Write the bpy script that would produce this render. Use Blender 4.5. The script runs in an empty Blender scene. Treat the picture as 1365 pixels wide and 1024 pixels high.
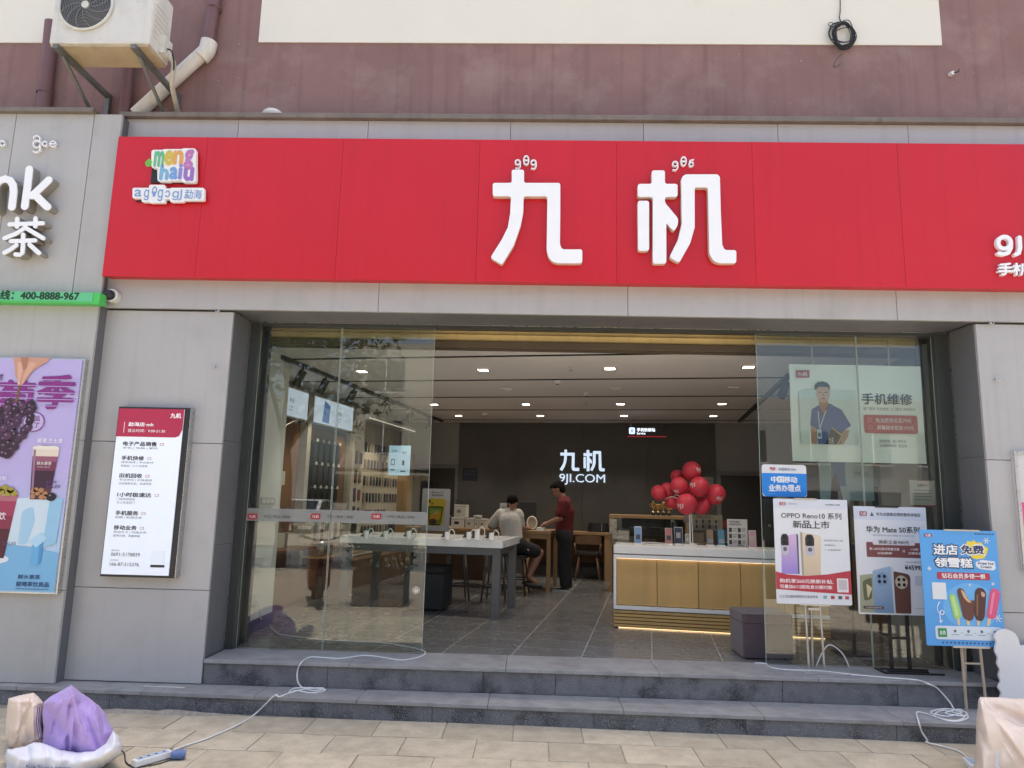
import bpy, math, random
from mathutils import Vector, Matrix, noise
random.seed(7)
R = math.radians
scene = bpy.context.scene

# ------------------------------------------------------------------ camera
F_PX, W_PX, CX, CY = 955.0, 1365.0, 682.5, 512.0
YAW, PIT, ROL, CAM_H = R(1.73), R(9.23), R(1.35), 1.667
FW = Vector((-math.sin(YAW)*math.cos(PIT), math.cos(YAW)*math.cos(PIT), math.sin(PIT)))
R0 = Vector((math.cos(YAW), math.sin(YAW), 0)); U0 = R0.cross(FW)
RT = math.cos(ROL)*R0 + math.sin(ROL)*U0; UP = RT.cross(FW)
CAM = Vector((0, 0, CAM_H))
cd = bpy.data.cameras.new('camera'); cam = bpy.data.objects.new('camera', cd)
scene.collection.objects.link(cam); scene.camera = cam
cd.sensor_width = 36; cd.lens = F_PX/W_PX*36; cd.clip_end = 600; cd.clip_start = 0.05
m3 = Matrix((RT, UP, -FW)).transposed().to_4x4()
cam.matrix_world = Matrix.Translation(CAM) @ m3

# ------------------------------------------------------------------ light
SUN_EL, SUN_AZ = R(77.5), R(180-12)   # noon sun, high behind the building: the front stands in its own shade
SHADE = True
world = bpy.data.worlds.new('World'); scene.world = world; world.use_nodes = True
wn = world.node_tree.nodes; wl = world.node_tree.links
bg = wn['Background']; sky = wn.new('ShaderNodeTexSky'); sky.sky_type = 'NISHITA'
sky.sun_disc = False; sky.sun_elevation = SUN_EL; sky.air_density = 1.0; sky.dust_density = 5.0; sky.ozone_density = .4
sdir = Vector((math.sin(SUN_AZ)*math.cos(SUN_EL), -math.cos(SUN_AZ)*math.cos(SUN_EL), math.sin(SUN_EL)))
sky.sun_rotation = math.atan2(sdir.x, sdir.y)
wl.new(sky.outputs[0], bg.inputs[0]); bg.inputs[1].default_value = 0.15
sd = bpy.data.lights.new('sun', 'SUN'); sd.energy = 3.6; sd.angle = R(.53); sd.color = (1, .97, .92)
sun = bpy.data.objects.new('sun', sd); scene.collection.objects.link(sun)
sun.rotation_euler = (-sdir).to_track_quat('-Z', 'Y').to_euler(); sun.location = (0, -5, 20)
vs = scene.view_settings; vs.view_transform = 'Standard'; vs.look = 'None'; vs.exposure = 1.38; vs.gamma = 1; vs.use_curve_mapping = False
scene.cycles.max_bounces = 8; scene.cycles.transparent_max_bounces = 16; scene.cycles.use_denoising = True
scene.cycles.sample_clamp_indirect = 6

# ------------------------------------------------------------------ frames and pixel helpers
T_I = R(9.28)                                   # the shop's interior is turned against its front
MI = Matrix.Rotation(-T_I, 4, 'Z')
DI = Vector((math.sin(T_I), math.cos(T_I), 0)); UI = Vector((math.cos(T_I), -math.sin(T_I), 0))
def ray(x, y): return FW*F_PX + RT*(x-CX) - UP*(y-CY)
def wy(x, y, Y): d = ray(x, y); return CAM + d*(Y/d.y)
def wz(x, y, Z): d = ray(x, y); return CAM + d*((Z-CAM_H)/d.z)
def toI(p): return Vector((p.dot(UI), p.dot(DI), p.z))
def iv(x, y, v): d = ray(x, y); return toI(CAM + d*(v/d.dot(DI)))
def iu(x, y, u): d = ray(x, y); return toI(CAM + d*(u/d.dot(UI)))
def iz(x, y, z): return toI(wz(x, y, z))
ZF = .336; Z1 = .139; YF = 6.04; YG = 6.49; YW = 6.42; CEIL = 3.14

# ------------------------------------------------------------------ materials
def lin(h):
    h = h.lstrip('#'); c = [int(h[i:i+2], 16)/255 for i in (0, 2, 4)]
    return [v/12.92 if v <= .04045 else ((v+.055)/1.055)**2.4 for v in c]
MATS = {}
def mat(name, col, rough=.6, metal=0, var=.06, scale=6, bump=0, bscale=60, spec=.5, emit=0, rnd=0, streak=0, stretch=(1, 1, 1), dirt=None, fleck=None, sheen=0, wave=0):
    """Principled material; colour varied by noise, optional random tint for each object, dirt blotches and flecks."""
    if name in MATS: return MATS[name]
    m = bpy.data.materials.new(name); m.use_nodes = True; MATS[name] = m
    nt = m.node_tree; N = nt.nodes; L = nt.links; b = N['Principled BSDF']
    c = lin(col) if isinstance(col, str) else list(col)
    b.inputs['Roughness'].default_value = rough; b.inputs['Metallic'].default_value = metal
    b.inputs['Specular IOR Level'].default_value = spec
    tc = N.new('ShaderNodeTexCoord'); mp = N.new('ShaderNodeMapping'); L.new(tc.outputs['Object'], mp.inputs[0])
    mp.inputs['Scale'].default_value = stretch
    oi = N.new('ShaderNodeObjectInfo')
    ad = N.new('ShaderNodeVectorMath'); ad.operation = 'ADD'; L.new(mp.outputs[0], ad.inputs[0])
    cx = N.new('ShaderNodeCombineXYZ'); ml = N.new('ShaderNodeMath'); ml.operation = 'MULTIPLY'; ml.inputs[1].default_value = 37.0 if rnd else 0
    L.new(oi.outputs['Random'], ml.inputs[0]); L.new(ml.outputs[0], cx.inputs[0]); L.new(cx.outputs[0], ad.inputs[1])
    V = ad.outputs[0]
    def noisef(s, det=4, rg=.55):
        n = N.new('ShaderNodeTexNoise'); n.inputs['Scale'].default_value = s; n.inputs['Detail'].default_value = det
        n.inputs['Roughness'].default_value = rg; L.new(V, n.inputs['Vector']); return n.outputs['Fac']
    def mixc(fac, a, bcol, mode='MIX'):
        x = N.new('ShaderNodeMix'); x.data_type = 'RGBA'; x.blend_type = mode; x.clamp_result = True
        for sock, val in ((x.inputs['Factor'], fac), (x.inputs[6], a), (x.inputs[7], bcol)):
            if hasattr(val, 'links'): L.new(val, sock)
            elif isinstance(val, (int, float)): sock.default_value = val
            else: sock.default_value = (*val[:3], 1)
        return x.outputs[2]
    def ramp(fac, p0, p1):
        r = N.new('ShaderNodeMapRange'); r.inputs[1].default_value = p0; r.inputs[2].default_value = p1; r.clamp = True
        L.new(fac, r.inputs[0]); return r.outputs[0]
    cur = mixc(ramp(noisef(scale), .3, .7), [v*(1-var) for v in c], [min(1, v*(1+var)) for v in c])
    if rnd:
        cur = mixc(oi.outputs['Random'], [1-rnd]*3, [1+0*rnd]*3) if False else cur
        hv = N.new('ShaderNodeHueSaturation'); L.new(cur, hv.inputs['Color'])
        r = N.new('ShaderNodeMapRange'); r.inputs[3].default_value = 1-rnd; r.inputs[4].default_value = 1+rnd; L.new(oi.outputs['Random'], r.inputs[0]); L.new(r.outputs[0], hv.inputs['Value'])
        cur = hv.outputs[0]
    if streak:
        mp2 = N.new('ShaderNodeMapping'); mp2.inputs['Scale'].default_value = (14, 14, .35); L.new(V, mp2.inputs[0])
        n2 = N.new('ShaderNodeTexNoise'); n2.inputs['Scale'].default_value = 1; n2.inputs['Detail'].default_value = 5; L.new(mp2.outputs[0], n2.inputs['Vector'])
        cur = mixc(ramp(n2.outputs['Fac'], .52, .78), cur, [v*(1-streak) for v in c])
    if dirt:
        dc, ds, p0, p1, amt = dirt
        x = N.new('ShaderNodeMath'); x.operation = 'MULTIPLY'; x.inputs[1].default_value = amt; L.new(ramp(noisef(ds, 8, .65), p0, p1), x.inputs[0])
        cur = mixc(x.outputs[0], cur, lin(dc))
    if fleck:
        fc, fs, p0, p1 = fleck
        cur = mixc(ramp(noisef(fs, 1, .5), p0, p1), cur, lin(fc))
    L.new(cur, b.inputs['Base Color'])
    if bump:
        bn = N.new('ShaderNodeBump'); bn.inputs['Strength'].default_value = bump; bn.inputs['Distance'].default_value = .01
        L.new(noisef(bscale, 6), bn.inputs['Height']); L.new(bn.outputs[0], b.inputs['Normal'])
    if wave:                                     # slight buckling of thin sheet
        bw = N.new('ShaderNodeBump'); bw.inputs['Strength'].default_value = wave; bw.inputs['Distance'].default_value = .05
        L.new(noisef(1.3, 2), bw.inputs['Height'])
        if b.inputs['Normal'].links: L.new(b.inputs['Normal'].links[0].from_socket, bw.inputs['Normal'])
        L.new(bw.outputs[0], b.inputs['Normal'])
    rr = ramp(noisef(scale*2.3), .3, .7); r2 = N.new('ShaderNodeMapRange'); r2.inputs[3].default_value = max(.02, rough-.06); r2.inputs[4].default_value = min(1, rough+.08)
    L.new(rr, r2.inputs[0]); L.new(r2.outputs[0], b.inputs['Roughness'])
    if sheen: b.inputs['Sheen Weight'].default_value = sheen
    if emit:
        L.new(cur, b.inputs['Emission Color']); b.inputs['Emission Strength'].default_value = emit
    return m
def ink(h, emit=0, rough=.5):                    # flat print / plastic of one colour
    k = 'ink_'+h.strip('#')+('_lit%d' % int(emit*100) if emit else '')
    if k in MATS: return MATS[k]
    m = bpy.data.materials.new(k); m.use_nodes = True; MATS[k] = m; b = m.node_tree.nodes['Principled BSDF']
    c = [v*.88 for v in lin(h)]
    b.inputs['Base Color'].default_value = (*c, 1); b.inputs['Roughness'].default_value = rough
    if emit: b.inputs['Emission Color'].default_value = (*c, 1); b.inputs['Emission Strength'].default_value = emit
    return m
def grad_ink(name, h0, h1, z0, z1, rough=.5, axis=2, emit=0):   # printed gradient between two local heights
    m = bpy.data.materials.new(name); m.use_nodes = True; nt = m.node_tree; N = nt.nodes; L = nt.links; b = N['Principled BSDF']
    tc = N.new('ShaderNodeTexCoord'); sp = N.new('ShaderNodeSeparateXYZ'); L.new(tc.outputs['Object'], sp.inputs[0])
    mr = N.new('ShaderNodeMapRange'); mr.inputs[1].default_value = z0; mr.inputs[2].default_value = z1; L.new(sp.outputs[axis], mr.inputs[0])
    mx = N.new('ShaderNodeMix'); mx.data_type = 'RGBA'; L.new(mr.outputs[0], mx.inputs[0])
    mx.inputs[6].default_value = (*[v*.88 for v in lin(h0)], 1); mx.inputs[7].default_value = (*[v*.88 for v in lin(h1)], 1)
    L.new(mx.outputs[2], b.inputs['Base Color']); b.inputs['Roughness'].default_value = rough
    if emit: L.new(mx.outputs[2], b.inputs['Emission Color']); b.inputs['Emission Strength'].default_value = emit
    return m
def lamp_mat(name, h, s):
    if name in MATS: return MATS[name]
    m = bpy.data.materials.new(name); m.use_nodes = True; MATS[name] = m; b = m.node_tree.nodes['Principled BSDF']
    b.inputs['Base Color'].default_value = (.8, .8, .8, 1); b.inputs['Emission Color'].default_value = (*lin(h), 1); b.inputs['Emission Strength'].default_value = s
    return m
def glass_mat(name, tint, ior=1.5, boost=1.0):
    m = bpy.data.materials.new(name); m.use_nodes = True; nt = m.node_tree; N = nt.nodes; L = nt.links
    N.remove(N['Principled BSDF']); out = N['Material Output']
    tr = N.new('ShaderNodeBsdfTransparent'); tr.inputs[0].default_value = (*tint, 1)
    gl = N.new('ShaderNodeBsdfGlossy'); gl.inputs['Roughness'].default_value = 0; gl.inputs[0].default_value = (1, 1, 1, 1)
    fr = N.new('ShaderNodeFresnel'); fr.inputs['IOR'].default_value = ior
    mx = N.new('ShaderNodeMixShader'); L.new(fr.outputs[0], mx.inputs[0]); L.new(tr.outputs[0], mx.inputs[1]); L.new(gl.outputs[0], mx.inputs[2])
    tc = N.new('ShaderNodeTexCoord'); nz = N.new('ShaderNodeTexNoise'); nz.inputs['Scale'].default_value = 3.5; nz.inputs['Detail'].default_value = 8; nz.inputs['Roughness'].default_value = .7
    L.new(tc.outputs['Object'], nz.inputs['Vector']); mr = N.new('ShaderNodeMapRange'); mr.inputs[1].default_value = .45; mr.inputs[2].default_value = .8; mr.inputs[3].default_value = .001; mr.inputs[4].default_value = .016
    L.new(nz.outputs['Fac'], mr.inputs[0]); df = N.new('ShaderNodeBsdfDiffuse'); df.inputs[0].default_value = (.55, .56, .53, 1)
    m2 = N.new('ShaderNodeMixShader'); L.new(mr.outputs[0], m2.inputs[0]); L.new(mx.outputs[0], m2.inputs[1]); L.new(df.outputs[0], m2.inputs[2])
    L.new(m2.outputs[0], out.inputs[0]); MATS[name] = m; return m

# ------------------------------------------------------------------ mesh builder
def rounded(poly, r, seg=4):
    """Round the corners of a 2D polygon."""
    out = []; n = len(poly)
    for i in range(n):
        p0, p1, p2 = Vector(poly[i-1]), Vector(poly[i]), Vector(poly[(i+1) % n])
        a, b = p0-p1, p2-p1; la, lb = a.length, b.length
        if la < 1e-9 or lb < 1e-9: continue
        ang = a.angle(b, math.pi)
        if ang > R(160): out.append(p1); continue
        k = min(r, la*.45, lb*.45); s, e = p1+a*(k/la), p1+b*(k/lb)
        for j in range(seg+1):
            q = j/seg; out.append((1-q)**2*s + 2*q*(1-q)*p1 + q*q*e)
    return [(p.x, p.y) for p in out]
def rrect(x0, z0, x1, z1, r, seg=4): return rounded([(x0, z0), (x1, z0), (x1, z1), (x0, z1)], r, seg)
def ellipse(cx, cz, rx, rz, n=24): return [(cx+rx*math.cos(2*math.pi*i/n), cz+rz*math.sin(2*math.pi*i/n)) for i in range(n)]
def smooth_path(pts, k=6, closed=False):
    pts = [Vector(p) for p in pts]; n = len(pts); out = []
    rng = range(n) if closed else range(n-1)
    for i in rng:
        g = lambda j: pts[j % n] if closed else pts[max(0, min(n-1, j))]
        a, b, c, d = g(i-1), g(i), g(i+1), g(i+2)
        for j in range(k):
            t = j/k; out.append(.5*((2*b)+(c-a)*t+(2*a-5*b+4*c-d)*t*t+(3*b-a-3*c+d)*t**3))
    if not closed: out.append(pts[-1])
    return out
from mathutils.geometry import tessellate_polygon
class MB:
    def __init__(s): s.v = []; s.f = []
    def add(s, vs, fs):
        o = len(s.v); s.v += [Vector(v) for v in vs]; s.f += [[i+o for i in f] for f in fs]; return s
    def box(s, x0, x1, y0, y1, z0, z1):
        return s.add([(x0, y0, z0), (x1, y0, z0), (x1, y1, z0), (x0, y1, z0), (x0, y0, z1), (x1, y0, z1), (x1, y1, z1), (x0, y1, z1)],
                     [(0, 3, 2, 1), (4, 5, 6, 7), (0, 1, 5, 4), (1, 2, 6, 5), (2, 3, 7, 6), (3, 0, 4, 7)])
    def obox(s, c, size, rot=None):
        c = Vector(c); h = Vector(size)*.5; M = rot or Matrix.Identity(3)
        k = len(s.v); s.box(-h.x, h.x, -h.y, h.y, -h.z, h.z)
        for i in range(k, len(s.v)): s.v[i] = M @ s.v[i] + c
        return s
    def prism(s, poly, a0, a1, axis='y'):
        """Extrude a 2D polygon. axis y: poly in (x,z); axis z: poly in (x,y); axis x: poly in (y,z)."""
        mp = {'y': lambda p, a: (p[0], a, p[1]), 'z': lambda p, a: (p[0], p[1], a), 'x': lambda p, a: (a, p[0], p[1])}[axis]
        area = sum(poly[i-1][0]*poly[i][1]-poly[i][0]*poly[i-1][1] for i in range(len(poly)))
        if area < 0: poly = poly[::-1]
        n = len(poly); vs = [mp(p, a0) for p in poly]+[mp(p, a1) for p in poly]
        tri = tessellate_polygon([[Vector((p[0], p[1], 0)) for p in poly]])
        fs = []
        for t in tri:
            t = list(t); q = [poly[i] for i in t]
            if (q[1][0]-q[0][0])*(q[2][1]-q[0][1])-(q[1][1]-q[0][1])*(q[2][0]-q[0][0]) < 0: t = t[::-1]
            fl = axis == 'y'
            fs.append(t if fl else t[::-1]); fs.append([i+n for i in (t[::-1] if fl else t)])
        for i in range(n):
            j = (i+1) % n; fs.append([i, i+n, j+n, j] if axis == 'y' else [i, j, j+n, i+n])
        if a1 < a0: fs = [f[::-1] for f in fs]
        return s.add(vs, fs)
    def cyl(s, p0, p1, r0, r1=None, n=16, cap=True):
        r1 = r0 if r1 is None else r1; p0, p1 = Vector(p0), Vector(p1); d = (p1-p0).normalized()
        a = d.orthogonal().normalized(); b = d.cross(a); vs = []
        for p, r in ((p0, r0), (p1, r1)): vs += [p+(a*math.cos(2*math.pi*i/n)+b*math.sin(2*math.pi*i/n))*r for i in range(n)]
        fs = [[i, (i+1) % n, (i+1) % n+n, i+n] for i in range(n)]
        if cap: fs += [list(range(n))[::-1], [i+n for i in range(n)]]
        return s.add(vs, fs)
    def tube(s, pts, r, n=8, closed=False):
        pts = [Vector(p) for p in pts]; m = len(pts); vs = []; fs = []; up = None
        rad = r if isinstance(r, (list, tuple)) else [r]*m
        for i, p in enumerate(pts):
            d = (pts[(i+1) % m]-pts[i-1]) if closed else (pts[min(i+1, m-1)]-pts[max(i-1, 0)])
            d.normalize()
            if up is None: up = d.orthogonal().normalized()
            up = up-d*up.dot(d)
            if up.length < 1e-6: up = d.orthogonal()
            up.normalize(); b = d.cross(up)
            vs += [p+(up*math.cos(2*math.pi*k/n)+b*math.sin(2*math.pi*k/n))*rad[i] for k in range(n)]
        for i in range(m if closed else m-1):
            j = (i+1) % m
            for k in range(n): fs.append([i*n+k, i*n+(k+1) % n, j*n+(k+1) % n, j*n+k])
        if not closed: fs += [list(range(n))[::-1], [(m-1)*n+k for k in range(n)]]
        return s.add(vs, fs)
    def sphere(s, c, r, nu=20, nv=12):
        c = Vector(c); rx, ry, rz = (r, r, r) if isinstance(r, (int, float)) else r
        vs = [c+Vector((0, 0, -rz))]; fs = []
        for j in range(1, nv):
            a = -math.pi/2+math.pi*j/nv
            vs += [c+Vector((rx*math.cos(a)*math.cos(2*math.pi*i/nu), ry*math.cos(a)*math.sin(2*math.pi*i/nu), rz*math.sin(a))) for i in range(nu)]
        vs.append(c+Vector((0, 0, rz))); t = len(vs)-1
        for i in range(nu):
            fs.append([0, 1+(i+1) % nu, 1+i]); fs.append([t, t-nu+i, t-nu+(i+1) % nu])
        for j in range(nv-2):
            for i in range(nu): a = 1+j*nu; fs.append([a+i, a+(i+1) % nu, a+nu+(i+1) % nu, a+nu+i])
        return s.add(vs, fs)
    def lathe(s, prof, c=(0, 0, 0), n=24):
        c = Vector(c); vs = []; fs = []
        for r, z in prof: vs += [c+Vector((r*math.cos(2*math.pi*i/n), r*math.sin(2*math.pi*i/n), z)) for i in range(n)]
        for j in range(len(prof)-1):
            for i in range(n): fs.append([j*n+i, j*n+(i+1) % n, (j+1)*n+(i+1) % n, (j+1)*n+i])
        fs += [list(range(n))[::-1], [(len(prof)-1)*n+i for i in range(n)]]
        return s.add(vs, fs)
    def grid(s, fn, nu, nv, wrap=False):
        vs = [fn(i/(nu if wrap else nu-1), j/(nv-1)) for j in range(nv) for i in range(nu)]; fs = []
        for j in range(nv-1):
            for i in range(nu if wrap else nu-1): k = (i+1) % nu; fs.append([j*nu+i, j*nu+k, (j+1)*nu+k, (j+1)*nu+i])
        return s.add(vs, fs)
    def move(s, d): d = Vector(d); s.v = [v+d for v in s.v]; return s

COL = scene.collection
OFF = {}
def meta(o, label=None, cat=None, group=None, kind=None):
    if label: o['label'] = label
    if cat: o['category'] = cat
    if group: o['group'] = group
    if kind: o['kind'] = kind
    return o
def mesh_from(mb, name, off, m, smooth):
    me = bpy.data.meshes.new(name); o = Vector(off)
    me.from_pydata([tuple(v-o) for v in mb.v], [], mb.f)
    if m: me.materials.append(m)
    if smooth:
        me.shade_smooth()
        if smooth is not True: me.set_sharp_from_angle(angle=R(smooth))
    me.update(); return me
def finish(o, bevel):
    if bevel:
        b = o.modifiers.new('bevel', 'BEVEL'); b.width = bevel; b.segments = 2; b.limit_method = 'ANGLE'; b.angle_limit = R(40)
def thing(name, label, cat, loc=(0, 0, 0), group=None, frame='W', rz=0, rx=0, local=False):
    o = bpy.data.objects.new(name, None); COL.objects.link(o); o.empty_display_size = .1
    l = Vector(loc); o.location = MI @ l if frame == 'I' else l
    o.rotation_euler = (rx, 0, rz-(T_I if frame == 'I' else 0))
    OFF[o.name] = Vector((0, 0, 0)) if (local or rz or rx) else l
    return meta(o, label, cat, group)
def part(mb, name, m, parent, smooth=False, bevel=0, label=None, kind=None):
    off = OFF[parent.name]; me = mesh_from(mb, name, off, m, smooth)
    o = bpy.data.objects.new(name, me); COL.objects.link(o); o.parent = parent; OFF[o.name] = off; finish(o, bevel)
    if label: o['label'] = label
    if kind: o['kind'] = kind
    return o
def solo(mb, name, m, label=None, cat=None, loc=(0, 0, 0), group=None, frame='W', smooth=False, bevel=0, kind=None):
    l = Vector(loc); me = mesh_from(mb, name, l, m, smooth); o = bpy.data.objects.new(name, me); COL.objects.link(o)
    o.location = MI @ l if frame == 'I' else l
    if frame == 'I': o.rotation_euler = (0, 0, -T_I)
    OFF[o.name] = l; finish(o, bevel); return meta(o, label, cat, group, kind)
def copy_part(src, parent, loc=None, rot=None, name=None):
    c = src.copy(); COL.objects.link(c); c.parent = parent; c.name = name or src.name.split('.')[0]
    if loc is not None: c.location = loc
    if rot is not None: c.rotation_euler = rot
    OFF[c.name] = OFF[src.name]; return c
def copy_thing(root, loc, label, frame='W', rz=0):
    r = root.copy(); COL.objects.link(r); r.location = MI @ Vector(loc) if frame == 'I' else loc
    r.rotation_euler = (0, 0, rz-(T_I if frame == 'I' else 0)); r['label'] = label
    for ch in list(root.children):
        c = ch.copy(); COL.objects.link(c); c.parent = r
        for g in list(ch.children):
            d = g.copy(); COL.objects.link(d); d.parent = c
    OFF[r.name] = Vector((0, 0, 0)); return r

# ------------------------------------------------------------------ lettering (built-in font, turned to mesh)
TXT = {}
def text_mb(s, bold=0, ext=0):
    """Flat or extruded letters in the x,z plane facing -y, scaled later. Returns MB with bounds from 0."""
    key = (s, 0, ext)
    if key not in TXT:
        cu = bpy.data.curves.new('letters', 'FONT'); cu.body = s; cu.size = 1; cu.extrude = 0; cu.resolution_u = 3
        ob = bpy.data.objects.new('letters', cu)
        me = bpy.data.meshes.new_from_object(ob)
        TXT[key] = ([v.co.copy() for v in me.vertices], [list(p.vertices) for p in me.polygons])
        bpy.data.meshes.remove(me); bpy.data.objects.remove(ob); bpy.data.curves.remove(cu)
    return TXT[key]
def text(s, x0, x1, z0, z1, y, parent, m, bold=0, ext=0, name='lettering', keep=False, align='c', smooth=False):
    if len(s) > 1 and not ext and z1-z0 > .05 and all(ord(ch) > 0x3000 for ch in s):   # large characters: each its own part
        g = (x1-x0)/len(s)
        for i, ch in enumerate(s): text(ch, x0+g*(i+.03), x0+g*(i+.97), z0, z1, y, parent, m, bold, ext, name)
        return None
    vs, fs = text_mb(s, bold, ext)
    if not vs: return None
    ax0, ax1 = min(v.x for v in vs), max(v.x for v in vs); ay0, ay1 = min(v.y for v in vs), max(v.y for v in vs)
    sx = (x1-x0)/max(1e-6, ax1-ax0); sz = (z1-z0)/max(1e-6, ay1-ay0)
    if keep: sx = sz = min(sx, sz)
    w, h = (ax1-ax0)*sx, (ay1-ay0)*sz; ox = x0 if align == 'l' else (x0+x1-w)/2; oz = (z0+z1-h)/2
    mb = MB(); P = [(ox+(v.x-ax0)*sx, y, oz+(v.y-ay0)*sz) for v in vs]
    if bold and not ext:                         # heavier weight: the same letters again, shifted by a hair
        for k, (da, db) in enumerate(((-1, 0), (1, 0), (0, -1), (0, 1), (-.7, .7), (.7, -.7))):
            mb.add([(p[0]+da*bold*sx, y-.00006*(k+1), p[2]+db*bold*sz) for p in P], fs)
    else: mb.add(P, fs)
    if ext:
        from collections import Counter
        e = Counter(); n = len(P)
        for f in fs:
            for i in range(len(f)): e[(f[i-1], f[i])] += 1
        side = [(b, a, a+n, b+n) for (a, b) in e if (b, a) not in e]
        mb.v += [Vector((p[0], y+ext, p[2])) for p in P]; mb.f += [list(q) for q in side]
    off = OFF[parent.name]; mb.v = [v+off for v in mb.v]
    return part(mb, name, m, parent)
def ribbon(pts, w, seg=6):
    """Outline of a round-ended pen stroke through 2D points."""
    pts = [Vector(p) for p in pts]; n = len(pts); L_, R_ = [], []
    for i, p in enumerate(pts):
        d = (pts[min(i+1, n-1)]-pts[max(i-1, 0)]).normalized(); q = Vector((-d.y, d.x))*w/2; L_.append(p+q); R_.append(p-q)
    d1 = (pts[-1]-pts[-2]).normalized(); a1 = math.atan2(d1.y, d1.x); d0 = (pts[0]-pts[1]).normalized(); a0 = math.atan2(d0.y, d0.x)
    cap1 = [pts[-1]+Vector((math.cos(a1+math.pi/2-math.pi*k/seg), math.sin(a1+math.pi/2-math.pi*k/seg)))*w/2 for k in range(1, seg)]
    cap0 = [pts[0]+Vector((math.cos(a0+math.pi/2-math.pi*k/seg), math.sin(a0+math.pi/2-math.pi*k/seg)))*w/2 for k in range(1, seg)]
    return [(p.x, p.y) for p in L_+cap1+R_[::-1]+cap0]
def arc(cx, cy, r, a0, a1, n=12, ry=None): return [(cx+r*math.cos(R(a0+(a1-a0)*k/n)), cy+(ry or r)*math.sin(R(a0+(a1-a0)*k/n))) for k in range(n+1)]
def pen(strokes, conv, w, Y0, Y1, parent, m, name='sign_letter', side=None):
    """Raised letter from pen strokes given in picture units; conv turns them into points of the face plane."""
    mb = MB(); sb_ = MB()
    for k, st_ in enumerate(strokes):
        q = ribbon([(v.x, v.z) for v in (conv(x, y) for x, y in st_)], w)
        mb.prism(q, Y0-.00008*k, Y0+.010)
        sb_.prism(q, Y0+.0102+.00008*k, Y1)
    f_ = part(mb, name, m, parent); part(sb_, 'letter_return', side or m, f_); return f_
class Board:
    """2D drawing on a board: fractions of its width and height from the top left, layers in front of the face."""
    def __init__(s, parent, w, h, x0=0, z0=0, y=0): s.p, s.w, s.h, s.x0, s.z0, s.y = parent, w, h, x0, z0, y
    def X(s, f): return s.x0+f*s.w
    def Z(s, f): return s.z0+(1-f)*s.h
    def poly(s, pts, m, k=1, name='printed_shape', r=0, smoothk=0):
        P = [(s.X(a), s.Z(b)) for a, b in pts]
        if smoothk: P = [(p.x, p.y) for p in smooth_path([(a, b, 0) for a, b in P], smoothk, True)]
        if r: P = rounded(P, r)
        mb = MB().prism(P, s.y-.0012*k, s.y-.0012*k+.0004); mb.move(OFF[s.p.name]); return part(mb, name, m, s.p)
    def rect(s, a0, b0, a1, b1, m, k=1, name='printed_field', r=0): return s.poly([(a0, b0), (a1, b0), (a1, b1), (a0, b1)], m, k, name, r)
    def oval(s, a, b, ra, rb, m, k=1, name='printed_disc', n=20): return s.poly([(a+ra*math.cos(2*math.pi*i/n), b+rb*math.sin(2*math.pi*i/n)) for i in range(n)], m, k, name)
    def text(s, t, a0, b0, a1, b1, m, k=2, bold=0, keep=False, align='c'):
        return text(t, s.X(a0), s.X(a1), s.Z(b1), s.Z(b0), s.y-.0012*k, s.p, m, bold, 0, 'lettering', keep, align)
# ================================================================== MATERIALS OF THE PLACE
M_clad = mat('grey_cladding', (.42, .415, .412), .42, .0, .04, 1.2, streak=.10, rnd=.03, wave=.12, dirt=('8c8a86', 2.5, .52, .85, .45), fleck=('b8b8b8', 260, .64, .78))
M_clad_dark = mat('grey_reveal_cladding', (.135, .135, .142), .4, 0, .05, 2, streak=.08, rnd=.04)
M_clad_n = mat('neighbour_cladding', (.42, .415, .40), .5, 0, .04, 1.2, streak=.12, rnd=.03, wave=.12, dirt=('8c8a84', 2.5, .52, .85, .45))
M_red = mat('red_sign_panel', (.54, .0045, .014), .36, 0, .04, .8, streak=.10, rnd=.03, wave=.06, spec=.5)
M_maroon = mat('maroon_render', (.245, .142, .130), .85, 0, .12, 1.3, bump=.3, bscale=90, streak=.22, dirt=('a8948c', 2.0, .50, .8, .55), fleck=('c4b6b0', 40, .78, .83))
M_cream = mat('cream_render', (.74, .71, .62), .85, 0, .02, 1.2, bump=.15, bscale=80, dirt=('b0a890', 3, .62, .85, .25))
M_lip = mat('fascia_capping', (.17, .145, .12), .5, 0, .2, 5, streak=.3)
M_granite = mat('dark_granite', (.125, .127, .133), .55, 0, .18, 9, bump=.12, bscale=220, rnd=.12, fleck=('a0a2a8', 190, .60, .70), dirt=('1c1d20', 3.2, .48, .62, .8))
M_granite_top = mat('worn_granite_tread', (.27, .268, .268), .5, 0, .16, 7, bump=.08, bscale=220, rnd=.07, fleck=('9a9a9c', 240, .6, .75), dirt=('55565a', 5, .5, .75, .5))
M_paver = mat('sandstone_paver', (.425, .375, .28), .85, 0, .13, 7, bump=.3, bscale=70, rnd=.13, dirt=('8f8672', 4.5, .48, .72, .7), fleck=('6a5c48', 90, .66, .8))
M_joint = mat('sand_joint', (.255, .225, .175), .95, 0, .25, 30, bump=.4, bscale=150)
M_frame = mat('dark_door_frame', (.055, .062, .060), .35, .3, .08, 3)
M_white_plastic = mat('white_plastic', (.74, .74, .72), .4, 0, .03, 6)
M_dirty_white = mat('weathered_white_metal', (.62, .61, .56), .5, 0, .08, 5, dirt=('8d8672', 5, .55, .8, .5), streak=.12)
M_black = mat('black_plastic', (.018, .018, .02), .45, 0, .1, 6)
M_black_metal = mat('black_painted_metal', (.02, .02, .021), .4, .2, .1, 8)
M_steel = mat('brushed_steel', (.55, .55, .54), .3, .9, .06, 12)
M_letter = mat('white_acrylic_face', (.84, .86, .88), .55, 0, .005, 3)
M_letter_side = mat('cream_letter_return', (.62, .52, .42), .5, 0, .06, 6)

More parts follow.
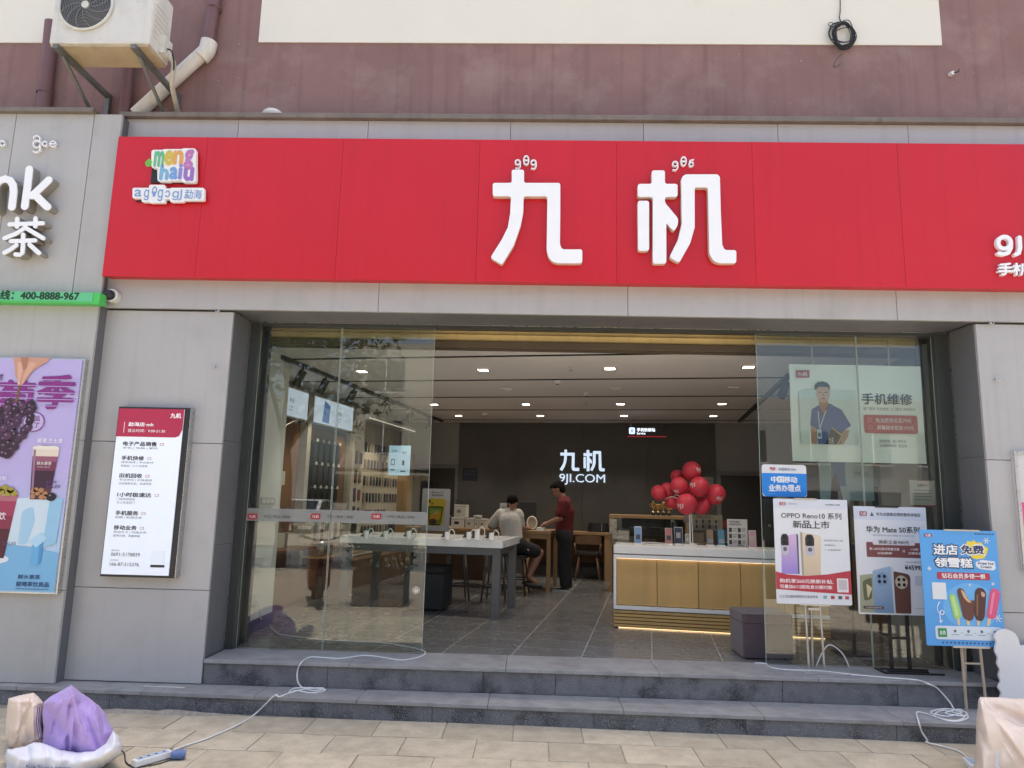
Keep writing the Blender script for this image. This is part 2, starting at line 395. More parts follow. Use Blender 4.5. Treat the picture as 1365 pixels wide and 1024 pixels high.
# ================================================================== GROUND (setting)
gm = mat('bare_ground', (.22, .2, .17), .95, 0, .15, .6)
solo(MB().box(-200, 200, -200, 200, -1.2, -.16), 'ground', gm, kind='structure')
M_asphalt = mat('asphalt', (.17, .165, .155), .9, 0, .15, 3, bump=.3, bscale=200)
solo(MB().box(-90, 90, -11.5, -3.9, -.159, -.10), 'road', M_asphalt, kind='structure')
# paving beyond the slabs that can be picked apart
def brick_mat():
    m = bpy.data.materials.new('far_paving'); m.use_nodes = True; N = m.node_tree.nodes; L = m.node_tree.links; b = N['Principled BSDF']
    tc = N.new('ShaderNodeTexCoord'); br = N.new('ShaderNodeTexBrick'); L.new(tc.outputs['Object'], br.inputs[0])
    br.inputs['Scale'].default_value = 1; br.inputs['Brick Width'].default_value = .5; br.inputs['Row Height'].default_value = .37; br.inputs['Mortar Size'].default_value = .006
    br.inputs['Color1'].default_value = (.40, .335, .255, 1); br.inputs['Color2'].default_value = (.35, .30, .235, 1); br.inputs['Mortar'].default_value = (.2, .17, .13, 1)
    L.new(br.outputs[0], b.inputs['Base Color']); b.inputs['Roughness'].default_value = .9; return m
M_far_pave = brick_mat()
solo(MB().box(-60, 60, -3.9, 2.4, -.158, -.001), 'pavement', M_far_pave, kind='structure')
solo(MB().box(-60, 60, -60, -11.5, -.157, .0), 'opposite_pavement', M_far_pave, kind='structure')
pave = solo(MB().box(-60, 60, 2.4, 12, -.156, -.0045), 'shopfront_pavement', M_joint, kind='structure')
pm = MB(); pm.prism(rrect(-.2462, -.1812, .2462, .1812, .010, 2), -.04, 0, 'z')
pav_me = []
rows = 9
first = None
for j in range(rows):
    y = 5.372+.185 - j*.37 + (.37 if j == 0 else 0)*0
    n0 = 9 if j < 4 else 10
    for i in range(-n0, n0+1):
        x = i*.5 + (-.10 if j % 2 else .15) + random.uniform(-.002, .002)
        if first is None:
            first = part(pm, 'paver', M_paver, pave, bevel=.004); o = first
        else:
            o = first.copy(); COL.objects.link(o); o.parent = pave
        o.name = 'paver'; o.location = (x, y, random.uniform(-.002, .002)); o.rotation_euler = (random.uniform(-.003, .003), random.uniform(-.003, .003), random.uniform(-.002, .002)-.007)
# loose sand and broken mortar against the step
def rough_patch(name, cx, cy, rx, ry, h, m, seed, lab, z=0.0):
    mb = MB()
    def fn(a, b):
        th = a*2*math.pi; rr = b*(1+.35*noise.noise(Vector((math.cos(th)*2, math.sin(th)*2, seed))))
        x = cx+rx*rr*math.cos(th); y = cy+ry*rr*math.sin(th)
        return Vector((x, y, z+h*max(0, 1-b*b)*(.6+.8*noise.noise(Vector((x*9, y*9, seed))))-.003*(b > .99)))
    mb.grid(fn, 40, 9, True)
    return solo(mb, name, m, lab, 'sand', (cx, cy, 0), kind='stuff', smooth=True)
M_sand = mat('grey_sand', (.30, .27, .22), .98, 0, .2, 30, bump=.6, bscale=160)
p = wz(215, 949, 0); rough_patch('loose_sand', p.x, p.y-.03, .62, .05, .03, M_sand, 3, 'loose grey sand and mortar crumbs along the foot of the lower step')

# ================================================================== STEPS
steps = thing('entrance_steps', 'dark granite entrance steps with two treads below the shop opening', 'steps', (0, 5.72, 0))
fy = lambda x: 5.723-.0267*x
xs = [-5.6, -4.4, -3.25, -1.95, -.72, .50, 1.62, 2.7, 3.75, 5.0, 6.4]
for i in range(len(xs)-1):
    a, b = xs[i]+.0015, xs[i+1]-.0015
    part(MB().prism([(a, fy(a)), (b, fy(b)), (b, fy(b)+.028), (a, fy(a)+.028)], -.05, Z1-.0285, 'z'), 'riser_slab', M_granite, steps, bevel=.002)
xs2 = [-5.6, -4.0, -3.0, -2.1, -1.3, -.3, .72, 1.75, 2.75, 3.75, 5.0, 6.4]
for i in range(len(xs2)-1):
    a, b = xs2[i]+.0015, xs2[i+1]-.0015
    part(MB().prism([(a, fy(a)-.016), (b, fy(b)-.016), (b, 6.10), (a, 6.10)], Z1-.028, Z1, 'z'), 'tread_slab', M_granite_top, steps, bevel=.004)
part(MB().box(-5.6, 6.4, 5.85, 6.38, -.06, Z1-.03), 'step_core', M_joint, steps)
xs3 = [-2.635, -1.62, -.36, .22, .92, 2.02, 2.92, 3.745]
for i in range(len(xs3)-1):
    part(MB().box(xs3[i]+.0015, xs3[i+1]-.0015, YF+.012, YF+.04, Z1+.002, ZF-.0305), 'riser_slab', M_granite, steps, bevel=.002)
xs4 = [-2.635, -1.45, -.18, 1.05, 2.3, 3.745]
for i in range(len(xs4)-1):
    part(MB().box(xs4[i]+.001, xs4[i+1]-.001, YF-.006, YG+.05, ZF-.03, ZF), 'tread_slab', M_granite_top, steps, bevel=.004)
part(MB().box(-2.63, 3.74, YF+.05, YG+.06, Z1+.002, ZF-.032), 'step_core', M_joint, steps)

# ================================================================== SHOP FRONT BUILDING
b1 = thing('shop_building', 'grey clad shop front below a maroon and cream rendered upper wall', 'building', (0, YF, 0))
# upper wall behind the fascia
part(MB().box(-9, 9, YW, YW+.3, 4.9, 9.2), 'upper_wall', M_maroon, b1)
cl = wy(345, 57, YW); cr = wy(1255, 61, YW)
part(MB().box(cl.x, cr.x, YW-.012, YW-.001, cl.z, 9.2), 'cream_render_panel', M_cream, b1)
c2 = wy(68, 58, YW)
part(MB().box(-9, c2.x, YW-.012, YW-.001, c2.z, 9.2), 'cream_render_panel', M_cream, b1)
# fascia behind and above the red sign
fz0, fz1 = 3.30, 5.06
fx = [-3.80, -2.75, -1.55, -.25, .95, 2.15, 3.3, 4.5, 6.2]
for i in range(len(fx)-1):
    part(MB().box(fx[i]+.002, fx[i+1]-.002, YF+.0, YF+.03, 4.60, fz1), 'fascia_panel', M_clad, b1, bevel=.002)
part(MB().box(-3.84, 6.2, YF-.055, YW-.0, fz1, fz1+.045), 'fascia_capping', M_lip, b1, bevel=.004)
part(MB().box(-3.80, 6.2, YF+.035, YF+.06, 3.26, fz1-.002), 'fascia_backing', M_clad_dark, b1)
hx = [-3.795, -1.36, .80, 3.08, 5.3]
hb = wy(340, 413, YF-.04).z
for i in range(len(hx)-1):
    part(MB().box(hx[i]+.002, hx[i+1]-.002, YF-.04, YF+.0, hb, 3.62), 'header_panel', M_clad, b1, bevel=.002)
# pillars: panels with open joints
def pillar(xa, xb, splits, yfront, m):
    zz = [Z1+.004]+splits+[hb-.012]
    for i in range(len(zz)-1):
        part(MB().box(xa, xb, yfront, yfront+.03, zz[i]+.0025, zz[i+1]-.0025), 'pillar_panel', m, b1, bevel=.002)
pillar(-3.79, -2.643, [.876, 2.087], YF, M_clad)
pillar(3.752, 5.15, [.876, 2.09], YF, M_clad)
pillar(5.156, 6.4, [.876, 2.09], YF, M_clad)
part(MB().box(-3.79, -2.66, YF+.035, YF+.40, .0, 3.3), 'pillar_core', M_clad_dark, b1)
part(MB().box(3.77, 6.4, YF+.035, YF+.40, .0, 3.3), 'pillar_core', M_clad_dark, b1)
# reveals and soffit of the opening
for s, x in ((1, -2.655), (-1, 3.755)):
    za = [ZF+.002, 1.24, 2.12, hb-.002]
    for i in range(3):
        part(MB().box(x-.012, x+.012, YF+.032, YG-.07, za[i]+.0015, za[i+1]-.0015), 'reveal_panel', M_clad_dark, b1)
sx = [-2.64, -1.1, .75, 2.2, 3.74]
for i in range(len(sx)-1):
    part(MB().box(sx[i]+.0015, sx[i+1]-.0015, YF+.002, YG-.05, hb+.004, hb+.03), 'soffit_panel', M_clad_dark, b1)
# metal frame round the glass
for xa, xb in ((-2.64, -2.56), (3.62, 3.74)):
    part(MB().box(xa, xb, YG-.06, YG+.08, ZF+.001, hb-.001), 'frame_post', M_frame, b1, bevel=.003)
part(MB().box(-2.56, 3.62, YG-.045, YG+.06, hb-.028, hb+.003), 'frame_head', M_frame, b1)
part(MB().box(-2.641, -2.6385, YG-.066, YG-.060, ZF+.002, hb-.001), 'frame_trim', M_steel, b1)
part(MB().box(3.7385, 3.741, YG-.066, YG-.060, ZF+.002, hb-.001), 'frame_trim', M_steel, b1)
part(MB().box(-2.63, 3.73, YG-.066, YG-.0605, hb-.006, hb-.002), 'frame_trim', M_steel, b1)
# upper floor mass, kept behind the wall so that light only enters by the opening
M_shell = mat('concrete_shell', (.3, .29, .28), .9)
part(MB().box(-9, 9, YW+.31, 16.5, 3.42, 9.2), 'upper_storeys', M_shell, b1)
part(MB().box(-9, -5.2, YF+.5, 16.5, 0, 3.42), 'side_mass', M_shell, b1)
part(MB().box(6.3, 9, YF+.5, 16.5, 0, 3.42), 'side_mass', M_shell, b1)
part(MB().box(-9, 9, 16.5, 16.7, 0, 9.2), 'rear_wall', M_shell, b1)
# small eye bolts and rain stains on the pillars
def eye_bolt(px, py, lab):
    p = wy(px, py, YF-.01); t = thing('eye_bolt', lab, 'bolt', (p.x, YF-.001, p.z), 'eye bolts in the grey cladding')
    part(MB().cyl((p.x, YF-.001, p.z), (p.x, YF-.03, p.z), .008, n=10), 'shank', M_steel, t, smooth=35)
    ring = [(p.x+.017*math.cos(a*.5), YF-.042+.006*math.sin(a*.5), p.z+.017*math.sin(a*.5)) for a in range(13)]
    part(MB().tube(ring[:-1], .0045, 6, True), 'ring', M_steel, t, smooth=True)
eye_bolt(292, 415, 'small eye bolt at the top right corner of the left pillar')
eye_bolt(286, 489, 'small eye bolt beside the opening on the left pillar, above the lit directory')
eye_bolt(1319, 431, 'small eye bolt just under the header on the right pillar')
eye_bolt(1327, 506, 'small eye bolt on the right pillar, lower of the two')

# ================================================================== RED SHOP SIGN
YS = 5.87
sl = wy(158, 182, YS); sb = wy(135, 368, YS)
sg = thing('shop_sign', 'long red fascia sign with big white characters across the shop front', 'sign', (sl.x, YS, sb.z))
zt, zb = sl.z, sb.z
sx = [sl.x]+[wy(x, 280, YS).x for x in (268, 452, 637, 822, 1005, 1201)]+[5.4]
for i in range(len(sx)-1):
    part(MB().box(sx[i]+.0008, sx[i+1]-.0008, YS, YS+.02, zb, zt), 'sign_panel', M_red, sg, bevel=.0015)
part(MB().box(sl.x+.01, 5.39, YS+.022, YF-.042, zb+.012, zt-.012), 'sign_box', M_red, sg)
GL = {}
def zoomed(pts): return [wy(640+x/3.7917, 180+y/3.79, YS-.05) for x, y in pts]
nine = [(160, 178), (222, 178), (222, 245), (405, 245), (405, 400), (403, 555), (414, 580), (516, 580), (516, 650), (395, 650), (365, 643), (344, 618), (336, 580), (340, 312), (220, 312), (218, 390), (205, 460), (170, 560), (110, 658), (52, 622), (110, 530), (140, 470), (152, 400), (157, 312), (64, 312), (64, 245), (160, 245)]
tree_a = [(867, 182), (933, 182), (933, 250), (997, 250), (997, 315), (933, 315), (933, 345), (1000, 425), (998, 458), (978, 490), (940, 445), (940, 652), (872, 652), (872, 315), (796, 315), (796, 250), (867, 250)]
tree_b = [(796, 335), (853, 335), (853, 587), (798, 587)]
table_c = [(1015, 222), (1033, 202), (1198, 202), (1210, 214), (1215, 400), (1222, 556), (1234, 584), (1293, 584), (1293, 650), (1208, 650), (1176, 637), (1157, 600), (1150, 267), (1083, 267), (1083, 470), (1060, 550), (1005, 648), (955, 620), (1000, 530), (1018, 450)]
GLYPH = [nine, tree_a, tree_b, table_c]
def big_letter(polys, nm):
    face = MB(); side = MB()
    for P in polys:
        q = rounded([(v.x, v.z) for v in zoomed(P)], .022, 4)
        face.prism(q, YS-.062, YS-.050); side.prism(q, YS-.0498, YS-.004)
    f = part(face, nm, M_letter, sg, bevel=.002); part(side, 'letter_return', M_letter_side, f); return f
big_letter([nine], 'sign_letter'); big_letter([tree_a, tree_b, table_c], 'sign_letter')
def sign_text(s, x0, y0, x1, y1, parent, m, Y, bold=.02, ext=.02, name='sign_letter'):
    a = wy(x0, y1, Y); b = wy(x1, y0, Y); o = OFF[parent.name]
    return text(s, a.x-o.x, b.x-o.x, a.z-o.z, b.z-o.z, Y-o.y, parent, m, bold, ext, name)
M_small = mat('small_letter_white', (.78, .78, .80), .4, 0, .02, 4)
zl = lambda x, y: wy(640+x/3.7917, 180+y/3.79, YS-.03)
def gee(cx, cy): return [arc(cx, cy, 12, 0, 360, 14), [(cx+13, cy-2), (cx+13, cy+20), (cx+4, cy+32), (cx-10, cy+30)]]
def theta(cx, cy): return [arc(cx, cy, 13, 0, 360, 16, 22), [(cx-12, cy), (cx+12, cy)]]
for st_ in (gee(190, 137), theta(233, 127), gee(270, 138), gee(986, 145), theta(1029, 132), [arc(1068, 147, 11, 0, 360, 12), [(1057, 147), (1062, 128), (1078, 124)]]):
    pen(st_, zl, .011, YS-.03, YS-.002, sg, M_small)
z9 = lambda x, y: wy(1220+x/8.53, 300+y/8.53, YS-.035)
pen([arc(1018, 200, 72, 0, 360, 20, 68), [(1090, 195), (1088, 260), (1060, 315), (1010, 330), (955, 322)]], z9, .034, YS-.035, YS-.002, sg, M_letter); pen([[(1190, 140), (1195, 260), (1180, 320), (1145, 335)]], z9, .034, YS-.035, YS-.002, sg, M_letter); pen([[(1290, 140), (1290, 335)]], z9, .034, YS-.035, YS-.002, sg, M_letter)
pen([[(1080, 440), (975, 450)], [(965, 485), (1095, 482)], [(955, 525), (1105, 522)], [(1030, 445), (1032, 545), (1020, 562), (990, 560)]], z9, .016, YS-.035, YS-.002, sg, M_letter)
pen([[(1155, 440), (1155, 565)], [(1120, 470), (1190, 468)], [(1152, 480), (1120, 530)], [(1158, 480), (1185, 515)], [(1210, 565), (1222, 520), (1222, 445), (1280, 445), (1280, 550), (1300, 562)]], z9, .016, YS-.035, YS-.002, sg, M_letter)
# multicolour town logo at the left end
lgo = thing('town_logo', 'multicoloured bubble letter logo on white plates at the left end of the red sign', 'logo', tuple(wy(232, 240, YS-.03)), None)
def plate(px, Y0, Y1, m, nm, r=.02):
    q = rounded([(v.x, v.z) for v in [wy(x, y, Y0) for x, y in px]], r); return part(MB().prism(q, Y0, Y1), nm, m, lgo)
M_plate = mat('logo_plate', (.80, .80, .79), .45, 0, .02, 5)
part(MB().box(wy(205, 205, YS-.02).x, wy(260, 205, YS-.02).x, YS-.02, YS-.001, wy(220, 245, YS).z, wy(220, 208, YS).z), 'logo_spacer', M_black, lgo)
part(MB().box(wy(188, 205, YS-.02).x, wy(272, 205, YS-.02).x, YS-.02, YS-.001, wy(220, 270, YS).z, wy(220, 256, YS).z), 'logo_spacer', M_black, lgo)
for ch, x0, x1, y0, y1, c in (('m', 205, 219, 203, 221, '6cc08a'), ('e', 219, 231, 202, 219, 'd8c04a'), ('n', 231, 244, 202, 218, 'e4a85a'), ('g', 245, 258, 201, 225, 'c07ab8'),
                              ('h', 213, 225, 220, 239, '7fb8dc'), ('a', 226, 237, 224, 238, '7aa4dc'), ('i', 238, 243, 219, 238, '8e8ed0'), ('u', 245, 258, 224, 240, 'a074c4')):
    kq = ord(ch) % 17*.00012; plate([(x0-3.2, y0-3.2), (x1+3.2, y0-3.2), (x1+3.2, y1+3.2), (x0-3.2, y1+3.2)], YS-.057-kq, YS-.02, M_plate, 'logo_plate', .026)
    sign_text(ch, x0, y0, x1, y1, lgo, ink(c), YS-.0605, .045, 0, 'logo_letter')
plate([(193, 217), (199, 211), (203, 216), (200, 222), (195, 222)], YS-.0592, YS-.058, ink('6cc04a'), 'logo_leaf', .006)
for s, x0, x1, y0, y1 in (('a', 179, 189, 253, 262), ('\u0261', 191, 199, 253, 267), ('\u03b8\u0261', 201, 218, 249, 268), ('\u0254', 220, 227, 254, 263), ('\u0261J', 229, 243, 253, 267), ('勐海', 245, 270, 253, 265)):
    kq = int(x0) % 13*.00012; plate([(x0-2.4, y0-2.6), (x1+2.4, y0-2.6), (x1+2.4, y1+2.6), (x0-2.4, y1+2.6)], YS-.049-kq, YS-.02, M_plate, 'logo_plate', .018)
    sign_text(s, x0, y0, x1, y1, lgo, ink('7fa6d8'), YS-.052, .01, 0, 'logo_letter')

# ================================================================== DOME CAMERA under the sign
p = wy(149, 394, YF-.08)
dc = thing('dome_camera', 'small white dome security camera under the left end of the red sign', 'camera', (p.x, YF-.04, p.z))
part(MB().cyl((p.x, YF-.041, p.z), (p.x, YF-.085, p.z), .062, .055, 24), 'base', M_dirty_white, dc, smooth=40)
part(MB().sphere((p.x-.012, YF-.10, p.z-.002), .045), 'lens_ball', M_black, dc, smooth=True)
part(MB().tube([(p.x+.05*math.cos(k*.5236), YF-.088, p.z+.05*math.sin(k*.5236)) for k in range(12)], .009, 8, True), 'collar', M_white_plastic, dc, smooth=True)

# ================================================================== NEIGHBOUR TEA SHOP
YN = YF-.13
nb = thing('tea_shop_building', 'light grey clad front of the neighbouring tea shop at the left edge', 'building', (-4.6, YN, 0))
jx = wy(125, 160, YN).x
ntop = wy(60, 152, YN).z
re = wy(163, 155, YN).x
gz = wy(60, 398, YN).z
for xa, xb in ((-7.5, wy(8, 250, YN).x), (wy(8, 250, YN).x+.004, jx), (jx+.004, re)):
    part(MB().box(xa, xb-.002, YN, YN+.03, gz+.02, ntop), 'fascia_panel', M_clad_n, nb, bevel=.002)
part(MB().box(-7.5, jx+.02, YN-.05, YW, ntop, ntop+.04), 'fascia_capping', M_lip, nb, bevel=.004)
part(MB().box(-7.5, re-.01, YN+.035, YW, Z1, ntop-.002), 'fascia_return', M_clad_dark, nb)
rw = re-.01
for xa, xb, za, zb_ in ((-7.5, -4.93, Z1+.004, 1.0), (-4.926, rw, Z1+.004, .86), (-7.5, -4.93, 1.004, gz-.03), (-4.926, rw, .864, 2.08), (-4.926, rw, 2.084, gz-.03)):
    part(MB().box(xa, xb, YN, YN+.03, za, zb_), 'pillar_panel', M_clad_n, nb, bevel=.002)
ns = thing('tea_shop_lettering', 'raised white letters of the tea shop sign on grey panels at the far left', 'sign', tuple(wy(40, 300, YN)))
M_ret = mat('letter_return_grey', (.30, .28, .25), .5, .2, .08, 6)
zc = lambda x, y: wy(x/3.53, 130+y/3.53, YN-.10)
nw = .066
pen([[(-22, 400), (-26, 520)], [(-24, 440)]+arc(18, 440, 44, 180, 360, 10, -55)[0:0]+[(-20, 415), (-4, 392), (22, 382), (46, 390), (60, 412), (63, 445), (55, 515)]], zc, nw, YN-.10, YN-.003, ns, M_letter, 'sign_letter', M_ret)
pen([[(137, 337), (128, 420), (115, 512)], [(228, 388), (195, 420), (150, 462)], [(160, 452), (192, 486), (222, 514)]], zc, nw, YN-.10, YN-.003, ns, M_letter, 'sign_letter', M_ret)
pen([[(44, 597), (120, 594), (200, 591)], [(80, 570), (79, 608)], [(166, 568), (165, 606)], [(118, 612), (75, 640), (20, 662)], [(118, 612), (155, 634), (202, 662)], [(50, 676), (108, 674), (164, 672)], [(108, 645), (107, 700), (104, 732), (92, 740), (72, 738)], [(76, 694), (50, 714), (20, 730)], [(138, 692), (160, 712), (182, 732)]], zc, .037, YN-.10, YN-.003, ns, M_letter, 'sign_letter', M_ret)
z3 = lambda x, y: wy(x/3.53, 130+y/3.53, YN-.03)
pen([[(158, 192)]+arc(172, 190, 14, 200, 340, 8, 10)+[(186, 200), (170, 206)], arc(172, 218, 17, 0, 360, 14), [(186, 225), (188, 245), (172, 258), (155, 254)]], z3, .013, YN-.03, YN-.003, ns, M_small, 'sign_letter')
pen([arc(209, 217, 11, 0, 360, 12)], z3, .013, YN-.03, YN-.003, ns, M_small, 'sign_letter'); pen([arc(248, 218, 13, 40, 360, 14), [(237, 218), (260, 218)]], z3, .012, YN-.03, YN-.003, ns, M_small, 'sign_letter'); pen([arc(8, 215, 12, 0, 360, 12)], z3, .013, YN-.03, YN-.003, ns, M_small, 'sign_letter')
gs = thing('hotline_strip', 'bright green strip sign with a black telephone number below the tea shop letters', 'sign', tuple(wy(60, 398, YN-.1)))
a = wy(132, 403, YN-.10); bz = wy(60, 389, YN-.10).z
part(MB().box(-7.5, a.x, YN-.10, YN-.002, wy(60, 404, YN-.1).z, bz), 'strip', mat('green_strip', (.07, .52, .10), .35, 0, .04, 3), gs, bevel=.003)
part(MB().box(-7.5, wy(124, 397, YN-.101).x, YN-.104, YN-.101, wy(60, 401.5, YN-.1).z, wy(60, 389.6, YN-.1).z), 'face', mat('green_face', (.12, .52, .24), .4, 0, .03, 3), gs)
sign_text('热线：400-8888-967', -14, 388.5, 106, 399, gs, ink('14361c'), YN-.1055, .035, 0, 'lettering')

# tea poster light box
pa = wy(113, 478, YN-.06); pb_ = wy(76, 793, YN-.06)
pw, ph = 1.75, pa.z-pb_.z; px0 = pa.x-pw
tp = thing('tea_poster', 'lilac tea shop poster with grapes and iced drinks on the left wall', 'poster', (px0, YN-.06, pb_.z), local=True)
part(MB().box(0, pw, .012, .059, 0, ph), 'case', M_steel, tp, bevel=.003)
part(MB().box(.014, pw-.02, .002, .011, .012, ph-.012), 'print_sheet', grad_ink('lilac_print', 'b4d6ee', 'c0b4e6', .25, .95), tp)
# only the right third of the sheet is in the picture: fractions below run over that part
visw = pa.x-wy(0, 480, YN-.06).x
B = Board(tp, visw, ph, pw-visw, 0, .0)
B.poly([(-.6, 1), (-.6, .80), (.30, .79), (.97, .83), (.97, .988), (.3, .988)], ink('7fbbe4'), 1, 'printed_floor')
B.poly([(.30, .612), (.80, .60), (.82, .62), (.78, .81), (.26, .80)], ink('d3e6f2'), 2, 'printed_plinth'); B.poly([(.80, .60), (.95, .605), (.93, .79), (.78, .812)], ink('9accea'), 3, 'printed_plinth')
B.poly([(.50, .66), (.62, .64), (.66, .70), (.60, .80), (.50, .80)], ink('a9d2ec'), 3, 'printed_shade', .03)
def slab_char(ch, a0, b0, a1, b1):
    B.text(ch, a0, b0, a1, b1, ink('8a2d86'), 4, .03)
    for k in range(5): B.rect(a0-.03, b0+(b1-b0)*(k+.62)/5, a1+.03, b0+(b1-b0)*(k+.72)/5, ink('c0b4e6'), 5, 'printed_slit')
slab_char('季', .50, .078, .93, .222); slab_char('萄', .03, .105, .46, .245); slab_char('葡', -.46, .12, -.02, .26)
B.text('限时', -.05, .075, .07, .105, ink('5a2a6a'), 5, .02)
# hand holding the stem
B.poly([(.16, .0), (.60, .0), (.57, .018), (.46, .045), (.40, .065), (.35, .10), (.30, .128), (.265, .125), (.245, .10), (.215, .085), (.195, .045)], ink('cf9c84'), 6, 'printed_hand', .012)
B.poly([(.22, .02), (.31, .03), (.285, .085), (.275, .125), (.255, .12), (.245, .085)], ink('e0b29a'), 7, 'printed_finger', .012); B.poly([(.36, .02), (.45, .025), (.38, .07), (.315, .12), (.295, .115), (.32, .07)], ink('dcab92'), 7, 'printed_finger', .012)
B.poly([(.25, .0), (.34, .0), (.33, .05), (.30, .06)], ink('b57f68'), 8, 'printed_shade', .01); B.poly([(.262, .108), (.282, .108), (.28, .124), (.266, .124)], ink('f0cfc0'), 9, 'printed_nail', .004)
B.poly([(.262, .125), (.285, .125), (.295, .16), (.28, .20), (.25, .20), (.262, .16)], ink('7a5a4a'), 6, 'printed_stem')
rg = random.Random(4)
for k in range(84):
    b = .20+.235*(k/84)+rg.uniform(-.008, .008); half = .205*max(.18, 1-((b-.245)/.205)**2 if b > .245 else 1-((.245-b)/.09)**2); ctr_ = .31-.42*(b-.20)
    a = ctr_+half*(rg.random()*2-1)
    c = rg.choice(['3c2438', '4a2c46', '2c1a2a', '563650', '382033'])
    B.oval(a, b, .050, .0165, ink(c), 6+.35*(k % 14), 'printed_grape', 14); B.oval(a-.012, b-.005, .014, .0045, ink('8a6c8c'), 6.2+.35*(k % 14), 'printed_shine', 8)
B.oval(.50, .283, .125, .043, ink('8a4a94'), 5, 'printed_badge', 30); B.oval(.50, .283, .115, .039, ink('c6bae4'), 5.5, 'printed_badge', 30); B.text('新品', .43, .257, .57, .279, ink('8a2d86'), 6, .02); B.text('来了', .43, .285, .57, .307, ink('8a2d86'), 6, .02)
B.text('葡萄芝士茶', .57, .352, .87, .372, ink('f4f0fa'), 5, .015); B.rect(.58, .382, .86, .385, ink('d8d0ee'), 5, 'printed_line')
# layered cup
def cup(x0, x1, xb0, xb1, t0, t1, bands, cap):
    L = lambda f: (x0+(xb0-x0)*f, x1+(xb1-x1)*f)
    for f0, f1, c_ in bands:
        (p0, p1), (q0, q1) = L(f0), L(f1); B.poly([(p0, t0+(t1-t0)*f0), (p1, t0+(t1-t0)*f0), (q1, t0+(t1-t0)*f1), (q0, t0+(t1-t0)*f1)], ink(c_), 4, 'printed_cup')
    (p0, p1), (q0, q1) = L(.0), L(1); B.poly([(p0+.012, t0+.01), (p0+.04, t0+.01), (q0+.035, t1-.01), (q0+.012, t1-.01)], ink('9a7a94'), 5, 'printed_glint', .004)
    B.oval((p0+p1)/2, t0, (p1-p0)/2, .009, ink(cap), 5, 'printed_rim', 24)
cup(.53, .84, .57, .79, .392, .612, [(0, .17, 'e8dccb'), (.17, .27, '9a5a74'), (.27, .45, '7a3556'), (.45, .78, '3c1a34'), (.78, 1, '5a3038')], 'f2eadd')
B.text('鲜水果茶', .60, .452, .77, .467, ink('f4eee8'), 6, .01); B.text('MORE FRUIT', .61, .472, .76, .479, ink('d8c0c8'), 6)
for a, b in ((.60, .60), (.65, .585), (.70, .602), (.74, .588), (.63, .572), (.69, .573), (.755, .60), (.60, .578)): B.oval(a, b, .030, .0105, ink('b9855a'), 6, 'printed_pearl', 12)
B.oval(.815, .60, .058, .0175, ink('201520'), 7, 'printed_grape'); B.oval(.80, .594, .014, .004, ink('907c90'), 8, 'printed_shine', 8)
cup(.06, .43, .10, .36, .59, .858, [(0, .12, 'b8707c'), (.12, .35, 'a83a5c'), (.35, .55, '8c2c4a'), (.55, 1, '541a2a')], 'e4d0d0')
for a, b in ((.20, .572), (.27, .566), (.34, .575), (.14, .58), (.24, .585), (.31, .588), (.38, .588)): B.oval(a, b, .042, .0135, ink('aa9a3e'), 8, 'printed_grape', 12)
B.oval(.23, .862, .19, .020, ink('e2ebf2'), 3, 'printed_saucer'); B.text('茶饮', .17, .668, .33, .70, ink('f2e2e4'), 9, .02); B.text('葡萄', .16, .518, .28, .535, ink('f2ecf6'), 9, .01)
B.poly([(.63, .782), (.75, .748), (.83, .772), (.71, .812)], ink('b6def4'), 5, 'printed_arrow'); B.poly([(.665, .80), (.76, .79), (.755, .885), (.66, .885)], ink('6cb4e4'), 4, 'printed_arrow'); B.poly([(.745, .79), (.79, .782), (.785, .87), (.755, .885)], ink('4f9cd4'), 4.5, 'printed_arrow')
B.text('奶茶', .74, .532, .86, .544, ink('6a3a7a'), 5); B.text('SALES', .74, .55, .90, .563, ink('6a3a7a'), 5, .01); B.text('SALES', .33, .79, .48, .803, ink('4a5a8a'), 5)
B.text('鲜水果茶', .55, .922, .80, .940, ink('2c4a76'), 5, .015); B.text('就喝茶饮良品', .54, .950, .91, .970, ink('2c4a76'), 5, .02); B.rect(.54, .978, .91, .981, ink('4a78a8'), 5, 'printed_line')

# ================================================================== LIT DIRECTORY ON THE LEFT PILLAR
YD = YF-.09
a = wy(158, 543, YD); b = wy(234, 770, YD); c = wy(248, 543, YD)
dw, dh = wy(247, 655, YD).x-wy(150, 655, YD).x, a.z-b.z
dr = thing('service_directory', 'upright lit service directory with red header on the left grey pillar', 'sign', (a.x, YD, b.z), local=True)
dw = c.x-a.x
part(MB().box(-.004, dw+.035, .01, .088, -.008, dh+.008), 'case', M_black, dr, bevel=.004)
part(MB().box(dw+.036, dw+.04, .012, .086, -.004, dh+.004), 'side_trim', M_steel, dr)
part(MB().box(.008, dw-.012, 0, .009, .012, dh-.008), 'lit_face', ink('e4ecf6', .12), dr)
B = Board(dr, dw-.02, dh-.02, .008, .012, 0)
B.poly([(0, 0), (1, 0), (1, .125), (.96, .165), (.90, .175), (0, .175)], ink('b52a4e', .04), 1, 'red_header')
W_ = ink('f4f4f6', .1); K = ink('22242c'); G = ink('70747c')
B.text('九机', .80, .025, .96, .055, W_, 2, .03); B.text('勐海店·mh', .17, .085, .55, .11, W_, 2, .02); B.text('营业时间：9:00-21:30', .17, .127, .74, .147, W_, 2)
B.rect(.105, .085, .112, .15, W_, 2, 'printed_rule')
